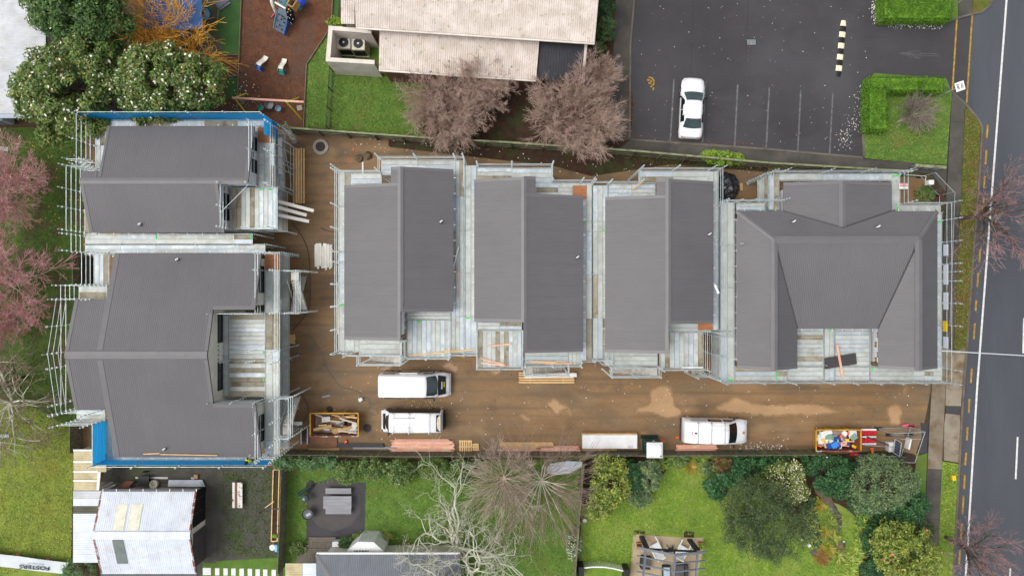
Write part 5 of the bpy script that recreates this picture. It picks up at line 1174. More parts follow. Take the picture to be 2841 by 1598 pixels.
def simple_roof(root, pts, udir, m, name='roof_sheet', pitch=.16, sheet=.8, amp=.025, th=.12, base=None):
    roof = MB().solid([Vector(p) - Vector((0, 0, .03)) for p in pts], th).build('roof', base or m_fascia, root)
    roof_plane(roof, [pts], udir, pitch, amp, sheet, m, name); return roof
# ---- school
sc = thing('school_building', 'long school building with lichen stained pale iron roofs at the top', 'building', (-2, 20, 0))
p = [S(987, 75, 4.6), S(1650, 119, 4.6)]
big = [Vector((p[0].x, p[0].y, 4.6)), Vector((p[1].x, p[1].y, 4.6)), Vector((p[1].x + .55, p[1].y + 8, 6.2)), Vector((p[0].x - .1, p[0].y + 8.0, 6.2))]
n_ = (big[1] - big[0]).cross(big[3] - big[0]).normalized(); big[2] -= n_ * (big[2] - big[0]).dot(n_)
rb = simple_roof(sc, big, big[1] - big[0], m_school)
low = [S(1051, 193, 3.3), S(1487, 222, 3.3)]; d = Vector((.25, 2.9, .55)); low += [low[1] + d, low[0] + d + Vector((-.1, 0, 0))]
n_ = (low[1] - low[0]).cross(low[3] - low[0]).normalized(); low[2] -= n_ * (low[2] - low[0]).dot(n_)
rl = simple_roof(sc, low, low[1] - low[0], m_school)
ln = [S(1488, 222, 3.1), S(1612, 228, 3.1)]; d = Vector((.22, 2.85, .45)); ln += [ln[1] + d, ln[0] + d]
ll = simple_roof(sc, ln, ln[1] - ln[0], m_lean, pitch=.19)
sm = [S(946, 67, 3.6), S(984, 68, 3.6), S(984, -60, 3.9), S(950, -60, 3.9)]; sm[2] = sm[1] + Vector((0.05, 5, .4)); sm[3] = sm[0] + Vector((.05, 5, .4))
simple_roof(sc, sm, sm[1] - sm[0], m_school)
for a, b, nm in ((big[0], big[1], 4.5), (low[0], low[1], 3.2)):
    o = Vector((.003, -.07, -.06)); MB().bar(a + o, b + o, .12, .1).build('gutter', m_creamw, sc)
MB().bar(ln[1] + Vector((.12, -.1, -.05)), ln[2] + Vector((.12, 0, -.05)), .2, .1).build('barge_board', m_creamw, sc)
def under(pts, ins, z, m, nm='wall'):
    c = sum(pts, Vector()) / len(pts); q = [c + (Vector(p) - c) * ins for p in pts]
    MB().prism([(v.x, v.y) for v in q], 0, z).build(nm, m, sc)
under(big, .93, 4.4, m_brickw); under(low, .95, 3.05, m_brickw); under(sm, .85, 3.4, m_creamw)
for x in (1058, 1098, 1440): MB().bar(S(x, 205, 0), S(x, 205, 0) + Vector((0, 0, 2.9)), .1, .1).build('post', m_creamw, sc)
for i in range(9):
    a = low[0] + (low[1] - low[0]) * random.random() + d * random.random() * .8
    if i < 4: MB().lathe(a + Vector((0, 0, .03)), [(.07, 0), (.05, .05), (.03, .2)], 8).build('roof_vent', m_gut, rl)
en = thing('plant_enclosure', 'cream walled enclosure round the air conditioners beside the school', 'wall', tuple(S(960, 130)))
ze = 3.2; k1, k2, k3, k4 = S(911, 72, ze), S(1030, 82, ze), S(904, 171, ze), S(1039, 179, ze)
for a, b in ((k1, k2), (k3, k4)):
    s = -1 if a is k1 else 1; v = Vector((0, s * .3, 0)); MB().prism([(a.x, a.y), (b.x, b.y), (b.x, b.y + v.y), (a.x, a.y + v.y)], 0, ze).build('wall', m_creamw, en)
MB().prism([(k1.x, k1.y - .302), (k1.x + .3, k1.y - .302), (k3.x + .32, k3.y + .302), (k3.x, k3.y + .302)], 0, ze - .003).build('wall', m_creamw, en)
for i, (x, y) in enumerate(((967, 140), (1006, 143))):
    q = S(x, y, 0); ac = thing('air_conditioner', ('left' if i == 0 else 'right') + ' of two boxed air conditioner units inside the cream enclosure', 'air conditioner', tuple(q), 'air conditioner units')
    MB().box(q + Vector((0, 0, .85)), (1.0, .85, 1.5)).build('case', m_acm, ac, bevel=.03)
    MB().box(q + Vector((0, -.427, .75)), (.9, .012, 1.1)).build('side_grille', m_grille, ac)
    f = MB().lathe(q + Vector((0, .05, 1.6)), [(.36, 0), (.36, .04), (.33, .045)], 20).build('fan_guard', m_grille, ac)
    MB().lathe(q + Vector((0, .05, 1.647)), [(.08, 0), (.08, .012), (.02, .014)], 12).build('hub_cap', m_white, f)
    for j in range(8):
        a = j * math.pi / 4; MB().bar(q + Vector((0, .05, 1.652)), q + Vector((.33 * math.cos(a), .05 + .33 * math.sin(a), 1.652)), .012, .008).build('guard_wire', m_lead, f)
    MB().box(q + Vector((0, 0, .05)), (1.1, .95, .1)).build('base', m_creamw, ac)
# ---- building at the left edge
lb = thing('neighbour_building', 'white iron roofed building cut by the left edge of the picture', 'building', tuple(V(20, 150)))
x1 = S(122, 100, 3.4).x; y0 = S(0, 316, 3.2).y
pl = [Vector((x1 - 12, y0, 3.2)), Vector((x1, y0, 3.2)), Vector((x1, y0 + 14, 3.2)), Vector((x1 - 12, y0 + 14, 3.2))]
rf = MB().solid([q - Vector((0, 0, .03)) for q in pl], .15).build('roof', m_fascia, lb); roof_plane(rf, [pl], (0, 1, 0), .15, .02, .8, m_whiteroof)
MB().bar((x1 - 12, y0 - .16, 3.1), (x1, y0 - .16, 3.1), .3, .16).build('gutter', m_gut, lb)
MB().prism([(x1 - 12, y0 + .4), (x1 - .4, y0 + .4), (x1 - .4, y0 + 13.6), (x1 - 12, y0 + 13.6)], 0, 3).build('wall', m_creamw, lb)
q = S(22, 338, 0); hp = thing('heat_pump', 'grey heat pump box standing below the left white roof', 'air conditioner', tuple(q))
MB().box(q + Vector((0, 0, .75)), (1.15, .5, 1.3)).build('case', m_gut, hp, bevel=.02)
for i in range(9): MB().box(q + Vector((-.05, -.255, .3 + i * .11)), (.9, .012, .03)).build('slat', m_grille, hp)
for i in range(5): MB().box(q + Vector((-.3 + i * .15, 0, 1.405)), (.08, .4, .012)).build('top_slat', m_white, hp)
# ---- garage lower left
gx0, gx1, gyn, gyr, gys, gzr = -30.5, -23.4, -15.09, -17.97, -21.19, 3.4; gze = 2.3
ga = thing('garage', 'old garage with rusting pale iron gable roof in the lower left yard', 'garage', (-27, -18, 0))
gn = [(gx0, gyn, gze), (gx1, gyn, gze), (gx1, gyr, gzr), (gx0, gyr, gzr)]; gs = [(gx0, gys, gze), (gx0, gyr, gzr), (gx1, gyr, gzr), (gx1, gys, gze)]
gr = MB().solid([Vector(v) - Vector((0, 0, .03)) for v in gn], .1).solid([Vector(v) - Vector((0, 0, .03)) for v in gs], .1).build('roof', m_fascia, ga)
roof_plane(gr, [gn], (1, 0, 0), .152, .015, .76, m_steelroof); roof_plane(gr, [gs], (1, 0, 0), .152, .015, .76, m_steelroof)
cap(gr, (gx0 - .02, gyr, gzr), (gx1 + .02, gyr, gzr), .55, lift=.06).data.materials[0] = m_steelroof
zg = lambda y: gze + (gzr - gze) * ((gyn - y) / (gyn - gyr) if y > gyr else (y - gys) / (gyr - gys))
for x, d in ((gx0, 1), (gx1, -1)):
    for ya_, yb_ in ((gyn, gyr + .3), (gyr - .3, gys)):
        for i in range(5):
            a_, b_ = ya_ + (yb_ - ya_) * i / 5, ya_ + (yb_ - ya_) * (i + .92) / 5; w = random.uniform(.06, .16)
            MB().solid([(x, a_, zg(a_) + .04), (x, b_, zg(b_) + .04), (x + d * w, b_, zg(b_) + .04), (x + d * w, a_, zg(a_) + .04)], .02).build('rusty_barge', m_rust, gr)
def sky_sheet(x0, x1, y0, y1, m, nm='skylight'):
    MB().solid([(x0, y0, zg(y0) + .045), (x1, y0, zg(y0) + .045), (x1, y1, zg(y1) + .045), (x0, y1, zg(y1) + .045)], .02).build(nm, m, gr)
sky_sheet(-29.1, -28.3, -15.9, gyr + .35, m_sky); sky_sheet(-28.05, -27.2, -15.9, gyr + .35, m_sky); sky_sheet(-29.1, -28.3, gyr - .35, -20.3, m_skyd)
MB().prism([(gx0 + .3, gyn - .35), (gx1 - .35, gyn - .35), (gx1 - .35, gys + .3), (gx0 + .3, gys + .3)], 0, gze - .05).build('wall', m_creamw, ga)
MB().loft([[(x, gyn - .35, gze - .06), (x, gyr, gzr - .18), (x, gys + .3, gze - .06)] for x in (gx0 + .3, gx1 - .35)]).build('gable_wall', m_creamw, ga)
MB().bar((gx0, gyn + .1, gze - .06), (gx1, gyn + .1, gze - .06), .16, .12).build('gutter', m_lead, ga); MB().bar((gx0, gys - .1, gze - .06), (gx1, gys - .1, gze - .06), .16, .12).build('gutter', m_lead, ga)
for i in range(8): MB().bar((gx0 + .15 + i * .99, gyn + .2, gze + .01), (gx0 + .15 + i * .99, gyn - .05, gze + .02), .05, .012).build('gutter_strap', m_white, ga)
MB().box((gx1 - .33, -16.55, 1.15), (.05, 2.6, 2.1)).build('door', m_black, ga)
for y in (-15.9, -16.9): MB().box((gx1 - .3, y, 1.3), (.02, .04, 1.5)).build('door_bar', m_dark, ga)
MB().box((gx1 - .34, -19.6, 1.1), (.06, 2.6, 2.1)).build('roller_door', m_dark, ga)
for i in range(11): MB().box((gx1 - .3, -18.4 - i * .24, 1.1), (.03, .05, 2.1)).build('door_rib', m_dark, ga)
slabm = sheet('garage_apron', [S(262, 1335), S(572, 1345), S(572, 1365), S(262, 1372)], .012, m_kerb)
ap = sheet('garage_forecourt', [S(548, 1350), S(604, 1350), S(600, 1560), S(548, 1560)], .012, m_path)
lt = thing('lean_to', 'low lean-to roof of mixed pale sheets along the garage side', 'lean-to', (-32, -18, 0))
lx0, lx1 = S(203, 1500, 2.0).x, gx0 + .1
cut = [S(0, 1065 + y * .36788, 2.0).y for y in (805, 862, 918, 975, 1040, 1345)]
for i, (a, b) in enumerate(zip(cut[:-1], cut[1:])):
    pts = [(lx0, a, 2.0), (lx1, a, 2.0), (lx1, b, 2.0), (lx0, b, 2.0)]
    simple_roof(lt, pts, (0, 1, 0), (m_whiteroof, m_steelroof, mat('mossy_clear_sheet', C(86, 84, 60), C(66, 68, 46), sc=2, rough=.5), m_steelroof, m_steelroof)[i], pitch=.13, amp=.02, th=.06)
for x in (lx0 + .05, lx1 - .3):
    for y in (cut[0] - .1, (cut[0] + cut[-1]) / 2, cut[-1] + .1): MB().bar((x, y, 0), (x, y, 1.95), .09, .09).build('post', m_creamw, lt)
sh = thing('slatted_shelter', 'shelter roofed with yellowed clear sheets and white battens beside the garage', 'shelter', (-32, -13.5, 0))
for i, (xa, xb, ya_, yb_) in enumerate(((555, 695, 503, 578), (555, 802, 590, 662), (555, 742, 665, 718), (555, 740, 732, 802))):
    a, b = T(0, 2, xa, ya_, 2.1), T(0, 2, xb, yb_, 2.1)
    simple_roof(sh, [(a.x, a.y, 2.1), (b.x, a.y, 2.1), (b.x, b.y, 2.1), (a.x, b.y, 2.1)], (0, 1, 0), m_clear, pitch=.13, amp=.02, th=.05)
    MB().bar((a.x, a.y + .05, 2.13), (b.x, a.y + .05, 2.13), .12, .05).build('batten', m_white, sh)
for q in (T(0, 2, 560, 520, 2.0), T(0, 2, 560, 795, 2.0), T(0, 2, 735, 795, 2.0), T(0, 2, 795, 650, 2.0), T(0, 2, 690, 510, 2.0)): MB().bar((q.x, q.y, 0), q, .09, .09).build('post', m_white, sh)
a, b = T(0, 2, 750, 662, 2.1), T(0, 2, 738, 800, 2.1); MB().bar(a, b, .2, .06).build('white_beam', m_white, sh)
# ---- house at the bottom
bh = thing('cottage', 'cottage with dark grey hipped iron roof and white bay window at the bottom edge', 'house', (-10, -24, 0))
z0 = 3.0; c0, c1 = S(878, 1538, z0), S(1276, 1557, z0)
m_cot = mat('blue_grey_cottage_roof', C(116, 120, 126), C(104, 108, 114), sc=.7, rough=.5, rand=.02)
yb = c0.y - 6; pk = Vector((c0.x + 5, yb, z0 + 2.2))
c1.y = c0.y
main = [c0, c1, Vector((c1.x - 5, yb, z0 + 2.2)), pk]
simple_roof(bh, main, (1, 0, 0), m_cot, pitch=.13, amp=.02)
side = [Vector((c0.x, yb - 6, z0)), c0, pk, Vector((pk.x, yb - .01, z0 + 2.2))]
simple_roof(bh, [c0, pk, Vector((c0.x, yb - 6, z0))], (0, 1, 0), m_cot, pitch=.13, amp=.02); simple_roof(bh, [c1, Vector((c1.x, yb - 6, z0)), main[2]], (0, 1, 0), m_cot, pitch=.13, amp=.02)
roofc = [o for o in bh.children if o.name.startswith('roof')][0]
cap(roofc, c0, pk, .3, 'hip_cap'); cap(roofc, c1, main[2], .3, 'hip_cap')
MB().bar(c0 + Vector((0, .08, -.07)), c1 + Vector((0, .08, -.07)), .14, .1).build('gutter', m_white, bh)
MB().prism([(c0.x + .4, c0.y - .4), (c1.x - .4, c0.y - .4), (c1.x - .4, yb - 5), (c0.x + .4, yb - 5)], 0, z0 - .1).build('wall', m_white, bh)
w0, w1 = S(928, 1522, 1.0), S(1262, 1545, 1.0)
MB().prism([(w0.x, w0.y), (w1.x, w0.y - .15), (w1.x, c0.y - .39), (w0.x, c0.y - .39)], 0, 2.4).build('wall', m_creamw, bh)
bw = MB().prism([T(1, 2, 690, 1250, 2.4).to_2d(), T(1, 2, 770, 1185, 2.4).to_2d(), T(1, 2, 890, 1190, 2.4).to_2d(), T(1, 2, 962, 1255, 2.4).to_2d(), T(1, 2, 955, 1300, 2.4).to_2d(), T(1, 2, 690, 1300, 2.4).to_2d()], 0, 2.45).build('bay_window', m_white, bh)
a, b = T(1, 2, 738, 1252, 2.5), T(1, 2, 850, 1282, 2.5)
MB().box(((a.x + b.x) / 2, (a.y + b.y) / 2, 2.46), (b.x - a.x + .2, a.y - b.y + .2, .05)).build('skylight_frame', m_white, bw)
MB().box(((a.x + b.x) / 2, (a.y + b.y) / 2, 2.49), (b.x - a.x, a.y - b.y, .012)).build('pane', m_skyd, bw)
for i in range(5): MB().box((a.x + (b.x - a.x) * (i + .5) / 5, (a.y + b.y) / 2, 2.5), (.04, a.y - b.y, .015)).build('glazing_bar', m_white, bw)
pr = [T(1, 2, 222, 1345, 2.6), T(1, 2, 352, 1352, 2.6), T(1, 2, 352, 1560, 2.6), T(1, 2, 222, 1560, 2.6)]
for i, (a, b, mm) in enumerate(((222, 350, m_clear), (352, 455, m_steelroof))):
    p0, p1 = T(1, 2, a, 1350, 2.6), T(1, 2, b, 1600, 2.6); simple_roof(bh, [(p0.x, p0.y, 2.6), (p1.x, p0.y, 2.6), (p1.x, p1.y, 2.6), (p0.x, p1.y, 2.6)], (0, 1, 0), mm, pitch=.13, amp=.02, th=.05)
m_deckt = mat('silvered_deck_timber', C(128, 120, 108), C(104, 96, 86), sc=2, rough=.8, rand=.12, stretch=(4, 1, 1))
dk = thing('timber_deck', 'weathered timber deck with steps beside the cottage', 'deck', tuple(T(1, 2, 430, 1270)))
for i in range(14):
    x0_, x1_ = (395, 600) if i < 6 else (320 - (i - 6) * 2, 600); y_ = 1168 + i * 13
    a, b = T(1, 2, x0_, y_, .3), T(1, 2, x1_, y_ + 4, .3); MB().box(((a.x + b.x) / 2, a.y, .12 + .1 * min(2, i // 3)), (b.x - a.x, .155, .05)).build('deck_board', m_deckt, dk)
a, b = T(1, 2, 340, 1280, .3), T(1, 2, 600, 1345, .2); MB().box(((a.x + b.x) / 2, (a.y + b.y) / 2, .12), (b.x - a.x - .1, 2.0, .24)).build('bearer', m_deckt, dk)
MB().box(S(933, 1506, .6), (.5, .4, .5)).build('meter_box', m_white, dk)
# ------------------------------------------------------------------ fences
m_fence = mat('grey_fence_timber', C(118, 112, 96), C(92, 86, 74), sc=2, rough=.9, rand=.14, c3=C(124, 134, 92), sc3=1.2)
m_fencem = mat('mossy_fence_cap', C(150, 158, 118), C(126, 128, 96), sc=2, rough=.9, c3=C(104, 98, 80), sc3=1.5)
def fence(label, pts, h, side, pw=.2, posts=2.2, cap_=False, mpal=None, group='timber boundary fences', rails=(.25, .95, 1.6)):
    """paling fence; pts at ground, side = +1 posts on the left of the direction"""
    root = thing('timber_fence', label, 'fence', (pts[0].x, pts[0].y, 0), group)
    for a, b in zip(pts[:-1], pts[1:]):
        a, b = Vector((a.x, a.y, 0)), Vector((b.x, b.y, 0)); d = b - a; L = d.length; d.normalize(); n = Vector((-d.y, d.x, 0)) * side
        k = max(1, round(L / pw)); w = L / k; ang = math.atan2(d.y, d.x)
        for i in range(k):
            c = a + d * w * (i + .5); hh = h + random.uniform(-.025, .025)
            MB().box(c + Vector((0, 0, hh / 2)), (w - .012, .02, hh), ang).build('paling', mpal or m_fence, root)
        kp = max(1, round(L / posts))
        for i in range(kp + 1):
            c = a + d * L * i / kp + n * .1; MB().bar(c, c + Vector((0, 0, h - .1)), .1, .1).build('post', m_fence, root)
        for z in rails: MB().bar(a + n * .035 + Vector((0, 0, z)), b + n * .035 + Vector((0, 0, z)), .05, .09).build('rail', m_fence, root)
        if cap_: MB().bar(a + Vector((0, 0, h + .03)), b + Vector((0, 0, h + .03)), .13, .035).build('capping', m_fencem, root)
    return root
ft = 1.8
def top2(x, y): return S(x, y, ft)
fence('long mossy post and paling fence between the school and the building site', [top2(802, 355), top2(1192, 383), top2(1420, 396), top2(1762, 419), top2(2130, 452), top2(2530, 476)], ft, -1, .21, cap_=True)
fence('grey paling fence along the bottom of the building site', [S(800, 1246), S(1100, 1251), S(1420, 1250), S(1800, 1249), S(2100, 1248), S(2265, 1246)], 1.75, -1, .16, mpal=m_fence)
fence('paling fence between the gravel yard and the picnic table lawn', [S(800, 1280), S(795, 1440), S(790, 1570)], 1.7, -1, .15)
fence('timber fence between the two bottom lawns', [S(1614, 1276), S(1600, 1440), S(1588, 1598)], 1.6, 1, .16, mpal=m_fencem)
fence('old dark paling fence behind the left lawn and the scaffolds', [S(236, 700), S(236, 790)], 1.6, 1, .16)
fence('old dark paling fence above the yellowed shelter', [S(228, 1160), S(228, 1245)], 1.6, 1, .16)
# steel fence on the school lawn
def bar_fence(label, a, b, h, gap, m, nm='steel_fence'):
    root = thing(nm, label, 'fence', (a.x, a.y, 0)); d = b - a; L = d.length; d.normalize(); k = int(L / gap)
    for i in range(k + 1): MB().bar(a + d * L * i / k, a + d * L * i / k + Vector((0, 0, h)), .02, .02).build('picket', m, root)
    for z in (.15, h - .1): MB().bar(a + Vector((0, 0, z)), b + Vector((0, 0, z)), .04, .04).build('rail', m, root)
    for i in range(4): c = a + d * L * i / 3; MB().bar(c, c + Vector((0, 0, h + .1)), .06, .06).build('post', m, root)
bar_fence('dark steel picket fence across the school lawn', S(925, 200), S(916, 362), 1.3, .16, m_frame)
# low timber edging of the bark playground
m_edge = mat('timber_edging', C(134, 118, 96), C(110, 96, 78), sc=2, rough=.9)
ed = thing('playground_edging', 'low timber edging round the bark playground', 'edging', tuple(T(1, 0, 385, 490)))
for pa, pb in (((1, 0, 583, -60), (1, 0, 573, 190)), ((1, 0, 573, 190), (1, 0, 545, 245)), ((1, 0, 545, 245), (1, 0, 385, 490)), ((1, 0, 385, 490), (1, 0, 362, 970)), ((0, 0, 1827, -60), (0, 0, 1808, 420)), ((0, 0, 1808, 420), (0, 0, 1793, 840)), ((0, 0, 1690, 420), (0, 0, 1806, 420)), ((0, 0, 1700, 610), (0, 0, 1740, 577)), ((0, 0, 1740, 577), (0, 0, 1793, 577)), ((0, 0, 1655, 72), (0, 0, 1640, 200)), ((0, 0, 1655, 72), (0, 0, 1610, 0)), ((0, 0, 1655, 72), (0, 0, 1735, 8))):
    MB().bar(T(*pa) + Vector((0, 0, .09)), T(*pb) + Vector((0, 0, .09)), .06, .18).build('edging_board', m_edge, ed)
# ------------------------------------------------------------------ vehicles (local coordinates: front is +x)
m_car = mat('white_car_paint', C(244, 244, 244), rough=.25, coat=.5, spec=.5)
m_tyre = mat('tyre_rubber', C(28, 28, 28), rough=.8)
m_rim = mat('alloy_rim', C(160, 160, 162), rough=.3, metal=.7)
m_cglass = mat('car_glass', C(44, 60, 62), C(60, 76, 78), sc=1.2, rough=.05, spec=.6)
m_cglassd = mat('dark_car_glass', C(26, 30, 32), rough=.06, spec=.6)
m_trim = mat('black_plastic_trim', C(30, 30, 31), rough=.5)
m_vinyl = mat('black_vinyl_wrap', C(22, 21, 18), rough=.3, spec=.4)
m_red = mat('red_lamp', C(186, 26, 34), rough=.2)
m_lamp = mat('headlamp_glass', C(206, 210, 212), rough=.1)
m_rack = mat('roof_rack_bar', C(186, 188, 188), rough=.35, metal=.4)
def ring(x, zb, zbelt, zt, hb, hm, ht, crown=.02):
    r = [(hb, zb), (hm, zb + .18), (hm, zbelt), (ht + .02, zt - .09), (ht - .06, zt - .02), (ht * .6, zt + crown * .7), (0, zt + crown)]
    r = r + [(-y, z) for y, z in r[::-1] if y > 0]
    return [(x, y, z) for y, z in r]
def car_body(root, st):
    o = MB().loft([ring(*s) for s in st]).build('body', m_car, root, smooth=True)
    bm = bmesh.new(); bm.from_mesh(o.data); bmesh.ops.recalc_face_normals(bm, faces=bm.faces); bm.to_mesh(o.data); bm.free()
    return o
def wheels(root, xs, hw, r=.33):
    for x in xs:
        for s in (-1, 1):
            M = Matrix.Rotation(math.pi / 2, 3, 'X'); c = Vector((x, s * (hw - .1), r))
            w = MB().lathe(c, [(r - .06, -.11), (r, -.08), (r, .08), (r - .06, .11)], 18, M).build('wheel', m_tyre, root, smooth=False)
            MB().lathe(c + Vector((0, s * .113, 0)), [(r * .62, -.008), (r * .62, .008), (.05, .02)], 12, M).build('rim', m_rim, w)
def quad(root, name, pts, m, lift=.012):
    pts = [Vector(p) for p in pts]; n = (pts[1] - pts[0]).cross(pts[-1] - pts[0]).normalized()
    if n.z < 0: n = -n
    return MB().solid([p + n * lift for p in pts], .008).build(name, m, root)
def arc_glass(root, name, xb, zb, wb, xt, zt, wt, m, bow=.08, lift=.05):
    """curved screen: lower edge at xb, upper at xt"""
    k = 6; lo = []; up = []
    for i in range(k + 1):
        t = i / k * 2 - 1; s = math.copysign(1, xb - xt); c = bow * (1 - t * t)
        lo.append(Vector((xb + s * (c - bow), t * wb, zb))); up.append(Vector((xt + s * (c - bow) * .5, t * wt, zt)))
    n = (up[3] - lo[3]).cross(lo[4] - lo[3]).normalized(); n = n if n.z > 0 else -n
    mb = MB(); mb.add([p + n * lift for p in lo + up], [(i, i + 1, k + 2 + i, k + 1 + i) for i in range(k)])
    o = mb.build(name, m, root); return o
def mirrors(root, x, hw, z):
    for s in (-1, 1): MB().box((x, s * (hw + .12), z), (.12, .22, .16), s * -.3).build('wing_mirror', m_trim, root, bevel=.03)
def side_win(root, x0, x1, st, s, f0=.08, f1=.9, sl=0.0, name='side_window', m=None):
    hm, ht, zb, zt = st; a = lambda f: (s * (hm + (ht + .02 - hm) * f + .012), zb + (zt - .09 - zb) * f)
    y0, z0 = a(f0); y1, z1 = a(f1)
    return MB().add([(x0, y0, z0), (x1, y0, z0), (x1 - sl, y1, z1), (x0, y1, z1)], [(0, 1, 2, 3)]).build(name, m or m_cglassd, root)
# ---- sedan
c = S(1913, 307, 0); rz = math.atan2(*(lambda v: (v.y, v.x))(S(1921, 215) - S(1912, 384)))
sd = thing('parked_car', 'white sedan parked alone in the car park', 'car', tuple(c), None, rz)
st = [(-2.32, .35, .62, .74, .70, .72, .60), (-2.25, .25, .72, .95, .80, .84, .72), (-1.9, .22, .8, 1.0, .84, .88, .74), (-1.55, .2, .82, 1.03, .85, .89, .74), (-.95, .2, .84, 1.38, .85, .89, .58), (-.5, .2, .84, 1.44, .85, .89, .60), (.1, .2, .84, 1.44, .85, .89, .60), (.4, .2, .84, 1.38, .85, .89, .60), (1.1, .2, .82, .98, .85, .89, .72), (1.6, .2, .78, .92, .84, .87, .70), (2.1, .24, .68, .80, .80, .82, .62), (2.32, .32, .55, .64, .62, .64, .5)]
car_body(sd, st); wheels(sd, (-1.35, 1.4), .9)
arc_glass(sd, 'windscreen', 1.16, .985, .74, .42, 1.40, .58, m_cglass); arc_glass(sd, 'rear_window', -1.62, 1.03, .70, -.96, 1.40, .56, m_cglass)
for s in (-1, 1):
    side_win(sd, -1.15, -.25, (.89, .60, .84, 1.40), s, .1, .85); side_win(sd, -.2, .85, (.89, .60, .84, 1.40), s, .1, .85, .42)
    quad(sd, 'headlamp', [(2.05, s * .78, .74), (2.28, s * .56, .66), (2.2, s * .48, .72), (1.95, s * .66, .8)], m_lamp); quad(sd, 'tail_lamp', [(-2.28, s * .74, .84), (-2.3, s * .45, .84), (-2.22, s * .45, .93), (-2.2, s * .74, .93)], m_red)
mirrors(sd, .75, .86, .98)
MB().box((-2.2, 0, 1.0), (.12, 1.2, .03)).build('boot_spoiler', m_car, sd)
for s in (-1, 1): MB().box((0, s * .9, .55), (2.4, .012, .05)).build('side_trim', m_trim, sd)
# ---- vans
def van(label, c, rz, L, W, Hh, nose, roof_x, cowl_z, m_scr=m_cglass, rear_slope=.12):
    root = thing('work_van', label, 'van', tuple(c), 'tradesmen\'s vans', rz)
    h = W / 2; f = L / 2; zb = .28; bl = 1.05
    st = [(-f, .45, .9, Hh - .5, h * .86, h * .9, h * .78, .0), (-f + .06, .32, bl, Hh - .12, h * .92, h * .97, h * .80, .02), (-f + .06 + rear_slope, zb, bl, Hh, h * .94, h, h * .82), (-f * .3, zb, bl, Hh + .03, h * .95, h, h * .84), (roof_x - .25, zb, bl, Hh + .01, h * .95, h, h * .83), (roof_x, zb, bl, Hh - .05, h * .95, h, h * .80, 0.0),
          (f - nose, zb, bl, cowl_z + .02, h * .95, h * .99, h * .84, 0.0), (f - nose * .45, zb, bl - .12, cowl_z - .18, h * .93, h * .95, h * .78), (f - .1, .3, .72, cowl_z - .42, h * .86, h * .88, h * .66), (f, .4, .62, cowl_z - .55, h * .7, h * .72, h * .5)]
    car_body(root, st); wheels(root, (-f * .55, f * .62), h, .34)
    arc_glass(root, 'windscreen', f - nose - .02, cowl_z + .03, h * .80, roof_x + .01, Hh - .06, h * .74, m_scr, .1)
    mirrors(root, f - nose - .25, h * .97, cowl_z + .15)
    for s in (-1, 1):
        quad(root, 'headlamp', [(f - .12, s * h * .84, cowl_z - .42), (f - .03, s * h * .55, cowl_z - .5), (f - .2, s * h * .5, cowl_z - .34), (f - .35, s * h * .72, cowl_z - .28)], m_lamp)
        MB().add([(-f - .004, s * h * .9, .75), (-f - .004, s * h * .74, .75), (-f + .03, s * h * .74, 1.3), (-f + .03, s * h * .9, 1.3)], [(0, 1, 2, 3)]).build('tail_lamp', m_red, root)
    MB().box((f - .02, 0, .42), (.14, W * .86, .2)).build('front_bumper', m_car, root, bevel=.04); MB().box((-f - .02, 0, .45), (.12, W * .9, .2)).build('rear_bumper', m_trim, root, bevel=.03)
    return root, h, f
def ladder_rack(root, xs, w, z, m=m_rack):
    rk = MB()
    for x in xs: rk.bar((x, -w, z), (x, w, z), .05, .04)
    o = rk.build('roof_rack', m, root)
    for x in xs:
        for s in (-1, 1): MB().box((x, s * w * .97, z - .06), (.08, .06, .12)).build('rack_foot', m_trim, o)
    return o
def ladder(root, x0, x1, y, w, z, n=7, m=None, name='ladder'):
    mb = MB()
    for s in (-1, 1): mb.bar((x0, y + s * w / 2, z), (x1, y + s * w / 2, z), .03, .06)
    for i in range(n): t = x0 + (x1 - x0) * (i + .5) / n; mb.tube((t, y - w / 2, z), (t, y + w / 2, z), .014, 6)
    return mb.build(name, m or m_rack, root)
def text_mesh(txt, name, size, m, parent, M, align='CENTER'):
    cu = bpy.data.curves.new(name, 'FONT'); cu.body = txt; cu.size = size; cu.align_x = align; cu.align_y = 'CENTER'; cu.extrude = .002; cu.offset = size * .025
    to = bpy.data.objects.new(name + '_tmp', cu); COL.objects.link(to); bpy.context.view_layer.update()
    me = bpy.data.meshes.new_from_object(to.evaluated_get(bpy.context.evaluated_depsgraph_get())); bpy.data.objects.remove(to); bpy.data.curves.remove(cu)
    M = M.copy(); M.translation -= ORG.get(parent.name, Vector((0, 0, 0)))
    me.transform(M); me.materials.clear(); me.name = name
    return link(name, me, m, parent)
# white van with black bonnet, sliding door open
v1, h, f = van('plain white roofed van with black bonnet, parked above the racked van', S(1155, 1063, 0), 0.0, 5.35, 1.92, 2.0, .9, 1.0, 1.22, m_cglass, .1)
quad(v1, 'bonnet_wrap', [(f - .88, -h * .8, 1.24), (f - .88, h * .8, 1.24), (f - .3, h * .7, 1.0), (f - .3, -h * .7, 1.0)], m_vinyl, .035)
MB().box((-.35, h + .03, 1.05), (1.35, .06, 1.5)).build('sliding_door', m_car, v1, bevel=.02)
for x0, x1 in ((-2.3, -1.45), (-.95, .25), (.75, 1.5)): MB().box(((x0 + x1) / 2, h + (.065 if x0 == -.95 else -.02), 1.42), (x1 - x0, .012, .42)).build('side_window', m_cglassd, v1)
for x0, x1 in ((-2.3, -1.3), (-1.2, .2), (.75, 1.5)): MB().box(((x0 + x1) / 2, -h + .02, 1.42), (x1 - x0, .012, .42)).build('side_window', m_cglassd, v1)
for w in ((1.76, .35), (1.76, -.45)): MB().bar((w[0], w[1], 1.3), (w[0] - .03, w[1] - .5, 1.34), .03, .015).build('wiper', m_trim, v1)
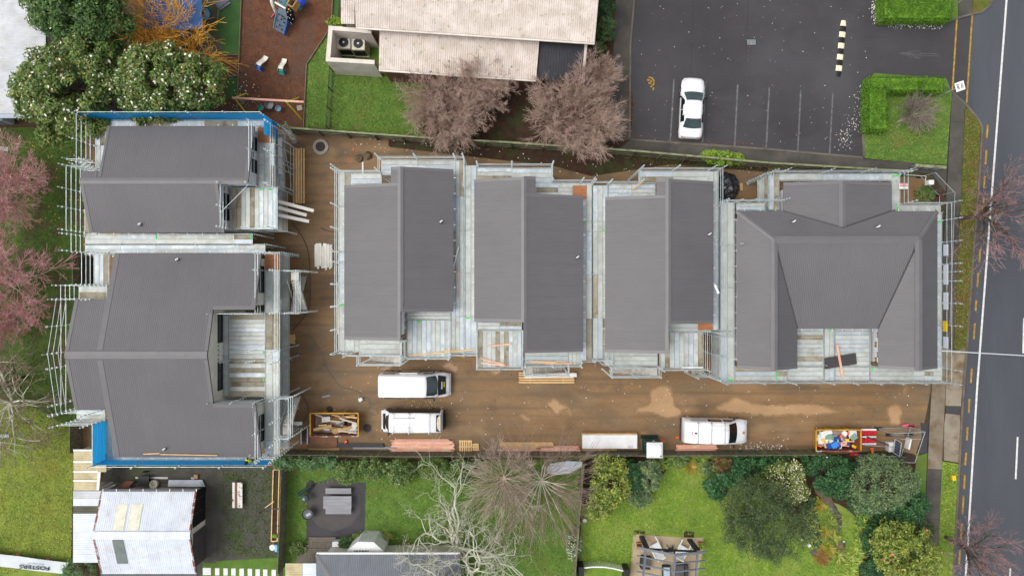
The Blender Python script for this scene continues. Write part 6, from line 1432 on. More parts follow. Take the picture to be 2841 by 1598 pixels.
def on_slope(c, xdir, ydir): 
    x, y = Vector(xdir).normalized(), Vector(ydir).normalized(); z = x.cross(y).normalized(); M = Matrix((x, y, z)).transposed().to_4x4(); M.translation = Vector(c); return M
sl = Vector((-.6, 0, .28)).normalized(); nrm = sl.cross(Vector((0, 1, 0))); nrm = nrm if nrm.z > 0 else -nrm
text_mesh('HUMAN', 'bonnet_lettering', .15, m_white, v1, on_slope(Vector((f - .6, 0, 1.125)) + nrm * .06, (0, -1, 0), sl))
text_mesh('BUILD', 'bonnet_lettering', .14, m_yprint, v1, on_slope(Vector((f - .44, .05, 1.06)) + nrm * .06, (0, -1, 0), sl))
# white van with black sides and roof racks
v2, h, f = van('white roofed van with black sides and ladders on its roof racks, beside the first skip', S(1148, 1161, 0), math.pi, 4.72, 1.7, 1.95, .4, 1.6, 1.15, m_cglassd, .05)
for s in (-1, 1):
    MB().add([(-2.2, s * (h + .014), .55), (2.0, s * (h + .014), .55), (2.0, s * (h + .014), 1.06), (1.55, s * (h * .84 + .06), 1.78), (-2.2, s * (h * .84 + .04), 1.84), (-2.2, s * (h + .014), 1.06)], [(0, 1, 2, 5), (5, 2, 3, 4)]).build('side_wrap', m_vinyl, v2)
MB().add([(-f - .03, -h * .86, .7), (-f - .03, h * .86, .7), (-f + .06, h * .78, 1.86), (-f + .06, -h * .78, 1.86)], [(0, 1, 2, 3)]).build('rear_wrap', m_vinyl, v2)
quad(v2, 'rear_roof_wrap', [(-f + .05, -h * .74, 1.89), (-f + .05, h * .74, 1.89), (-f + .42, h * .74, 1.955), (-f + .42, -h * .74, 1.955)], m_vinyl, .03)
quad(v2, 'bonnet_panel', [(f - .38, -h * .72, 1.14), (f - .38, h * .72, 1.14), (f - .18, h * .66, .98), (f - .18, -h * .66, .98)], m_trim, .03)
rk = ladder_rack(v2, (-1.4, 0.1, 1.3), h * .92, 2.14); ladder(v2, -.3, 1.35, h * .55, .34, 2.2); MB().tube((-.4, -h * .5, 2.2), (1.3, -h * .5, 2.2), .035, 8).build('conduit', m_rack, v2)
text_mesh('HUMAN BUILD', 'rear_lettering', .13, m_yprint, v2, on_slope((-f + .235, 0, 1.985), (0, 1, 0), (.37, 0, .065)))
text_mesh('HUMAN', 'side_lettering', .24, m_white, v2, on_slope((-.1, -h * .93 - .012, 1.42), (1, 0, 0), (0, h * .16, .72)))
text_mesh('BUILD', 'side_lettering', .18, m_yprint, v2, on_slope((-.9, -h * .93 - .012, 1.42), (1, 0, 0), (0, h * .16, .72)))
MB().box((-f - .08, 0, .5), (.2, 1.0, .08)).build('tow_step', m_trim, v2)
# small rounded white van with racks
v3, h, f = van('rounded white van with roof bars beside the long puddle', S(1975, 1189, 0), math.radians(-1.5), 5.0, 1.9, 1.93, .95, .75, 1.2, m_cglassd, .45)
ladder_rack(v3, (-1.6, -.6, .4), h * .86, 2.06); ladder(v3, -1.0, .7, .42, .36, 2.13, 7, m_white)
MB().box((-1.0, h * .93 + .012, 1.38), (.2, .01, .1)).build('logo_mark', m_red, v3)
side_win(v3, -.75, .3, (h, h * .84, 1.05, 1.93), 1, .15, .8); side_win(v3, .42, 1.45, (h, h * .84, 1.05, 1.93), 1, .12, .78, .5); side_win(v3, -.75, .3, (h, h * .84, 1.05, 1.93), -1, .15, .8); side_win(v3, .42, 1.45, (h, h * .84, 1.05, 1.93), -1, .12, .78, .5)
side_win(v3, -2.0, -.85, (h, h * .84, 1.05, 1.93), 1, .15, .8, 0, 'panel_window', mat('grey_panel', C(200, 204, 208), rough=.3))
MB().box((-1.75, 0, 1.99), (.16, .12, .04)).build('aerial_base', m_trim, v3); MB().box((-2.02, 0, 1.96), (.05, .3, .03)).build('brake_lamp', m_red, v3)
MB().lathe((-2.3, h * .8, 1.3), [(.09, -.04), (.1, 0), (.06, .05)], 12).build('tail_lamp_cluster', m_red, v3)
m_brown = mat('brown_print', C(150, 84, 50), C(196, 150, 70), sc=8, rough=.5)
for c_, s_ in (((2.12, -.05, 1.06), .12), ((-2.2, .3, 1.6), .1)):
    lg = MB()
    for i in range(5): a = i * 2 * math.pi / 5 + .4; lg.bar(Vector(c_) + Vector((0, 0, .03)), Vector(c_) + Vector((s_ * math.cos(a), s_ * math.sin(a), .0)), .05, .03)
    lg.build('logo_mark', m_brown, v3)
MB().box((-.2, h * .93 + .03, 1.45), (.7, .012, .22)).build('logo_mark', m_brown, v3)
# ------------------------------------------------------------------ building-site things
m_pink = mat('pink_treated_timber', C(238, 182, 160), C(226, 164, 140), sc=3, rough=.8, rand=.2, c3=C(240, 204, 172), sc3=1.5)
m_pine = mat('raw_pine_timber', C(226, 190, 138), C(206, 166, 112), sc=3, rough=.8, rand=.12)
m_pineo = mat('orange_pine_timber', C(236, 200, 146), C(218, 178, 122), sc=3, rough=.8, rand=.1)
m_wbeam = mat('white_primed_board', C(243, 240, 230), C(230, 225, 212), sc=2, rough=.6, rand=.05)
m_dsteel = mat('dark_steel_beam', C(66, 66, 72), C(54, 54, 60), sc=2, rough=.5)
m_plyt = mat('tan_plywood', C(190, 158, 108), C(172, 138, 90), sc=1.5, rough=.8)
m_plyb = mat('wet_brown_plywood', C(130, 86, 54), C(104, 66, 42), sc=1.2, rough=.55)
m_yel2 = mat('yellow_skip_paint', C(206, 158, 34), C(180, 132, 32), sc=1.5, rough=.55, c3=C(150, 110, 44), sc3=1.5)
m_skipin = mat('rusty_skip_inside', C(126, 74, 56), C(96, 58, 48), sc=1.5, rough=.8, c3=C(150, 128, 116), sc3=1.0)
m_skipred = mat('rust_red_skip_inside', C(134, 70, 50), C(110, 58, 44), sc=1.5, rough=.8)
m_green2 = mat('portable_toilet_green', C(18, 84, 72), C(14, 70, 60), sc=1, rough=.45)
m_conc = mat('pale_concrete', C(176, 168, 150), C(156, 146, 128), sc=2, rough=.9)
m_lid = mat('iron_lid', C(66, 60, 58), C(52, 48, 46), sc=4, rough=.7)
m_redp = mat('red_plastic', C(206, 30, 44), C(188, 24, 38), sc=2, rough=.4)
m_hose = mat('grey_green_hose', C(104, 112, 104), rough=.5)
m_orange = mat('orange_plastic', C(232, 104, 44), rough=.5)
m_tarp = mat('black_polythene', C(30, 30, 33), C(54, 54, 58), sc=3, rough=.25, spec=.6)
m_rock = mat('brown_rock', C(116, 100, 78), C(92, 80, 62), sc=3, bump=.6, bsc=10, rough=.9)
def timber_stack(label, x0, y0, x1, y1, m, group=None, n=7, layers=2, z=0.0, along='x', pw=.095, ph=.045, jit=.25, name='timber_stack', cat='timber', bear=True, skew=0.0, stag=.5):
    a, b = S(x0, y0, z), S(x1, y1, z); X0, X1, Y0, Y1 = a.x, b.x, b.y, a.y
    root = thing(name, label, cat, ((X0 + X1) / 2, (Y0 + Y1) / 2, z), group)
    lo, hi, wl, wh = (X0, X1, Y0, Y1) if along == 'x' else (Y0, Y1, X0, X1)
    if bear:
        for t in (.2, .8):
            c = lo + (hi - lo) * t; p, q = ((c, wl, z + .045), (c, wh, z + .045)) if along == 'x' else ((wl, c, z + .045), (wh, c, z + .045)); MB().bar(p, q, .09, .09).build('bearer', m, root)
    zz = z + (.09 if bear else .004)
    for l in range(layers):
        for i in range(n - (l if stag else 0)):
            c = wl + (wh - wl) * (i + .5 + l * stag + random.uniform(-.12, .12)) / n; s = random.uniform(-jit, jit) * .5; e = random.uniform(-jit, jit) * .5; zc = zz + ph / 2 + l * (ph + .004); dy = skew * random.uniform(-1, 1)
            p, q = ((lo + s, c, zc), (hi + e, c + dy, zc)) if along == 'x' else ((c, lo + s, zc), (c + dy, hi + e, zc))
            MB().bar(p, q, min(pw, (wh - wl) / n * .8), ph).build('board', m, root)
    return root
def T2(c, r, x0, y0, x1, y1): return (c * 710 + x0 * .36788, (0, 533, 1065)[r] + y0 * .36788, c * 710 + x1 * .36788, (0, 533, 1065)[r] + y1 * .36788)
G = 'stacks of timber along the fence'
timber_stack('long stack of pink treated timber below the racked van', *T2(1, 2, 1040, 412, 1470, 515), m_pink, G, 9, 3, jit=.7)
timber_stack('pink timber stack with pale lengths left of the white pack', *T2(2, 2, -90, 480, 200, 532), m_pink, G, 5, 2, jit=.5)
timber_stack('pink timber stack just left of the white pack', *T2(2, 2, 215, 462, 500, 524), m_pink, G, 6, 3, jit=.3)
timber_stack('raw pine frame lengths on top of the row of stacks', *T2(2, 2, -85, 436, 312, 480), m_pine, G, 4, 2, jit=.2)
timber_stack('short stack of pink timber beside the rounded van', *T2(2, 2, 1245, 452, 1535, 517), m_pink, G, 6, 3, jit=.3)
timber_stack('bundle of orange pine battens by the upper left scaffold', *T2(1, 0, 285, 1125, 378, 1535), m_pineo, None, 5, 4, along='y', jit=.08, pw=.12, stag=0)
timber_stack('pale timber pack under the stairs of the middle house', 1440, 1030, 1592, 1063, m_pineo, None, 5, 3, jit=.1, stag=0)
timber_stack('bundle of white primed boards in the mud yard', *T2(1, 1, 445, 400, 580, 572), m_wbeam, None, 7, 3, along='y', pw=.16, ph=.06, jit=.35)
timber_stack('small stack of pine offcuts by the lower left stair', *T2(1, 1, 255, 1070, 298, 1145), m_pineo, None, 5, 2, jit=.06)
timber_stack('dark steel beams lying between plywood and pink timber', *T2(1, 2, 615, 444, 960, 475), m_dsteel, None, 3, 1, pw=.12, ph=.12, jit=.2, name='steel_beams', cat='beams')
timber_stack('pale grey boards leaning over the dark beams', *T2(1, 2, 730, 474, 1040, 490), mat('pale_board', C(170, 172, 172), rough=.7), None, 2, 1, z=.14, bear=False, name='loose_boards', cat='boards')
for lab, pts, m in (('brown wet plywood sheet beside the first skip', ((1, 2, 388, 400), (1, 2, 612, 388), (1, 2, 616, 478), (1, 2, 386, 472)), m_plyb), ('tan plywood sheet on the fence corner', ((1, 2, 400, 484), (1, 2, 638, 480), (1, 2, 612, 520), (1, 2, 390, 516)), m_plyt), ('tan plywood sheet below the white pack', ((2, 2, 525, 482), (2, 2, 790, 486), (2, 2, 800, 538), (2, 2, 528, 536)), m_plyt), ('pale board leaning by the fence right of the rounded van', ((2, 2, 1740, 508), (2, 2, 1945, 508), (2, 2, 1945, 522), (2, 2, 1750, 524)), m_wbeam)):
    tag(MB().solid([T(*p) + Vector((0, 0, .12)) for p in pts], .03).build('plywood_sheet', m, None), lab, 'plywood', 'loose plywood and boards by the fence')
wp = thing('wrapped_pack', 'long white wrapped pack of timber on bearers by the fence', 'pack', tuple(S(1692, 1222)))
a, b = S(1616, 1206, .7), S(1768, 1244, .7); MB().box(((a.x + b.x) / 2, (a.y + b.y) / 2, .42), (b.x - a.x, a.y - b.y, .62)).build('wrapping', m_white, wp, bevel=.02)
MB().box(((a.x + b.x) / 2, a.y + .05, .38), (b.x - a.x, .08, .5)).build('timber_edge', m_pine, wp)
for t in (.15, .5, .85): MB().bar((a.x + (b.x - a.x) * t, b.y, .055), (a.x + (b.x - a.x) * t, a.y + .1, .055), .1, .1).build('bearer', m_pine, wp)
MB().box((a.x + .9 * (b.x - a.x) * .6 + 1.4, b.y + .12, .735), (.4, .25, .006)).build('paper_label', mat('grey_label', C(196, 196, 204), rough=.7), wp)
def pallet(label, x0, y0, x1, y1, group='pallets'):
    a, b = S(x0, y0, .1), S(x1, y1, .1); root = thing('pallet', label, 'pallet', ((a.x + b.x) / 2, (a.y + b.y) / 2, 0), group)
    for i in range(3): y = b.y + (a.y - b.y) * (i * .46 + .04); MB().bar((a.x, y, .06), (b.x, y, .06), .09, .1).build('stringer', m_pineo, root)
    n = 6
    for i in range(n): x = a.x + (b.x - a.x) * (i + .5) / n; MB().bar((x, b.y - .02, .125), (x, a.y + .02, .125), (b.x - a.x) / n * .66, .022).build('slat', m_pineo, root)
pallet('wooden pallet leaning by the fence between two timber stacks', *T2(1, 2, 1532, 425, 1632, 520)); pallet('small wooden pallet right of the larger one', *T2(1, 2, 1634, 452, 1682, 500))
for i, (x0, y0, x1, y1) in enumerate(((198, 76, 436, 142), (196, 122, 382, 175), (198, 178, 400, 222))):
    a, b = T(1, 1, x0 - 30, y0 - 5, 3.3), T(1, 1, x1, y1, 2.2)
    tag(MB().bar(a, b, .24, .05).build('white_board', m_wbeam, None), ('uppermost', 'middle', 'lowest')[i] + ' of three white boards sticking out of the upper left scaffold', 'board', 'white boards sticking out of the scaffold')
# ---- skips
def skip(label, x0, y0, x1, y1, m_in, zt=1.15, tilt=0):
    a, b = S(x0, y0, zt), S(x1, y1, zt); X0, X1, Y0, Y1 = a.x, b.x, b.y, a.y
    root = thing('skip_bin', label, 'skip', ((X0 + X1) / 2, (Y0 + Y1) / 2, 0), 'yellow skip bins')
    i = .28; t = .05
    out_t = [(X0, Y0, zt), (X1, Y0, zt), (X1, Y1, zt), (X0, Y1, zt)]; out_b = [(X0 + i, Y0 + .12, .05), (X1 - i, Y0 + .12, .05), (X1 - i, Y1 - .12, .05), (X0 + i, Y1 - .12, .05)]
    mb = MB(); mb.add(out_b + out_t, [(0, 1, 5, 4), (1, 2, 6, 5), (2, 3, 7, 6), (3, 0, 4, 7), (3, 2, 1, 0)]); mb.build('shell', m_yel2, root)
    inn_t = [(X0 + t, Y0 + t, zt), (X1 - t, Y0 + t, zt), (X1 - t, Y1 - t, zt), (X0 + t, Y1 - t, zt)]; inn_b = [(X0 + i + t, Y0 + .17, .1), (X1 - i - t, Y0 + .17, .1), (X1 - i - t, Y1 - .17, .1), (X0 + i + t, Y1 - .17, .1)]
    MB().add(inn_b + inn_t, [(0, 4, 5, 1), (1, 5, 6, 2), (2, 6, 7, 3), (3, 7, 4, 0), (0, 1, 2, 3)]).build('inside', m_in, root)
    o = 0
    for p, q in zip(out_t, out_t[1:] + out_t[:1]):
        p, q = Vector(p), Vector(q); o += 1; MB().bar(p + Vector((0, 0, .02 + .003 * (o % 2))), q + Vector((0, 0, .02 + .003 * (o % 2))), .1, .06).build('rim', m_yel2 if o != 1 else m_rust, root)
    for s, y in ((-1, Y0), (1, Y1)):
        for x in (X0 + (X1 - X0) * .3, X0 + (X1 - X0) * .7): MB().bar((x, y - s * .06 + s * .1, .15), (x, y + s * .05, zt - .05), .08, .06, (1, 0, 0)).build('rib', m_yel2, root)
    return root, X0, X1, Y0, Y1
def debris(group, label_f, area, n, specs, zt, seed):
    random.seed(seed); X0, X1, Y0, Y1 = area
    for i in range(n):
        nm, m, L, W, t = random.choice(specs); x, y = random.uniform(X0 + .3, X1 - .3), random.uniform(Y0 + .25, Y1 - .25); a = random.uniform(-.4, .35) if L > .6 else random.uniform(0, 3.1)
        L_ = min(L * random.uniform(.6, 1.1), (X1 - X0) * .6); x = min(max(x, X0 + L_ / 2 + .15), X1 - L_ / 2 - .15)
        M = Matrix.Rotation(random.uniform(-.12, .12), 3, 'Y') @ Matrix.Rotation(random.uniform(-.2, .2), 3, 'X')
        M = Matrix.Rotation(a, 3, 'Z') @ M; dy = abs(math.sin(a)) * L_ / 2; y = min(max(y, Y0 + dy * .8 + .2), Y1 - dy * .8 - .2)
        u, v = (x - X0) / (X1 - X0), (y - Y0) / (Y1 - Y0); wh_ = '%s length at the %s %s, %s in the heap' % (('short', 'long')[L_ > .7], ('lower', 'upper')[v > .5], ('left', 'middle', 'right')[min(2, int(u * 3))], ('deep', 'high')[i > n / 2])
        o = MB().box((x, y, zt - .32 + .3 * i / n), (L_, W, t), 0, M).build(nm, m, None); tag(o, nm.replace('_', ' ') + label_f + ', ' + wh_, nm.replace('_', ' '), group)
sk1, *ar1 = skip('yellow skip with rusty inside holding timber offcuts, at the left of the site', 861, 1146, 994, 1210, m_skipin)
debris('offcuts in the first skip', ' in the left skip', ar1, 26, [('timber_offcut', mat('dusty_board', C(196, 184, 166), rough=.8, rand=.2), 1.6, .12, .04), ('timber_offcut', m_plyb, 1.2, .12, .04), ('pine_offcut', m_pine, 1.0, .09, .04), ('plasterboard_scrap', mat('pale_plasterboard', C(206, 200, 190), rough=.9), .6, .4, .02), ('brown_board', m_plyt, 1.5, .22, .03), ('pipe_offcut', m_gut, 1.2, .08, .08)], .95, 3)
MB().box(((ar1[0] + ar1[1]) / 2 - .5, (ar1[2] + ar1[3]) / 2, .32), (2.2, 1.4, .44)).build('settled_rubbish', mat('grey_rubble', C(150, 136, 122), C(104, 84, 70), sc=3, rough=.95), sk1)
sk2, *ar2 = skip('yellow skip with rust red inside full of mixed rubbish, by the site entrance', 2264, 1192, 2388, 1251, m_skipred)
sp = [('plastic_bag', m_white, .5, .4, .1), ('white_sheet', m_white, .8, .6, .03), ('pink_wrap', mat('pale_pink_wrap', C(232, 198, 190), rough=.5), .5, .35, .06), ('timber_offcut', m_pink, .7, .08, .05), ('cardboard', m_pine, .5, .4, .03), ('green_wrap', mat('green_film', C(120, 150, 130), rough=.3), .6, .4, .05), ('yellow_packet', m_yprint, .3, .2, .06), ('blue_packet', mat('dark_blue_plastic', C(34, 62, 120), rough=.4), .35, .25, .1), ('orange_packet', m_orange, .3, .15, .06)]
debris('rubbish in the second skip', ' in the right skip', ar2, 46, sp, 1.0, 11)
MB().box(((ar2[0] + ar2[1]) / 2 - .3, (ar2[2] + ar2[3]) / 2 + .05, .4), (2.3, 1.2, .6)).build('settled_rubbish', mat('pale_rubble', C(176, 160, 150), C(132, 112, 100), sc=3, rough=.95), sk2)
bb = thing('blue_crate', 'bright blue crate on top of the rubbish in the right skip', 'crate', tuple(S(2312, 1232, .9)), None, .5)
MB().box((0, 0, .17), (.55, .4, .34)).build('box', mat('bright_blue_plastic', C(60, 130, 214), rough=.4), bb, bevel=.02); MB().box((-.42, .1, .1), (.3, .4, .3)).build('lid', mat('deep_blue_plastic', C(24, 76, 160), rough=.4), bb, bevel=.02)
# ---- portable toilet
pt = thing('portable_toilet', 'dark green portable toilet with white roof standing at the fence', 'toilet', tuple(S(1800, 1236)))
a = S(1817, 1249, 2.25); cx, cy = a.x, a.y
MB().box((cx, cy, 1.1), (1.1, 1.05, 2.1)).build('cabin', m_green2, pt, bevel=.03)
for i in range(4): MB().box((cx - .4 + i * .27, cy + .53, 1.1), (.05, .03, 1.9)).build('wall_rib', m_green2, pt); MB().box((cx - .553, cy - .35 + i * .24, 1.1), (.03, .05, 1.9)).build('wall_rib', m_green2, pt)
rf = MB().loft([[(cx - .6, cy - .58, 2.14), (cx + .6, cy - .58, 2.14), (cx + .6, cy + .58, 2.14), (cx - .6, cy + .58, 2.14)], [(cx - .6, cy - .58, 2.2), (cx + .6, cy - .58, 2.2), (cx + .6, cy + .58, 2.2), (cx - .6, cy + .58, 2.2)], [(cx - .45, cy - .4, 2.32), (cx + .45, cy - .4, 2.32), (cx + .45, cy + .4, 2.32), (cx - .45, cy + .4, 2.32)]]).build('roof', m_white, pt)
for i in range(4): MB().box((cx - .3 + i * .2, cy, 2.33), (.05, .8, .03)).build('roof_ridge', m_white, rf)
MB().tube((cx + .42, cy - .42, 2.2), (cx + .42, cy - .42, 2.42), .05, 8).build('vent_pipe', m_black, pt); MB().box((cx, cy + .56, .1), (1.3, .25, .2)).build('skid', m_trim, pt)
MB().lathe((cx + .05, cy + .545, 1.5), [(.1, -.02), (.1, .02)], 12, Matrix.Rotation(math.pi / 2, 3, 'X')).build('door_sign', m_white, pt)
# ---- red barrier feet / blocks, mesh fence, light tower by the entrance
rb_ = thing('red_barrier_stack', 'red and white plastic barrier blocks stacked beside the right skip', 'barrier', tuple(S(2408, 1210)))
for r_, y0_ in ((0, 1201), (1, 1222)):
    for i in range(5): MB().box(S(2391 + i * 8.2 + 4, y0_, .45) + Vector((0, 0, -.22)), (.2, .36, .42)).build('block', m_redp, rb_, bevel=.02)
for y_ in (1191.5, 1211.5, 1231): MB().bar(S(2389, y_, .5), S(2431, y_, .5), .12, .06).build('white_rail', m_white, rb_)
for x_ in (2395, 2426): MB().bar(S(x_, 1192, .03), S(x_, 1231, .03), .08, .05).build('foot', m_trim, rb_)
def mesh_panel(label, a, b, h=1.9, gap=.12, group='temporary mesh fence panels', feet=True):
    a, b = Vector((a.x, a.y, .08)), Vector((b.x, b.y, .08)); root = thing('mesh_fence_panel', label, 'fence panel', (a.x, a.y, 0), group); up = Vector((0, 0, h))
    for p, q in ((a, a + up), (b, b + up), (a, b), (a + up, b + up)): MB().tube(p, q, .021, 6).build('frame_tube', m_zinc, root)
    d = b - a; n = int(d.length / gap); mb = MB()
    for i in range(1, n): mb.tube(a + d * i / n, a + d * i / n + up, .004, 4)
    mb.build('mesh_wires', m_zinc, root, kind='stuff')
    if feet:
        for p in (a, b): MB().box(p + Vector((0, 0, -.04)), (.6, .22, .08)).build('foot', m_redp if random.random() < .5 else m_trim, root)
    return root
mesh_panel('mesh fence panel across the site entrance carrying a white notice', Z(2230, 1150, .132, 2240, 250), Z(2230, 1150, .132, 2030, 880)); mesh_panel('mesh fence panel along the garden fence behind the right skip', Z(2230, 1150, .132, 2030, 880), Z(2230, 1150, .132, 1050, 830)); mesh_panel('mesh fence panel swung open above the solar light', Z(2230, 1150, .132, 2230, 260), Z(2230, 1150, .132, 1560, 290)); mesh_panel('inner mesh fence panel beside the solar light', Z(2230, 1150, .132, 2200, 420), Z(2230, 1150, .132, 1800, 420), 1.6)
q = Z(2230, 1150, .132, 2190, 600, 1.1); nb = MB().box(q, (.1, .85, .62), -.22).build('notice_board', m_white, None); tag(nb, 'blank white notice hung on the entrance mesh panel', 'notice')
fo = tag(MB().box(S(2511, 1179, .12), (.5, .2, .24), .15).build('barrier_foot', mat('faded_red_plastic', C(214, 96, 108), rough=.5), None, bevel=.05), 'faded red plastic fence foot at the site entrance', 'fence foot')
sl_ = thing('solar_light', 'tilted solar panel with white battery box by the site entrance', 'solar panel', tuple(Z(2230, 1150, .132, 1860, 660)))
A_, B_, C_, D_ = [Z(2230, 1150, .132, x, y, z) for x, y, z in ((1918, 510, 1.1), (2050, 595, 1.5), (2015, 875, 1.5), (1885, 800, 1.1))]
MB().solid([A_, B_, C_, D_], .04).build('panel', mat('solar_cell', C(46, 48, 60), rough=.15), sl_)
for p, q in ((A_, B_), (B_, C_), (C_, D_), (D_, A_)): MB().bar(p, q, .04, .05).build('panel_frame', m_zinc, sl_)
for i in range(1, 5): MB().bar(A_.lerp(D_, i / 5) + Vector((0, 0, .006)), B_.lerp(C_, i / 5) + Vector((0, 0, .006)), .008, .004).build('cell_line', m_gut, sl_)
MB().bar(A_.lerp(B_, .5).lerp(D_.lerp(C_, .5), .5) - Vector((0, 0, .06)), Z(2230, 1150, .132, 1860, 660, 0), .06, .06).build('mast', m_zinc, sl_)
MB().box(Z(2230, 1150, .132, 1830, 670, .3) + Vector((0, 0, -.02)), (.55, .75, .55)).build('battery_box', m_white, sl_, bevel=.03)
MB().tube(Z(2230, 1150, .132, 1780, 640, .9), Z(2230, 1150, .132, 1330, 465, 1.2), .05, 8).build('boom', m_dsteel, sl_); MB().tube(Z(2230, 1150, .132, 1880, 680, .6), Z(2230, 1150, .132, 1290, 640, .8), .025, 6).build('stay', m_gut, sl_)
tag(MB().lathe(Z(2230, 1150, .132, 1430, 690, .1), [(.13, 0), (.17, .02), (.05, .5), (.03, .52)], 12, Matrix.Rotation(1.3, 3, 'X')).build('traffic_cone', m_orange, None), 'orange road cone lying beside the right skip', 'cone')
# corner fence with meter box, top right
mesh_panel('mesh fence panel cutting the corner by the meter box', Z(2460, 450, .1173, 1120, 260, 1.8), Z(2460, 450, .1173, 1560, 715, 1.8), group='corner mesh fence'); mesh_panel('mesh fence panel running along the footpath under the scaffold', Z(2460, 450, .1173, 1580, 720, 1.8), S(2632, 900, 1.8), group='corner mesh fence')
mb_ = thing('meter_box', 'white electric meter box on a post inside the corner fence', 'meter box', tuple(Z(2460, 450, .1173, 960, 500)))
MB().box(Z(2460, 450, .1173, 1010, 490, 1.3), (.4, .35, .55)).build('box', m_white, mb_, bevel=.02); MB().bar(Z(2460, 450, .1173, 1010, 490, 0), Z(2460, 450, .1173, 1010, 490, 1.3), .1, .1).build('post', m_fence, mb_)
MB().path([Z(2460, 450, .1173, 920, 440, 1.4), Z(2460, 450, .1173, 930, 335, 1.5), Z(2460, 450, .1173, 450, 300, 2.0)], .02).build('conduit', m_white, mb_)
sg = thing('garden_screen', 'low mossy timber wall with pale panels at the fence end by the footpath', 'wall', tuple(S(2580, 470)))
A1, B1 = Z(2460, 450, .1173, 670, 75, 1.0), Z(2460, 450, .1173, 1410, 130, 1.0)
MB().bar(A1, B1, .22, .08).build('capping', m_fencem, sg)
for t in (.02, .35, .66, .98): c_ = A1.lerp(B1, t); MB().bar((c_.x, c_.y - .03, 0), (c_.x, c_.y - .03, .95), .12, .12).build('post', m_fence, sg)
for t in (.06, .4, .71): p, q = A1.lerp(B1, t), A1.lerp(B1, t + .24); MB().box(((p.x + q.x) / 2, (p.y + q.y) / 2 - .04, .5), ((q - p).length, .03, .8), math.atan2(q.y - p.y, q.x - p.x)).build('panel', m_gut, sg)
ss = thing('scaffold_sign', 'small red and white warning sign hung on the right scaffold', 'sign', tuple(Z(2460, 450, .1173, 400, 570, 3.0)))
q = Z(2460, 450, .1173, 400, 570, 4.75); MB().box(q, (.62, .4, .02)).build('board', m_white, ss); MB().box(q + Vector((0, .07, .014)), (.56, .2, .006)).build('red_band', m_redp, ss)
text_mesh('DANGER', 'lettering', .15, m_white, ss, Matrix.Translation(q + Vector((0, .07, .022))))
ys = tag(MB().box(S(2622, 905, 5.0), (.05, .75, .45)).build('scaffold_sign', m_yprint, None), 'yellow sign hung on the road side of the right scaffold', 'sign')
for i, (y, h_) in enumerate(((694, .8), (762, 1.4), (835, 1.2), (950, .8))):
    a = S(2624, y, 4.95); tag(MB().box(a, (.04, h_, .5)).build('sign_panel', mat('pale_sign_panel', C(206, 212, 222), rough=.5), None), ('uppermost', 'second', 'third', 'lowest')[i] + ' pale panel hung on the road side of the right scaffold', 'sign', 'pale panels on the road side scaffold')
# ---- manholes
def manhole(label, c, r, ring_, group='manhole covers'):
    root = thing('manhole', label, 'manhole', tuple(c), group)
    if ring_: MB().lathe(c, [(ring_, 0), (ring_, .1), (ring_ - .05, .14), (r, .14)], 28).build('concrete_ring', m_conc, root); 
    o = MB().lathe(c + Vector((0, 0, .145 if ring_ else .012)), [(r, 0), (r, .03), (r - .03, .035)], 24).build('lid', m_lid, root)
    for i in range(-2, 3): MB().box(c + Vector((0, i * r * .3, .19 if ring_ else .05)), (r * 1.4, .03, .012)).build('lid_rib', m_lid, o)
manhole('manhole with wide concrete ring in the top left mud corner', T(1, 0, 490, 1110), .37, .62); manhole('iron manhole lid in the mud above the first skip', T(1, 2, 556, 190), .25, 0); manhole('rusty round lid in the mud right of the first skip', T(1, 2, 840, 332), .32, 0)
# ---- hoses and cords
def cord(name, label, pts, r, m, cat='hose', group=None):
    P_ = [Vector(p) for p in pts]; out = []
    for i in range(len(P_) - 1):
        p0, p1, p2, p3 = P_[max(0, i - 1)], P_[i], P_[i + 1], P_[min(len(P_) - 1, i + 2)]
        for j in range(5):
            t = j / 5; out.append(.5 * ((2 * p1) + (-p0 + p2) * t + (2 * p0 - 5 * p1 + 4 * p2 - p3) * t * t + (-p0 + 3 * p1 - 3 * p2 + p3) * t ** 3))
    out.append(P_[-1]); o = MB().path([v + Vector((0, 0, r + .005)) for v in out], r, 5).build(name, m, None); return tag(o, label, cat, group)
coil = [T(1, 2, 775 + i * 16 + 18 * math.cos(i * 1.6), 75 + i * 13 + 16 * math.sin(i * 1.6)) for i in range(8)]
cord('site_hose', 'long grey hose snaking through the mud yard past the vans', [T(1, 1, 300, 1050), T(1, 1, 400, 1085), T(1, 1, 455, 1150), T(1, 1, 430, 1195), T(1, 1, 415, 1165), T(1, 1, 460, 1155), T(1, 1, 500, 1220), T(1, 1, 530, 1310), T(1, 1, 580, 1390), T(1, 2, 640, 20), T(1, 2, 740, 45)] + coil + [T(1, 2, 850, 180), T(1, 2, 870, 225), T(1, 2, 915, 225), T(1, 2, 915, 180)], .022, m_hose)
cord('site_hose', 'dark pipe curving down past the stair tower', [T(1, 1, 265, 215), T(1, 1, 340, 320), T(1, 1, 395, 450), T(1, 1, 410, 650), T(1, 1, 405, 850), T(1, 1, 350, 960), T(1, 1, 280, 1040)], .03, m_dsteel)
cord('site_hose', 'short dark pipe lying beside the left middle scaffold', [T(1, 1, 490, 270), T(1, 1, 540, 292), T(1, 1, 610, 302)], .03, m_dsteel)
cord('site_hose', 'dark hose looping by the first skip', [T(1, 2, 330, 60), T(1, 2, 380, 130), T(1, 2, 395, 210), T(1, 2, 355, 290)], .025, m_dsteel)
cord('extension_lead', 'orange cord in the top mud corner near the rocks', [T(1, 0, 735, 1050), T(1, 0, 740, 1140), T(1, 0, 690, 1200), T(1, 0, 720, 1230), T(1, 0, 660, 1255)], .014, m_orange, 'cord')
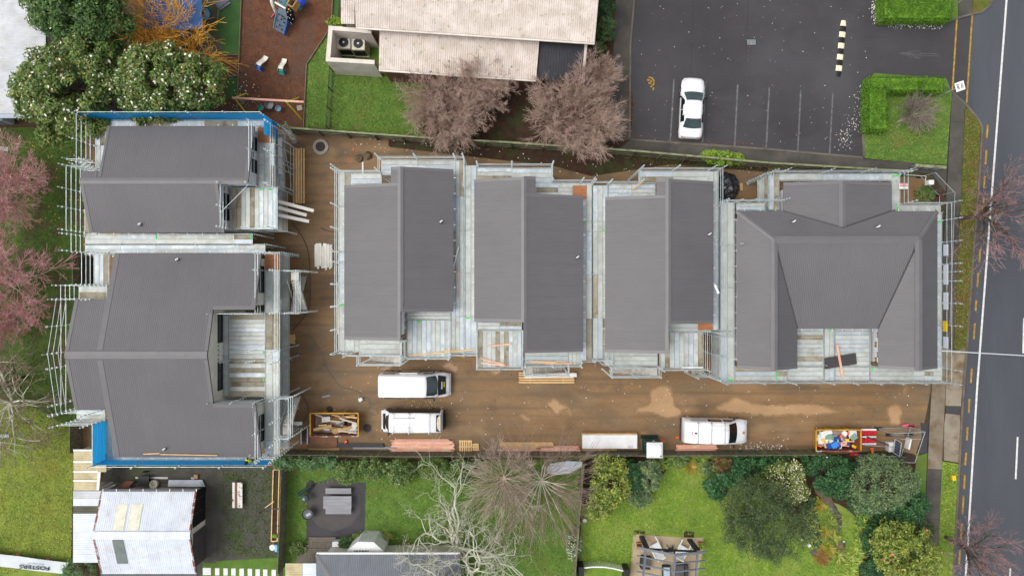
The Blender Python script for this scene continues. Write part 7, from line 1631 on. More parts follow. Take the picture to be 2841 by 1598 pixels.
cord('extension_lead', 'orange cord trailing from the left middle scaffold', [T(1, 1, 345, 1235), T(1, 1, 480, 1200), T(1, 1, 520, 1180), T(1, 1, 585, 1150)], .014, m_orange, 'cord')
# ---- small loose things
q0, q1 = T(1, 0, 205, 940, 3.6), T(1, 0, 300, 1082, 0)
ld = thing('ladder', 'aluminium ladder with green ends leaning on the upper left scaffold', 'ladder', tuple(q1)); side_ = Vector((.2, .1, 0))
for s in (-1, 1): MB().bar(q0 + side_ * s, q1 + side_ * s, .03, .08).build('rail', m_zinc, ld); MB().bar(q0 + side_ * s, q0 + side_ * s + (q0 - q1).normalized() * .2, .04, .09).build('green_end', m_green, ld)
for i in range(12): c_ = q0.lerp(q1, (i + .5) / 12); MB().tube(c_ - side_, c_ + side_, .016, 6).build('rung', m_zinc, ld)
def rock(label, c, r, m, group=None, name='rock', fl=.6):
    bm = bmesh.new(); bmesh.ops.create_icosphere(bm, subdivisions=2, radius=r)
    for v in bm.verts: v.co = v.co * random.uniform(.78, 1.15); v.co.z *= fl
    me = bpy.data.meshes.new(name); bm.to_mesh(me); bm.free(); o = link(name, me, m); o.location = c + Vector((0, 0, r * fl * .6)); return tag(o, label, name.replace('_', ' '), group)
rock('left brown rock in the mud near the orange cord', T(1, 0, 780, 1195), .33, m_rock, 'rocks in the mud'); rock('right brown rock in the mud near the orange cord', T(1, 0, 845, 1180), .34, m_rock, 'rocks in the mud')
bt = bmesh.new(); bmesh.ops.create_icosphere(bt, subdivisions=4, radius=1.0)
for v in bt.verts:
    n = math.sin(v.co.x * 9 + v.co.y * 4) * .06 + math.sin(v.co.y * 14 - v.co.x * 5) * .05 + random.uniform(-.03, .03); v.co = v.co * (1 + n); v.co.x *= .85; v.co.y *= 1.15; v.co.z = max(0, v.co.z) * .7
me = bpy.data.meshes.new('black_tarpaulin'); bt.to_mesh(me); bt.free(); o = link('black_tarpaulin', me, m_tarp); o.location = S(2018, 521, 0); tag(o, 'crumpled black plastic heap beside the right scaffold', 'tarpaulin')
tag(MB().bar(T(1, 0, 806, 1225, .04), T(1, 0, 806, 1318, .04), .12, .06).build('white_post', m_white, None), 'white plastic post lying in the top mud corner', 'post')
tag(MB().box(S(2056, 519, .08), (.22, .55, .16)).build('timber_block', m_plyt, None), 'short timber block lying beside the black plastic heap', 'block')
def small(name, label, cat, p, d, m, rz=0, group=None): return tag(MB().box(p + Vector((0, 0, d[2] / 2)), d, rz).build(name, m, None, bevel=min(d) * .2), label, cat, group)
small('white_jerrycan', 'white jerrycan beside the coiled hose', 'jerrycan', T(1, 2, 795, 115), (.32, .26, .35), m_white, .5)
small('drain_tool', 'blue grey tool lying above the first skip', 'tool', T(1, 2, 530, 92), (.6, .12, .1), m_gut, .25)
small('orange_toolbox', 'orange box beside the dark steel beams', 'box', T(1, 2, 680, 432), (.26, .22, .2), m_orange, .2)
small('orange_packet', 'orange plastic wrapper beside the portable toilet', 'wrapper', T(2, 2, 1140, 428), (.38, .18, .05), m_orange, -.5); small('orange_board', 'orange board behind the rounded van', 'board', T(2, 2, 1254, 402), (.34, .16, .05), m_orange, .05); small('red_pack', 'red pack on the end of the timber row', 'pack', T(2, 2, 163, 525), (.6, .25, .3), m_redp, 0)
fs_ = thing('floor_grate', 'black grated crate on the mud by the lower left scaffold corner', 'crate', tuple(T(1, 2, 365, 388)))
for i in range(7): MB().box(T(1, 2, 368, 358 + i * 11, .3), (.45, .07, .05)).build('grate_bar', m_frame, fs_)
for s in (-1, 1): MB().box(T(1, 2, 368, 391, .2) + Vector((s * .24, 0, 0)), (.05, 1.25, .3)).build('side', m_white, fs_)
dp = thing('drain_grate', 'iron drain grate in the car park asphalt', 'drain', tuple(T(2, 0, 1806, 322)))
c_ = T(2, 0, 1806, 322); MB().box(c_ + Vector((0, 0, .012)), (.75, .48, .02)).build('frame', m_lid, dp)
for i in range(9): MB().box(c_ + Vector((-.3 + i * .075, 0, .028)), (.03, .4, .014)).build('grate_bar', m_zinc, dp)
# green caps and offcuts on the scaffolds
for lab, a, b, w, m in (('long pale timber lying on the left middle balcony scaffold', T(1, 1, 1150, 1232, 4.5), T(1, 1, 1665, 1185, 4.5), .09, m_pine), ('short pale timber beside the long one on the balcony scaffold', T(1, 1, 1400, 1205, 4.5), T(1, 1, 1505, 1180, 4.5), .07, m_pine), ('white downpipe length leaning on the left middle roof edge', T(1, 1, 1487, 585, 4.6), T(1, 1, 1530, 412, 4.6), .09, m_white), ('pink batten on the planks between the left and middle houses', T(1, 1, 1512, 590, 4.5), T(1, 1, 1524, 790, 4.5), .08, m_pink),
    ('uppermost pink batten on the middle balcony scaffold', T(1, 1, 1752, 1162, 4.5), T(1, 1, 1925, 1145, 4.5), .09, m_pink), ('pink batten crossing the middle balcony scaffold', T(1, 1, 1695, 1252, 4.5), T(1, 1, 1895, 1305, 4.5), .09, m_pink), ('lowest pink batten on the middle balcony scaffold', T(1, 1, 1700, 1288, 4.5), T(1, 1, 1905, 1308, 4.5), .09, m_pink),
    ('orange batten above the middle house stairs', T(2, 1, 145, 1278, 4.5), T(2, 1, 400, 1284, 4.5), .1, m_pineo), ('red batten above the middle house stairs', T(2, 1, 245, 1290, 4.5), T(2, 1, 455, 1292, 4.5), .1, m_pink), ('white toe board edge on the right balcony scaffold', T(2, 1, 1280, 1322, 4.55), T(2, 1, 1440, 1322, 4.55), .12, m_white), ('pink timber lying across the loose roof sheet', T(3, 1, 520, 1150, 4.62), T(3, 1, 565, 1395, 4.5), .16, m_pink), ('long orange timber standing on edge left of the left middle scaffold', T(1, 1, 612, 675, .1), T(1, 1, 618, 1070, .1), .12, m_pine), ('pink timber end by the top of the right middle house', T(2, 0, 910, 1432, 4.5), T(2, 0, 990, 1375, 4.5), .1, m_pine), ('pale batten lying along the lower left roof edge', T(0, 2, 1210, 529, 5.52), T(0, 2, 1640, 537, 5.52), .06, m_pine), ('short pale batten on the lower left roof edge', T(0, 2, 1083, 527, 5.52), T(0, 2, 1205, 522, 5.52), .06, m_pine), ('white plank resting on the upper left scaffold outer lift', Z(560, 330, .2, 1085, 270, 2.35), Z(560, 330, .2, 1090, 770, 2.35), .3, m_white), ('white beam pack end by the lower left stair tower', T(1, 2, 285, 297, 1.0), T(1, 2, 350, 297, 1.0), .25, m_white), ('white bracket tube on the right middle eave', T(2, 1, 1530, 700, 5.3), T(2, 1, 1558, 765, 5.3), .16, m_white), ('long white wrapped beam on the timber pack under the stairs', S(1455, 1043, .5), S(1600, 1040, .5), .3, m_white)):
    tag(MB().bar(a + Vector((0, 0, .03)), b + Vector((0, 0, .03)), w, .05).build('loose_timber', m, None), lab, 'timber', 'loose timber and battens')
ls = thing('loose_roof_sheet', 'dark ribbed roof sheet offcut lying on the right courtyard scaffold', 'roof sheet', tuple(T(3, 1, 548, 1272, 4.4)))
pts = [T(3, 1, 425, 1252, 4.55), T(3, 1, 662, 1212, 4.5), T(3, 1, 672, 1295, 4.5), T(3, 1, 428, 1335, 4.55)]; n_ = (pts[1] - pts[0]).cross(pts[3] - pts[0]).normalized(); pts[2] -= n_ * (pts[2] - pts[0]).dot(n_)
pts = [p + Vector((0, 0, .02)) for p in pts]; rs_ = MB().solid([p - Vector((0, 0, .01)) for p in pts], .01).build('sheet', m_fascia, ls); roof_plane(rs_, [pts], pts[3] - pts[0], .2, .03, 3.0, m_fascia, 'rib_sheet')
# service cable to the road
tag(MB().tube(S(2612, 973, 6.2), S(2612, 973, 6.2).lerp(Vector((52, -5.6, 6.6)), 1), .035, 6).build('power_cable', mat('pale_cable', C(200, 206, 206), rough=.5), None), 'pale overhead power cable crossing the road from the right scaffold', 'cable')
# signs at the car park entrance
def nosign(label, foot, head, txt):
    root = thing('street_sign', label, 'sign', tuple(foot), 'car park entrance signs')
    MB().tube(foot, head, .035, 8).build('post', m_zinc, root)
    if txt:
        d = Vector((.85, .53, 0)).normalized(); M = on_slope(head + Vector((.1, .05, -.05)), (-d.y * -1, -d.x, 0), (.35 * d.x, .35 * d.y, .94))
        c_ = head + Vector((.08, .05, 0)); w = Vector((-.25, .95, 0)).normalized(); u = Vector((.55, .15, .6)).normalized()
        b_ = MB().solid([c_ - w * .33 - u * .3, c_ + w * .33 - u * .3, c_ + w * .33 + u * .3, c_ - w * .33 + u * .3], .02).build('plate', m_white, root)
        n_ = w.cross(u).normalized(); n_ = n_ if n_.z > 0 else -n_
        for i, t in enumerate(txt): text_mesh(t, 'lettering', .2, m_black, b_, on_slope(c_ + n_ * .012 + u * (.13 - .26 * i), -w, u))
f0 = T(3, 0, 1282, 730); nosign('white NO EXIT sign on a post at the end of the L shaped hedge', f0, Vector((f0.x, f0.y, 2.6)), ('NO', 'EXIT'))
f1 = T(3, 0, 1400, 45); nosign('plain sign post beside the long hedge at the top edge', f1, Vector((f1.x, f1.y, 2.4)), None)
MB().box(Vector((f1.x + .1, f1.y, 2.3)), (.05, .5, .5)).build('plate', m_white, [o for o in bpy.data.objects if o.name.startswith('street_sign')][-1])
sb = thing('speed_hump', 'black and pale striped rubber speed hump in the car park', 'speed hump', tuple(T(3, 0, 553, 370)))
pa, pb = T(3, 0, 572, 158), T(3, 0, 530, 582); n = 10
m_hump = mat('pale_hump_block', C(240, 232, 204), C(216, 202, 164), sc=5, rough=.7)
for i in range(n):
    a, b = pa.lerp(pb, i / n), pa.lerp(pb, (i + .97) / n); d = (b - a).normalized(); w = Vector((d.y, -d.x, 0)) * .24
    prof = [(-1, .012), (-.6, .05), (0, .065), (.6, .05), (1, .012)]
    k_ = .7 if i in (0, n - 1) else 1
    MB().loft([[e + w * t * (k_ if e is (a if i == 0 else b) and i in (0, n - 1) else 1) + Vector((0, 0, z)) for t, z in prof] for e in (a, b)]).build('hump_block', m_hump if i % 2 == 0 else m_trim, sb)
tag(MB().box(T(3, 2, 1400, 705, .25), (.28, .4, .3), .1).build('yellow_box', m_yprint, None, bevel=.04), 'small yellow marker box on the bottom right verge', 'marker')
# ---- litter and leaves
def scatter(name, label, polyfn, n, size, m, z=.012):
    P_ = polyfn(n); vs, fs = leaves_np(P_, np.tile([[0, 0, 1.]], (len(P_), 1)) + rng.normal(size=(len(P_), 3)) * .25, size, size * .7, .5)
    o = npmesh(name, vs, fs, m); o['kind'] = 'stuff'; o['label'] = label; return o
def region(x0, y0, x1, y1, z):
    def f(n): a, b = S(x0, y0), S(x1, y1); return np.stack([rng.uniform(a.x, b.x, n), rng.uniform(b.y, a.y, n), np.full(n, z)], 1)
    return f
def along(pts, w, z):
    def f(n):
        P_ = [S(*p) for p in pts]; out = []
        for i in range(n):
            k_ = random.randrange(len(P_) - 1); t = random.random(); c_ = P_[k_].lerp(P_[k_ + 1], t); out.append((c_.x + random.gauss(0, w), c_.y + random.gauss(0, w), z + random.uniform(0, .015)))
        return np.array(out)
    return f
m_bleaf = mat('brown_fallen_leaf', C(134, 82, 62), C(104, 66, 52), sc=2, island=.4, world_co=True)
m_yleaf = mat('yellow_fallen_leaf', C(206, 186, 96), C(186, 160, 80), sc=2, island=.3, world_co=True)
m_pet = mat('white_litter', C(236, 234, 226), island=.1)
scatter('fallen_leaves', 'brown leaves scattered over the car park', region(1770, 10, 2400, 420, .014), 240, .075, m_bleaf)
scatter('fallen_petals', 'white petals scattered over the car park', region(1770, 0, 2430, 420, .014), 130, .06, m_pet)
scatter('fallen_leaves', 'brown leaves drifted along the car park kerb', along([(1760, 385), (1980, 402), (2130, 418)], .22, .016), 260, .09, m_bleaf)
scatter('fallen_leaves', 'brown leaves drifted under the bare trees at the car park edge', along([(1745, 250), (1744, 385)], .14, .02), 300, .09, m_bleaf)
scatter('fallen_petals', 'white petals below the L shaped hedge', along([(2380, 250), (2376, 330), (2340, 370), (2350, 400)], .35, .016), 150, .07, m_pet)
scatter('fallen_petals', 'white petals along the top hedge', along([(2425, 0), (2425, 60), (2500, 72), (2610, 75)], .14, .016), 300, .075, m_pet)
scatter('fallen_leaves', 'brown leaves lining the road kerb', along([(2727, 370), (2712, 560), (2695, 760), (2680, 960), (2668, 1150), (2660, 1300), (2650, 1500)], .12, .03), 1500, .09, m_bleaf)
scatter('fallen_leaves', 'leaves strewn on the roadside verge', along([(2690, 560), (2665, 760), (2655, 930)], .45, .115), 900, .08, mat('pale_verge_leaf', C(170, 140, 92), C(120, 88, 60), sc=2, island=.4, world_co=True))
scatter('site_litter', 'pale scraps of litter scattered over the mud', region(790, 1000, 2540, 1230, .014), 230, .075, m_pet)
scatter('site_litter', 'pale scraps along the top mud strip', along([(960, 400), (1200, 425), (1500, 440), (1800, 470), (2120, 480)], .45, .016), 110, .09, m_pet)
scatter('wood_chips', 'pale chips between the vans', along([(1130, 1115), (1230, 1120)], .3, .014), 46, .09, mat('tan_wood_chip', C(214, 176, 128), island=.2))
scatter('wood_chips', 'pale chips in front of the rounded van', along([(2050, 1240), (2180, 1240)], .25, .014), 90, .09, m_pet)
scatter('dark_debris', 'dark clods and scraps scattered over the mud', region(790, 640, 2540, 1230, .013), 420, .085, mat('dark_clod', C(70, 54, 40), island=.3))
scatter('fallen_leaves', 'yellow leaves on the left lawn', region(70, 380, 235, 640, .016), 110, .12, m_yleaf)
scatter('fallen_petals', 'white petals on the playground bark', along([(640, 220), (690, 260), (660, 300)], .4, .016), 80, .09, m_pet)
scatter('bark_chips', 'loose bark chips on the playground', region(665, 0, 850, 350, .016), 1600, .1, mat('bark_chip', C(126, 84, 60), C(80, 54, 40), sc=3, island=.45, world_co=True))
scatter('fallen_leaves', 'leaves on the small car park lawn', region(2410, 280, 2620, 455, .11), 160, .07, m_bleaf)
# ------------------------------------------------------------------ kindergarten, yards, person
m_kblue = mat('blue_canopy_cloth', C(40, 92, 150), C(30, 78, 132), sc=.6, rough=.6)
cn = thing('shade_canopy', 'blue cloth shade canopy behind the golden willows', 'canopy', tuple(S(480, 40)))
MB().solid([S(400, -40, 2.6), S(559, -40, 2.6), S(561, 82, 2.4), S(400, 82, 2.4)], .03).build('cloth', m_kblue, cn)
for x, y in ((404, 78), (556, 78), (404, -36), (556, -36)): MB().bar(S(x, y, 2.5) * 1, Vector((S(x, y, 2.5).x, S(x, y, 2.5).y, 0)), .08, .08).build('post', m_zinc, cn)
m_teal = mat('teal_plastic', C(30, 140, 134), rough=.4); m_bl = mat('blue_plastic', C(28, 92, 178), rough=.4); m_wt = mat('pale_plastic', C(232, 228, 214), rough=.4); m_lb = mat('light_blue_plastic', C(120, 166, 190), rough=.45); m_or = mat('yellow_orange_plastic', C(226, 160, 70), rough=.45)
def slide(label, c, rz, ms, mc):
    root = thing('toddler_slide', label, 'slide', tuple(c), 'toddler slides', rz)
    for s in (-1, 1): MB().loft([[(-.35, s * .2, 0), (-.05, s * .2, 0), (-.05, s * .24, 0), (-.35, s * .24, 0)], [(-.2, s * .18, .62), (-.02, s * .18, .62), (-.02, s * .22, .62), (-.2, s * .22, .62)]]).build('side_panel', ms, root)
    for i in range(3): MB().box((-.3 + i * .08, 0, .14 + i * .17), (.12, .4, .03)).build('step', ms, root)
    pr = [(-.05, .6), (.12, .58), (.35, .38), (.55, .16), (.75, .08), (.9, .08)]
    MB().loft([[(x, -.19, z), (x, .19, z), (x, .19, z + .09), (x, .16, z + .03), (x, -.16, z + .03), (x, -.19, z + .09)] for x, z in pr]).build('chute', mc, root)
slide('blue toddler slide with white chute on the bark', T(1, 0, 42, 508), math.radians(62), m_bl, m_wt); slide('teal toddler slide with cream chute on the bark', T(1, 0, 205, 535), math.radians(80), m_teal, m_wt)
# swing frame
sw = thing('swing_frame', 'timber beam swing frame with yellow legs on the bark', 'swing', tuple(T(1, 0, 0, 760)))
b0, b1 = T(0, 0, 1752, 740, 2.1), T(1, 0, 362, 772, 2.1); b0.z = b1.z = 2.1
MB().bar(b0, b1, .14, .16).build('beam', m_pink, sw)
for b_, e_ in ((b0 + Vector((.15, 0, 0)), (.35, -.95)), (b0 + Vector((.15, 0, 0)), (.1, .9)), (b1 - Vector((1.3, 0, 0)), (.55, -.8)), (b1 - Vector((1.3, 0, 0)), (.3, .9))): MB().tube(b_, (b_.x + e_[0], b_.y + e_[1], 0), .06, 8).build('leg', mat('yellow_pole', C(214, 196, 60), rough=.5), sw)
for t, nm, mm in ((.30, 'dark', m_teal), (.55, 'grey', m_lb)):
    c_ = b0.lerp(b1, t); st_ = MB().lathe((c_.x, c_.y - .25, .45), [(.05, 0), (.2, .02), (.22, .2), (.19, .2), (.16, .04), (.03, .03)], 14).build('bucket_seat', mm, sw)
    for s in (-1, 1): MB().tube((c_.x + s * .16, c_.y - .25, .62), (c_.x + s * .1, c_.y, 2.05), .012, 5).build('chain', m_zinc, st_)
tb = thing('metal_tub', 'grey metal tub standing on the bark below the swing beam', 'tub', tuple(T(1, 0, 110, 800))); MB().lathe(T(1, 0, 110, 800), [(.27, 0), (.33, .35), (.31, .35), (.25, .05), (.02, .05)], 20).build('tub', mat('grey_tub', C(136, 140, 142), rough=.4, metal=.4), tb)
small('concrete_footing', 'dark concrete footing block at the swing leg', 'footing', T(1, 0, 333, 818), (.42, .4, .14), m_conc, .2)
# play tower
pw = thing('play_tower', 'climbing tower with grey ramp and black net wall cut by the top edge', 'play tower', tuple(S(790, 30)))
K = lambda x, y, z: Z(740, 0, .0828, x, y, z)
m_ramp = mat('slate_grey_ramp', C(106, 118, 132), C(94, 106, 120), sc=1, rough=.5)
rp = MB().solid([K(225, 960, .2), K(575, 1170, .2), K(690, 640, 1.0), K(640, 340, 1.4), K(400, 260, 1.4)], .05).build('climbing_ramp', m_ramp, pw)
for x, y, z in ((420, 500, 1.15), (515, 550, 1.1), (480, 655, .98), (360, 705, .85), (575, 765, .78), (430, 855, .65), (325, 900, .52), (495, 1000, .4), (575, 630, 1.0)): MB().lathe(K(x, y, z + .09), [(.05, -.06), (.06, 0), (.02, .03)], 8).build('hand_hold', m_black, rp)
MB().bar(K(600, 1190, .25), K(715, 720, .95), .05, .28).build('blue_side', m_bl, pw); MB().bar(K(230, 940, .24), K(330, 440, 1.25), .04, .14).build('ramp_edge', m_lb, pw)
MB().solid([K(640, 340, 1.5), K(740, 230, 1.6), K(890, 360, 1.2), K(955, 640, .3), K(840, 850, .2), K(700, 700, .5)], .05).build('net_wall', m_black, pw)
for x, y, z in ((700, 420, 1.3), (790, 370, 1.3), (800, 510, 1.0), (710, 580, .9), (760, 620, .8), (875, 655, .5), (800, 765, .4), (830, 810, .3)): MB().lathe(K(x, y, z + .12), [(.03, -.05), (.035, 0), (.01, .02)], 8).build('grip', m_wt, pw)
MB().lathe(K(742, 330, 1.55), [(.06, 0), (.07, .04), (.02, .07)], 8).build('grip', m_or, pw)
for a_, b_ in (((740, 220), (920, 320)), ((920, 320), (1070, 90)), ((1070, 90), (890, 0)), ((740, 220), (860, 0))): MB().bar(K(*a_, 1.5), K(*b_, 1.5), .05, .9).build('cabin_panel', m_plyt, pw)
MB().solid([K(750, 210, .9), K(910, 300, .9), K(1060, 90, .9), K(880, 0, .9)], .05).build('platform', mat('grey_platform', C(150, 152, 154), rough=.5), pw)
MB().solid([K(300, 120, 1.3), K(630, 300, 1.3), K(860, -60, 1.3), K(500, -160, 1.3)], .06).build('platform', m_ramp, pw)
MB().bar(K(280, 100, 1.5), K(640, 310, 1.5), .12, .2).build('cream_rail', m_wt, pw)
for p in ((280, 110), (640, 310), (860, 0), (1070, 100)): MB().tube(K(*p, 0) * 1, K(*p, 0) + Vector((0, 0, 2.1)), .045, 8).build('post', m_lb, pw)
MB().path([K(160, -60, 1.5), K(170, 80, 1.3), K(220, 220, 1.0), K(280, 350, .6), K(320, 430, .3)], .14, 8).build('curved_slide', m_wt, pw)
MB().path([K(690, -40, 1.9), K(650, 60, 1.9), K(590, 140, 1.8), K(585, 220, 1.7)], .06, 8).build('green_rail', m_teal, pw)
MB().lathe(K(1170, 120, .5), [(.3, 0), (.34, .3), (.2, .45), (.05, .5)], 14).build('blue_dome', mat('vivid_blue_plastic', C(30, 80, 214), rough=.35), pw); MB().bar(K(1090, 330, .3), K(1300, 60, .6), .25, .1).build('green_plank', m_teal, pw)
MB().bar(K(180, 590, .1), K(310, 450, .5), .06, .2).build('pink_panel', mat('pink_plastic', C(206, 110, 140), rough=.45), pw)
# water table and toys
wt_ = thing('water_table', 'pale blue toy water table with yellow ring beside the canopy', 'toy', tuple(T(0, 0, 1555, 125))); MB().lathe(T(0, 0, 1560, 128), [(.12, 0), (.12, .35), (.42, .4), (.44, .52), (.4, .52), (.36, .45), (.02, .45)], 18).build('basin', m_lb, wt_); MB().lathe(T(0, 0, 1545, 122) + Vector((0, 0, .54)), [(.24, 0), (.26, .06), (.2, .06), (.18, 0)], 14).build('toy_ring', m_or, wt_)
for i, (x, y, mm, nm) in enumerate(((1562, 85, m_lb, 'pale blue'), (1528, 72, m_redp, 'red'), (1545, 50, m_teal, 'teal'), (1575, 72, m_teal, 'small teal'))): tag(MB().lathe(T(0, 0, x, y), [(.12, 0), (.15, .2), (.13, .2), (.1, .03), (.01, .03)], 10).build('toy_bucket', mm, None), nm + ' toy bucket beside the water table', 'toy', 'toy buckets')
small('grey_platform', 'dark grey wedge platform at the top beside the artificial grass', 'platform', S(618, 8), (1.0, .9, .12), m_ramp, .6)
# ---- lower left yard
wb_ = thing('wheelbarrow', 'upturned black wheelbarrow leaning behind the old garage', 'wheelbarrow', tuple(T(0, 2, 1085, 730)))
q = T(0, 2, 1090, 725, .35); MB().loft([[(q.x - .3, q.y - .3, .15), (q.x + .3, q.y - .3, .15), (q.x + .3, q.y + .3, .15), (q.x - .3, q.y + .3, .15)], [(q.x - .42, q.y - .42, .5), (q.x + .4, q.y - .42, .5), (q.x + .42, q.y + .35, .5), (q.x - .42, q.y + .35, .5)]]).build('tray', m_trim, wb_)
for s in (-.22, .12): MB().tube((q.x + s - .1, q.y + .55, .35), (q.x + s - .35, q.y - 1.1, .6), .02, 6).build('handle', m_dsteel, wb_)
MB().lathe((q.x, q.y + .62, .22), [(.12, -.05), (.2, -.03), (.2, .03), (.12, .05)], 14, Matrix.Rotation(math.pi / 2, 3, 'X')).build('wheel', m_tyre, wb_)
tag(MB().lathe(T(0, 2, 1172, 748), [(.28, 0), (.32, .36), (.29, .36), (.25, .05), (.02, .05)], 18).build('plastic_pail', m_wt, None), 'pale round bucket beside the wheelbarrow', 'bucket')
for lab, pts, m in (('weathered brown board left of the wheelbarrow', ((900, 785), (960, 722), (1035, 718), (980, 785)), m_plyb), ('pale frame leaning at the garage corner', ((800, 782), (885, 745), (892, 752), (820, 784)), m_white)):
    tag(MB().solid([T(0, 2, *p) + Vector((0, 0, .5 if i > 1 else .35)) for i, p in enumerate(pts)][::1], .03).build('old_board', m, None), lab, 'board', 'old boards behind the garage')
ip = thing('iron_sheet_stack', 'pale corrugated iron sheets stacked behind the old garage', 'iron sheets', tuple(T(0, 2, 1400, 755)))
for i in range(3):
    pts = [T(0, 2, 1255 + i * 8, 778 - i * 3, .5), T(0, 2, 1538 - i * 10, 780 - i * 2, .5), T(0, 2, 1515 - i * 6, 728 + i * 4, .5), T(0, 2, 1262 + i * 6, 728 + i * 2, .5)]; pts = [Vector((p.x, p.y, .3 + .05 * i)) for p in pts]; ro = MB().solid([p - Vector((0, 0, .01)) for p in pts], .01).build('sheet', m_steelroof, ip)
    if i == 2: roof_plane(ro, [pts], pts[3] - pts[0], .13, .03, 3, m_steelroof, 'corrugated_sheet')
for lab, y in (('upper white pipe length behind the wheelbarrow', 702), ('lower white pipe length behind the wheelbarrow', 710)): tag(MB().tube(T(0, 2, 1022, y, .05), T(0, 2, 1265, y + 2, .05), .035, 6).build('white_pipe', m_white, None), lab, 'pipe', 'white pipes behind the garage')
small('brick_pile', 'broken bricks on the gravel behind the garage', 'bricks', T(0, 2, 1470, 705), (.5, .2, .15), m_rust, .2); small('cardboard_box', 'small brown box beside the broken bricks', 'box', T(0, 2, 1485, 690), (.3, .25, .22), m_plyt, .1)
bn = thing('old_bench', 'peeling white timber bench on the gravel yard', 'bench', tuple(T(0, 2, 1790, 838)))
a, b = T(0, 2, 1752, 742, .45), T(0, 2, 1828, 933, .45); n = 4
m_peel = mat('peeling_white_paint', C(228, 226, 220), C(214, 210, 202), sc=3, c3=C(120, 88, 66), sc3=3, lo3=.56, hi3=.62, rough=.8)
for i in range(n): x = a.x + (b.x - a.x) * (i + .5) / n; MB().bar((x, b.y, .45), (x, a.y, .45), (b.x - a.x) / n * .94, .03).build('seat_board', m_peel if i != 1 else m_plyb, bn)
for x in (a.x + .08, b.x - .08):
    for y in (a.y - .15, b.y + .15): MB().bar((x, y, 0), (x, y, .43), .07, .07).build('leg', m_peel, bn)
for i, (cx_, y_) in enumerate([(1562, 1410), (1640, 1412), (1703, 1413), (1762, 1414), (1824, 1416), (1886, 1417)] + [(1945, 1420), (2002, 1422), (2066, 1424)]):
    a = T(0, 2, cx_, y_); w = .62 if i == 0 else .34; tag(MB().box(a + Vector((0, 0, .025)), (w, .56, .05)).build('stepping_stone', m_white, None, bevel=.01), ('widest, leftmost', 'second', 'third', 'fourth', 'fifth', 'sixth', 'seventh', 'eighth', 'ninth, rightmost')[i] + ' white stepping stone of the row in the bottom strip of lawn', 'paver', 'white stepping stones')
rbx = thing('raised_garden_bed', 'long narrow timber raised bed beside the left paling fence', 'garden bed', tuple(T(1, 2, 150, 900)))
for xa, ya_, xb, yb_ in ((140, 640, 125, 1175), (185, 640, 170, 1175), (125, 1175, 170, 1175), (140, 640, 185, 640)): MB().bar(T(1, 2, xa, ya_) + Vector((0, 0, .15)), T(1, 2, xb, yb_) + Vector((0, 0, .15)), .07, .3).build('side_board', m_pineo, rbx)
MB().solid([T(1, 2, 142, 645, .24), T(1, 2, 183, 645, .24), T(1, 2, 168, 1172, .24), T(1, 2, 127, 1172, .24)], .2).build('soil', m_mulch, rbx)
leafy('seedling', 'small green seedlings at the end of the raised bed', 'plant', [(764, 1487, .35, .22, .2, .15)], 150, .1, .06, l_bright, None, .12, trunk=False)
cl = thing('clothes_prop', 'grey clothes line post leaning across the raised bed', 'post', tuple(T(1, 2, 120, 938))); MB().bar(T(1, 2, 40, 937, 1.4), T(1, 2, 205, 942, 1.4), .08, .06).build('crossbar', m_dsteel, cl); MB().bar(T(1, 2, 65, 938, 0), T(1, 2, 65, 938, 0) + Vector((0, 0, 1.4)), .09, .09).build('post', m_fence, cl); MB().bar(T(1, 2, 65, 935, .5), T(1, 2, 135, 885, 1.2), .07, .07).build('brace', m_pineo, cl)
tag(MB().lathe(T(1, 2, 137, 1218), [(.2, 0), (.24, .4), (.22, .42), (.02, .42)], 16).build('white_drum', m_white, None), 'round white drum at the foot of the paling fence', 'drum'); small('blue_bin', 'small light blue bin beside the white drum', 'bin', T(1, 2, 164, 1225), (.22, .55, .4), mat('sky_blue_plastic', C(110, 196, 232), rough=.4))
# banner, letters seen upside down from here
bnr = thing('banner', 'white FOSTERS banner laid along the fence of the left lawn', 'banner', tuple(T(0, 2, 250, 1350)))
tp = [T(0, 2, x, y, .75) for x, y in ((-200, 1245), (0, 1282), (150, 1298), (300, 1320), (420, 1335), (515, 1345))]; bt_ = [T(0, 2, x, y, .05) for x, y in ((-200, 1335), (0, 1375), (150, 1392), (300, 1412), (420, 1424), (478, 1432))]
MB().add(tp + bt_, [(i, i + 1, 7 + i, 6 + i) for i in range(5)]).build('sheet', mat('white_vinyl_sheet', C(216, 220, 222), C(200, 206, 210), sc=.8, rough=.4), bnr)
u_ = (T(0, 2, 130, 1365, .4) - T(0, 2, 400, 1385, .4)).normalized(); v_ = (bt_[3] - tp[3]).normalized(); n_ = u_.cross(v_).normalized(); s_ = 1 if n_.z > 0 else -1
cc = T(0, 2, 262, 1378, .33) + n_ * s_ * .05
text_mesh('FOSTERS', 'banner_lettering', .6, mat('navy_print', C(36, 44, 64), rough=.5), bnr, on_slope(cc, u_, v_ if s_ > 0 else v_))
text_mesh('BUILT FOR LIFE', 'banner_small_lettering', .18, m_gut, bnr, on_slope(T(0, 2, 270, 1352, .52) + n_ * s_ * .05, u_, v_))
for i, x in enumerate((142, 368)): small('brick_weight', ('left' if i == 0 else 'right') + ' pink brick holding the white banner', 'brick', T(0, 2, x, 1285 + i * 35, .0), (.26, .2, .12), mat('pink_brick', C(196, 132, 112), rough=.9), .1, 'bricks on the banner')
small('garden_board', 'pale blue board lying at the left edge above the rosy trees', 'board', T(0, 0, 22, 1122), (.9, .3, .06), m_gut, -.15); small('garden_sheet', 'pale blue plastic sheet under the lichened bare tree', 'sheet', T(0, 2, 25, 392), (1.0, .25, .05), m_gut, .05)
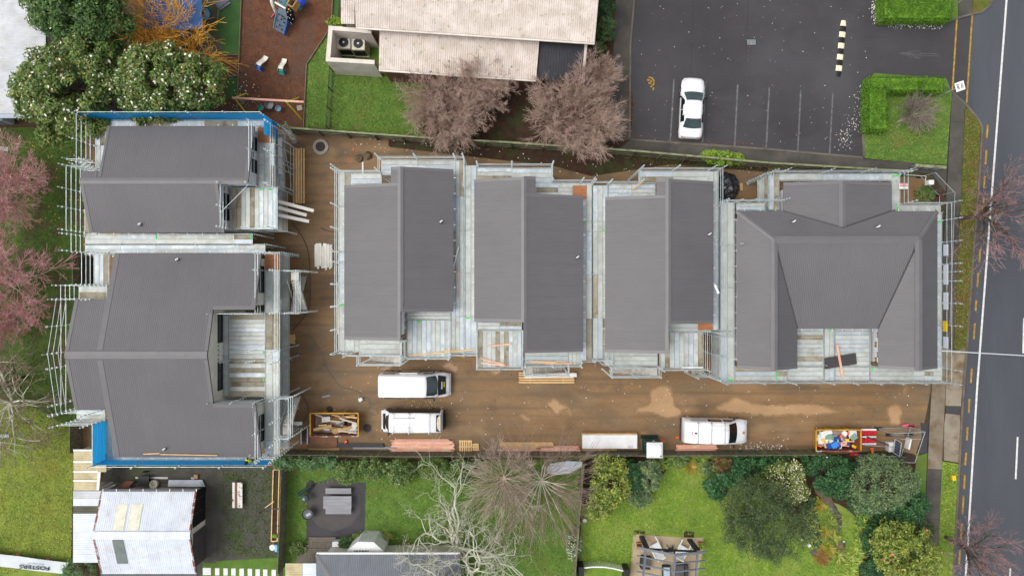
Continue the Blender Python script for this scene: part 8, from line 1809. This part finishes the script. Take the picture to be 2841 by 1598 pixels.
small('old_wood_pile', 'dark weathered timber pile beside the lower left scaffold', 'timber', S(250, 755), (.9, 2.2, .6), mat('black_weathered_wood', C(58, 54, 50), C(40, 38, 36), sc=6, rough=.9), 0)
# ---- picnic lawn
m_pic = mat('grey_painted_table', C(146, 146, 150), C(134, 134, 138), sc=1, rough=.6)
pk_ = thing('picnic_table', 'grey picnic table with two benches on the dark patio', 'table', tuple(T(1, 2, 615, 890)))
for nm, x0, y0, x1, y1, z in (('table_top', 508, 845, 720, 940, .75), ('bench_seat', 525, 785, 718, 828, .45), ('bench_seat', 525, 938, 718, 980, .45)):
    a, b = T(1, 2, x0, y0, z), T(1, 2, x1, y1, z); n = 4 if nm == 'table_top' else 2
    t_ = MB().box(((a.x + b.x) / 2, (a.y + b.y) / 2, z - .06), (b.x - a.x - .2, a.y - b.y - .1, .05)).build(nm, m_pic, pk_)
    for i in range(n): y = b.y + (a.y - b.y) * (i + .5) / n; MB().bar((a.x, y, z - .015), (b.x, y, z - .015), (a.y - b.y) / n - .008, .04).build('slat', m_pic, t_)
    for x in (a.x + .25, b.x - .25): MB().bar((x, (a.y + b.y) / 2, 0), (x, (a.y + b.y) / 2, z - .08), .1, .08).build('leg', m_pic, pk_)
def bbq(label, c, r, lid, hz=.8):
    root = thing('kettle_barbecue', label, 'barbecue', tuple(c), 'barbecues on the patio')
    MB().lathe(c + Vector((0, 0, hz - .25)), [(.05, 0), (r * .8, .05), (r, .22), (r - .02, .22), (r * .75, .07), (.02, .05)], 20).build('bowl', m_black, root)
    if lid: l = MB().lathe(c + Vector((0, 0, hz - .02)), [(r, 0), (r * .85, .14), (r * .4, .24), (.02, .26)], 20).build('lid', mat('grey_green_enamel', C(70, 84, 84), rough=.2), root); MB().box(c + Vector((0, 0, hz + .27)), (.14, .03, .03)).build('handle', m_white, l)
    else: MB().lathe(c + Vector((0, 0, hz - .1)), [(r * .9, 0), (r * .9, .012), (.02, .014)], 18).build('grill', m_lead, root); MB().box(c + Vector((.05, -.02, hz - .07)), (r * .9, r * .5, .03), .5).build('foil', m_gut, root)
    for i in range(3): a = i * 2.1; MB().tube(c + Vector((.1 * math.cos(a), .1 * math.sin(a), hz - .22)), c + Vector((.32 * math.cos(a), .32 * math.sin(a), 0)), .014, 6).build('leg', m_zinc, root)
bbq('closed kettle barbecue next to the folded umbrella', T(1, 2, 392, 840), .33, True); bbq('open black kettle barbecue at the patio edge', T(1, 2, 408, 962), .42, False, .7)
um = thing('garden_umbrella', 'folded dark green umbrella lying on its side by the patio', 'umbrella', tuple(T(1, 2, 365, 800))); MB().tube(T(1, 2, 322, 832, .6), T(1, 2, 412, 768, .6), .17, 10, .08).build('folded_cloth', mat('dark_green_cloth', C(40, 62, 60), rough=.8), um); MB().tube(T(1, 2, 412, 768, .6), T(1, 2, 415, 765, 0), .03, 6).build('pole', m_zinc, um); MB().lathe(T(1, 2, 412, 758), [(.34, 0), (.34, .05), (.3, .06)], 16).build('base', m_trim, um)
bo = tag(MB().loft([[T(2, 2, 255, 640, .1), T(2, 2, 290, 600, .4), T(2, 2, 300, 690, .4), T(2, 2, 262, 660, .1)], [T(2, 2, 400, 585, .1), T(2, 2, 410, 580, .5), T(2, 2, 430, 675, .5), T(2, 2, 410, 670, .1)], [T(2, 2, 530, 582, .2), T(2, 2, 536, 585, .4), T(2, 2, 536, 620, .4), T(2, 2, 530, 618, .2)]]).build('upturned_boat', mat('pale_hull', C(196, 204, 214), rough=.4), None), 'pale upturned dinghy under the bare tree by the fence', 'boat')
rock('terracotta coloured urn shaped stone by the cottage wall', T(1, 2, 1062, 1240), .24, mat('terracotta', C(172, 116, 92), rough=.8), None, 'garden_stone', 1.2)
# ---- right garden: pergola, chairs, pond
m_steel2 = mat('grey_pergola_steel', C(112, 118, 126), C(98, 104, 112), sc=1, rough=.45)
m_paving = mat('tan_patio_paving', C(184, 166, 136), C(166, 146, 116), sc=.6, world_co=True, rough=.85, fine=.08)
K = lambda x, y, z=0: Z(1740, 1470, .0893, x, y, z)
sheet('garden_patio', [K(190, 125), K(1850, 235), K(2370, 230), K(2350, 650), K(2180, 1434), K(2150, 2600), K(-50, 2600), K(105, 1260)], .014, m_paving)
pg = thing('pergola', 'grey steel pergola frame over the tan garden patio', 'pergola', tuple(K(1450, 1000)))
zp = 2.5
for y0_, y1_, y2_, w in ((535, 770, 680, .16), (790, 1040, 945, .09), (1035, 1290, 1190, .09), (1280, 1530, 1430, .09), (1520, 1770, 1670, .09)):
    MB().bar(K(300, y0_, zp), K(1480, y1_, zp + .5), w, .1).build('rafter', m_steel2, pg); MB().bar(K(1480, y1_, zp + .5), K(2440, y2_, zp), w, .1).build('rafter', m_steel2, pg)
for xa, ya_, xb, yb_, dz in ((575, 590, 470, 1800, .1), (1490, 770, 1420, 1900, .45), (2180, 720, 2120, 1800, .1)): MB().bar(K(xa, ya_, zp + dz), K(xb, yb_, zp + dz), .14, .14).build('purlin', m_steel2, pg)
for x, y in ((590, 600), (2160, 700)): p = K(x, y, zp); MB().bar((p.x, p.y, 0), p, .11, .11).build('post', m_frame, pg)
MB().bar(K(600, 580, zp), K(2150, 660, zp), .12, .12).build('tie_beam', m_frame, pg)
for a_, b_ in (((1100, 680), (1450, 640)), ((1450, 640), (1480, 740)), ((1500, 640), (1800, 660))): MB().bar(K(*a_, zp), K(*b_, zp + .3), .08, .08).build('brace', m_frame, pg)
for i, (xa, ya_, xb, yb_) in enumerate(((400, 180, 580, 560), (1880, 280, 2170, 640))):
    tr = thing('trellis_panel', ('left' if i == 0 else 'right') + ' black slatted side screen of the pergola', 'trellis', tuple(K(xa, ya_)), 'pergola side screens')
    a, b = K(xa, ya_, 0), K(xb, yb_, zp - .4)
    for s in (0, 1): MB().bar(K(xa, ya_, .1) + Vector((.12 * s, 0, 0)), K(xb, yb_, 2.1) + Vector((.12 * s, 0, 0)), .05, .05).build('rail', m_steel2, tr)
    for j in range(8): t = (j + .5) / 8; p = K(xa, ya_, .1).lerp(K(xb, yb_, 2.1), t); MB().bar(p - Vector((.1, 0, 0)), p + Vector((.3, .03, 0)), .11, .03).build('slat', m_frame, tr)
def lounge(label, c, rz, sc_=1.0):
    root = thing('garden_chair', label, 'chair', tuple(c), 'white garden chairs', rz)
    MB().loft([[(-.3 * sc_, -.3 * sc_, z), (.32 * sc_, -.38 * sc_, z), (.32 * sc_, .38 * sc_, z), (-.3 * sc_, .3 * sc_, z)] for z in (.36, .42)]).build('seat', m_white, root, bevel=.02)
    MB().loft([[(-.3 * sc_, -.3, .4), (-.3 * sc_, .3, .4), (-.36 * sc_, .3, .4), (-.36 * sc_, -.3, .4)], [(-.55 * sc_, -.34, .95), (-.55 * sc_, .34, .95), (-.6 * sc_, .34, .95), (-.6 * sc_, -.34, .95)]]).build('backrest', m_white, root)
    for s in (-1, 1): MB().bar((-.45 * sc_, s * .36, .62), (.75 * sc_, s * .4, .58), .08, .035).build('armrest', m_white, root)
    for x in (-.28, .6):
        for s in (-1, 1): MB().bar((x * sc_, s * .36, 0), (x * sc_, s * .37, .58), .05, .05).build('leg', m_white, root)
lounge('left white garden chair at the top of the tan patio', K(860, 520), math.radians(118), 1.25); lounge('right white garden chair at the top of the tan patio', K(1660, 560), math.radians(62), 1.05)
st_ = thing('side_table', 'small dark stool between the two white chairs', 'stool', tuple(K(1320, 550)));  c_ = K(1320, 545)
MB().box(c_ + Vector((0, 0, .42)), (.42, .36, .03)).build('top', m_frame, st_)
for sx in (-1, 1):
    for sy in (-1, 1): MB().bar(c_ + Vector((sx * .16, sy * .14, .4)), c_ + Vector((sx * .24, sy * .22, 0)), .04, .04).build('leg', m_frame, st_)
m_wick = mat('dark_wicker', C(68, 68, 70), C(54, 54, 56), sc=9, rough=.8)
def sofa(label, x0, y0, x1, y1, rz=0):
    a, b = K(x0, y0, .4), K(x1, y1, .4); c_ = ((a.x + b.x) / 2, (a.y + b.y) / 2, 0); w, d = b.x - a.x, a.y - b.y
    root = thing('outdoor_sofa', label, 'sofa', c_, 'dark wicker outdoor seats', rz)
    MB().box((0, 0, .2), (w, d, .4)).build('base', m_wick, root, bevel=.03); MB().box((-w * .38, 0, .5), (w * .24, d, .5)).build('backrest', m_wick, root, bevel=.04); MB().box((w * .12, 0, .44), (w * .7, d * .86, .1)).build('cushion', m_dark, root, bevel=.03)
    for s in (-1, 1): MB().box((0, s * d * .46, .42), (w, d * .1, .3)).build('arm', m_wick, root, bevel=.02)
sofa('dark wicker seat at the left of the tan patio', 420, 830, 740, 1190, -.12); sofa('dark wicker sofa at the right under the pergola', 1500, 1040, 1870, 1620, math.pi)
tb_ = thing('coffee_table', 'dark coffee table with pale glass top under the pergola', 'table', tuple(K(1235, 1300))); a, b = K(1110, 1130, .45), K(1350, 1600, .45)
MB().box(((a.x + b.x) / 2, (a.y + b.y) / 2, .22), (b.x - a.x, a.y - b.y, .42)).build('frame', m_wick, tb_, bevel=.02); MB().box(((a.x + b.x) / 2, (a.y + b.y) / 2, .44), ((b.x - a.x) * .82, (a.y - b.y) * .88, .015)).build('glass_top', mat('pale_glass_top', C(168, 184, 192), rough=.1), tb_)
for lab, x, y, gr_, fl in (('terracotta planter at the left of the tan patio', 350, 440, m_rust, False), ('wooden planter with green leaves at the right of the tan patio', 2260, 430, m_rust, True)):
    pt_ = thing('planter', lab, 'planter', tuple(K(x, y)), 'patio planters'); c_ = K(x, y); MB().loft([[(c_.x + sx * w, c_.y + sy * w, z) for sx, sy in ((-1, -1), (1, -1), (1, 1), (-1, 1))] for w, z in ((.18, 0), (.24, .4))]).build('pot', mat('terracotta_pot', C(176, 120, 84), rough=.85), pt_); MB().box(c_ + Vector((0, 0, .4)), (.38, .38, .02)).build('soil', m_mulch, pt_)
    if fl: spiky('leaves', '', '', Vector((c_.x, c_.y, 0)), 30, .35, .09, l_bright, None, .3, .42, .8, pt_)
for lab, x0, y0, x1, y1 in (('brown soil bed at the top left corner of the tan patio', 210, 0, 560, 110), ('brown soil bed at the top right corner of the tan patio', 1760, 20, 2080, 220)): sheet('garden_bed', [K(x0, y0), K(x1, y0 + 20), K(x1, y1), K(x0, y1)], .010, m_mulch)
# curved white garden wall at the bottom edge
cw = thing('garden_arch_wall', 'curved white picket gate wall at the bottom edge beside the patio', 'gate', tuple(T(2, 2, 690, 1400)))
pts = [(540, 1385), (610, 1378), (690, 1378), (770, 1390), (840, 1408)]
for p, q in zip(pts[:-1], pts[1:]): MB().bar(T(2, 2, *p, 1.1), T(2, 2, *q, 1.1), .1, .06).build('top_rail', m_white, cw); MB().bar(T(2, 2, *p, .35), T(2, 2, *q, .35), .05, .08).build('low_rail', m_white, cw)
for i in range(26): t = i / 25 * 4; k_ = min(3, int(t)); f_ = t - k_; x = pts[k_][0] + (pts[k_ + 1][0] - pts[k_][0]) * f_; y = pts[k_][1] + (pts[k_ + 1][1] - pts[k_][1]) * f_; p = T(2, 2, x, y, 1.1); MB().bar((p.x, p.y, 0), (p.x, p.y, 1.08), .06, .025).build('picket', m_white, cw)
for i, (x, y) in enumerate(((525, 1400), (870, 1420))): p = T(2, 2, x, y, 1.3); MB().box((p.x, p.y - .3, .65), (.4, 1.0, 1.3)).build('pillar', m_frame, cw, bevel=.02)
# pond
m_pond = mat('dark_pond_water', C(54, 56, 60), C(40, 42, 46), sc=.6, rough=.08, world_co=True, spec=.5)
sheet('pond', smooth_poly([T(3, 2, 280, 880), T(3, 2, 340, 900), T(3, 2, 380, 980), T(3, 2, 400, 1100), T(3, 2, 410, 1200), T(3, 2, 370, 1240), T(3, 2, 290, 1190), T(3, 2, 240, 1130), T(3, 2, 250, 1020)], 5, .03), .014, m_pond)
sheet('stream', smooth_poly([T(3, 2, 455, 890), T(3, 2, 500, 900), T(3, 2, 535, 960), T(3, 2, 560, 1000), T(3, 2, 560, 1110), T(3, 2, 535, 1110), T(3, 2, 500, 1020), T(3, 2, 470, 960)], 4, .02), .014, mat('dark_stream_liner', C(58, 46, 42), C(110, 104, 102), sc=1.2, rough=.15, world_co=True))
random.seed(5)
if True:
    vs, fs = leaves_np(np.array([list(T(3, 2, random.uniform(270, 390), random.uniform(900, 1200), .03)) for _ in range(420)]), np.tile([[0, 0, 1.]], (420, 1)) + rng.normal(size=(420, 3)) * .3, .16, .05); o = npmesh('pond_plants', vs, fs, l_yel); o['kind'] = 'stuff'; o['label'] = 'floating pond plants on the dark water'
rock('tall brown boulder at the head of the pond', T(3, 2, 400, 800), .55, m_rock, 'pond rocks'); rock('flat brown boulder below the tall one at the pond head', T(3, 2, 440, 855), .5, m_rock, 'pond rocks'); rock('dark rock at the lower end of the stream', T(3, 2, 545, 1215), .35, m_rock, 'pond rocks'); rock('white stone at the pond edge, larger', T(3, 2, 310, 1213), .16, m_white, 'pond stones', 'white_stone'); rock('white stone at the pond edge, smaller', T(3, 2, 258, 1170), .11, m_white, 'pond stones', 'white_stone')
small('slate_slab', 'square dark slate at the bottom of the pond', 'slab', T(3, 2, 350, 1270), (.5, .5, .06), m_dark, .7)
def pot(label, c, r, m, nm='garden_pot'): return tag(MB().lathe(c, [(r * .7, 0), (r, r * 1.2), (r * .85, r * 1.2), (r * .6, .06), (.01, .05)], 14).build(nm, m, None), label, 'pot', 'white garden pots')
pot('white pot at the end of the lily border', T(3, 2, 662, 940), .17, m_white); pot('white pot hooked on the timber fence between the lawns', T(2, 2, 548, 1025), .16, m_white); pot('small white lamp beside the ferns', T(3, 2, 568, 1185), .09, m_white)
# ---- the worker kneeling on the lower scaffold
pe = thing('person', 'worker in yellow green safety vest kneeling on the blue netted scaffold, reaching to the roof', 'person', tuple(S(692, 1279, 4.4)))
o_ = Vector(pe.location)
jt = {'pel': S(697, 1277, 4.85), 'ch': S(688, 1281, 5.12), 'nk': S(684.5, 1283.5, 5.30), 'hd': S(682.5, 1285, 5.44), 'hdt': S(681.5, 1286, 5.55), 'ls': S(684, 1277.5, 5.22), 'le': S(687, 1270, 5.2), 'lh': S(692, 1264, 5.45), 'lf': S(693, 1262, 5.47), 'rs': S(689, 1286, 5.18), 're': S(696, 1287, 4.98), 'rh': S(700, 1281, 4.98), 'rf': S(702, 1279.5, 4.97), 'lk': S(706, 1271, 4.52), 'la': S(713, 1273, 4.5), 'lt': S(716, 1274, 4.47), 'rk': S(703, 1281, 4.5), 'ra': S(711, 1280, 4.5), 'rt': S(714.5, 1280, 4.47)}
E = [('pel', 'ch'), ('ch', 'nk'), ('nk', 'hd'), ('hd', 'hdt'), ('ch', 'ls'), ('ls', 'le'), ('le', 'lh'), ('lh', 'lf'), ('ch', 'rs'), ('rs', 're'), ('re', 'rh'), ('rh', 'rf'), ('pel', 'lk'), ('lk', 'la'), ('la', 'lt'), ('pel', 'rk'), ('rk', 'ra'), ('ra', 'rt')]
R_ = {'pel': .16, 'ch': .17, 'nk': .06, 'hd': .1, 'hdt': .08, 'ls': .075, 'le': .055, 'lh': .04, 'lf': .035, 'rs': .075, 're': .055, 'rh': .04, 'rf': .035, 'lk': .075, 'la': .05, 'lt': .045, 'rk': .075, 'ra': .05, 'rt': .045}
ks = list(jt); me = bpy.data.meshes.new('body'); me.from_pydata([tuple(jt[k_] - o_) for k_ in ks], [(ks.index(a), ks.index(b)) for a, b in E], [])
bd = link('body', me, None, pe)
md = bd.modifiers.new('skin', 'SKIN'); 
sv = me.skin_vertices[0].data if me.skin_vertices else None
if sv is None:
    bm = bmesh.new(); bm.from_mesh(me); bm.verts.layers.skin.verify(); bm.to_mesh(me); bm.free(); sv = me.skin_vertices[0].data
for i, k_ in enumerate(ks): sv[i].radius = (R_[k_], R_[k_]); sv[i].use_root = k_ == 'pel'
bd.modifiers.new('sub', 'SUBSURF').render_levels = 2
bpy.context.view_layer.update()
me2 = bpy.data.meshes.new_from_object(bd.evaluated_get(bpy.context.evaluated_depsgraph_get()))
bd.modifiers.clear(); bd.data = me2; me2.name = 'body'
m_cloth = mat('dark_work_clothes', C(44, 46, 52), rough=.9); m_skin = mat('skin', C(206, 160, 136), rough=.6); m_vest = mat('safety_vest', C(206, 236, 70), rough=.7); m_hair = mat('dark_hair', C(52, 38, 28), rough=.8)
me2.materials.clear()
for m_ in (m_cloth, m_skin): me2.materials.append(m_)
for p in me2.polygons:
    c_ = Vector(p.center) + o_; p.use_smooth = True
    p.material_index = 1 if (min((c_ - jt[k_]).length for k_ in ('lh', 'lf', 'rh', 'rf')) < .09 or (c_ - jt['hd']).length < .13 or (c_ - jt['hdt']).length < .12) else 0
def blob(name, c, r, sc_, m, parent):
    bm = bmesh.new(); bmesh.ops.create_icosphere(bm, subdivisions=3, radius=r); me = bpy.data.meshes.new(name)
    for v in bm.verts: v.co = Vector((v.co.x * sc_[0], v.co.y * sc_[1], v.co.z * sc_[2])) + (c - o_)
    bm.to_mesh(me); bm.free(); me.polygons.foreach_set('use_smooth', [True] * len(me.polygons)); return link(name, me, m, parent)
blob('hair', jt['hd'].lerp(jt['hdt'], .55), .118, (1, 1.05, 1), m_hair, pe)
ax = (jt['nk'] - jt['pel']).normalized(); a1 = ax.cross(Vector((0, 0, 1))).normalized(); a2 = a1.cross(ax)
rings = []
for t, w, d_ in ((.25, .2, .18), (.5, .215, .19), (.75, .23, .18), (.95, .17, .12)):
    c_ = jt['pel'].lerp(jt['nk'], t); rings.append([c_ + a1 * w * math.cos(k_ * math.pi / 8) + a2 * d_ * math.sin(k_ * math.pi / 8) for k_ in range(16)])
vt = MB().loft(rings, False).build('safety_vest', m_vest, pe, smooth=True)
MB().tube(jt['ls'], jt['ls'].lerp(jt['le'], .5), .1, 10, .085).build('vest_sleeve', m_vest, vt, smooth=True); MB().tube(jt['rs'], jt['rs'].lerp(jt['re'], .6), .1, 10, .085).build('vest_sleeve', m_vest, vt, smooth=True)
for hnd, el in (('lf', 'lh'), ('rf', 'rh')):
    d_ = (jt[hnd] - jt[el]).normalized(); s1 = d_.cross(Vector((0, 0, 1))).normalized(); fg = MB()
    for i in range(4): b_ = jt[hnd] + s1 * (i - 1.5) * .018; fg.path([b_, b_ + d_ * (.05 + .01 * (i in (1, 2))), b_ + d_ * .07 - Vector((0, 0, .03))], .009, 6)
    fg.path([jt[hnd] + s1 * .035, jt[hnd] + s1 * .06 + d_ * .035], .01, 6); fg.build('fingers', m_skin, pe)
# ------------------------------------------------------------------ tufts of grass on the lawns
def tri_area_pts(poly, n):
    xs = [p[0] for p in poly]; ys = [p[1] for p in poly]; out = np.zeros((0, 2))
    px, py = np.array(xs), np.array(ys)
    while len(out) < n:
        q = np.stack([rng.uniform(min(xs), max(xs), n), rng.uniform(min(ys), max(ys), n)], 1); ins = np.zeros(n, bool); j = len(px) - 1
        for i in range(len(px)):
            c = ((py[i] > q[:, 1]) != (py[j] > q[:, 1])) & (q[:, 0] < (px[j] - px[i]) * (q[:, 1] - py[i]) / (py[j] - py[i] + 1e-12) + px[i]); ins ^= c; j = i
        out = np.concatenate([out, q[ins]])
    return out[:n]
def turf(label, poly, z, n, cols, L=.15):
    p = tri_area_pts([(v[0], v[1]) for v in poly], n); P_ = np.concatenate([p, np.full((n, 1), z + .02)], 1)
    N_ = rng.normal(size=(n, 3)) * .6; N_[:, 2] = .7
    vs, fs = leaves_np(P_, N_, L, L * .3, .5); o = npmesh('grass', vs, fs, leafmat('tuft_' + cols[0], *cols[1:])); o['kind'] = 'stuff'; o['label'] = label
g1 = ('green', C(110, 140, 62), C(80, 114, 46), C(126, 130, 68), .35, .8); g2 = ('lime', C(130, 154, 58), C(94, 128, 44), C(150, 158, 76), .35, .7); g3 = ('moss', C(76, 106, 38), C(60, 88, 34), C(92, 80, 54), .4, .8)
turf('grass tufts of the school lawn', P((1, 0, 545, 240), (1, 0, 940, 550), (1, 0, 1330, 600), (1, 0, 1250, 1030), (1, 0, 365, 968), (1, 0, 388, 490)), .004, 9000, g1)
turf('grass tufts of the left yard', [V(0, 330), V(110, 320), V(210, 300), V(206, 700), V(192, 1130), V(0, 1130)], .008, 14000, g3)
turf('grass tufts of the bright left lawn', [V(0, 1060), V(150, 1060), V(186, 1075), V(180, 1400), V(0, 1449)], .014, 9000, ('yellow', C(146, 156, 66), C(112, 134, 54), C(158, 156, 80), .3, .6))
turf('grass tufts of the picnic lawn', [V(727, 1170), V(1466, 1154), V(1452, 1460), V(1000, 1460), V(990, 1340), V(920, 1340), V(918, 1215), V(780, 1215), V(770, 1380), V(726, 1400)], .006, 18000, g1)
turf('grass tufts of the right garden lawn', [V(1480, 1280), V(1640, 1225), V(1700, 1172), V(1850, 1182), V(1990, 1300), V(2060, 1262), V(2140, 1300), V(2130, 1460), V(1770, 1460), V(1765, 1345), V(1600, 1340), V(1590, 1420), V(1465, 1420)], .006, 17000, g2)
turf('grass tufts of the small car park lawn', P((3, 0, 735, 1010), (3, 0, 900, 1000), (3, 0, 940, 720), (3, 0, 1380, 720), (3, 0, 1370, 800), (3, 0, 1340, 1240), (3, 0, 730, 1200)), .10, 5000, g1)
turf('grass tufts of the roadside verge', P((3, 0, 1486, 838), (3, 0, 1565, 905), (3, 0, 1595, 960), (3, 0, 1568, 1449), (3, 1, 1530, 500), (3, 1, 1490, 1150), (3, 1, 1400, 1188), (3, 1, 1430, 500), (3, 0, 1458, 1449)), .10, 5000, ('verge', C(112, 118, 52), C(90, 98, 40), C(124, 98, 62), .4, 1.2))
turf('grass tufts of the bottom right verge', P((3, 2, 1314, 582), (3, 2, 1428, 602), (3, 2, 1380, 1449), (3, 2, 1276, 1449), (3, 2, 1288, 1200)), .10, 3500, g2)
turf('weeds and moss of the gravel yard', [V(560, 1180), V(700, 1180), V(698, 1400), V(560, 1400)], .006, 2600, g3)
turf('weeds along the top mud strip', [V(1400, 355), V(1640, 395), V(2000, 425), V(2150, 440), V(2000, 440), V(1640, 415)], .012, 900, g3)
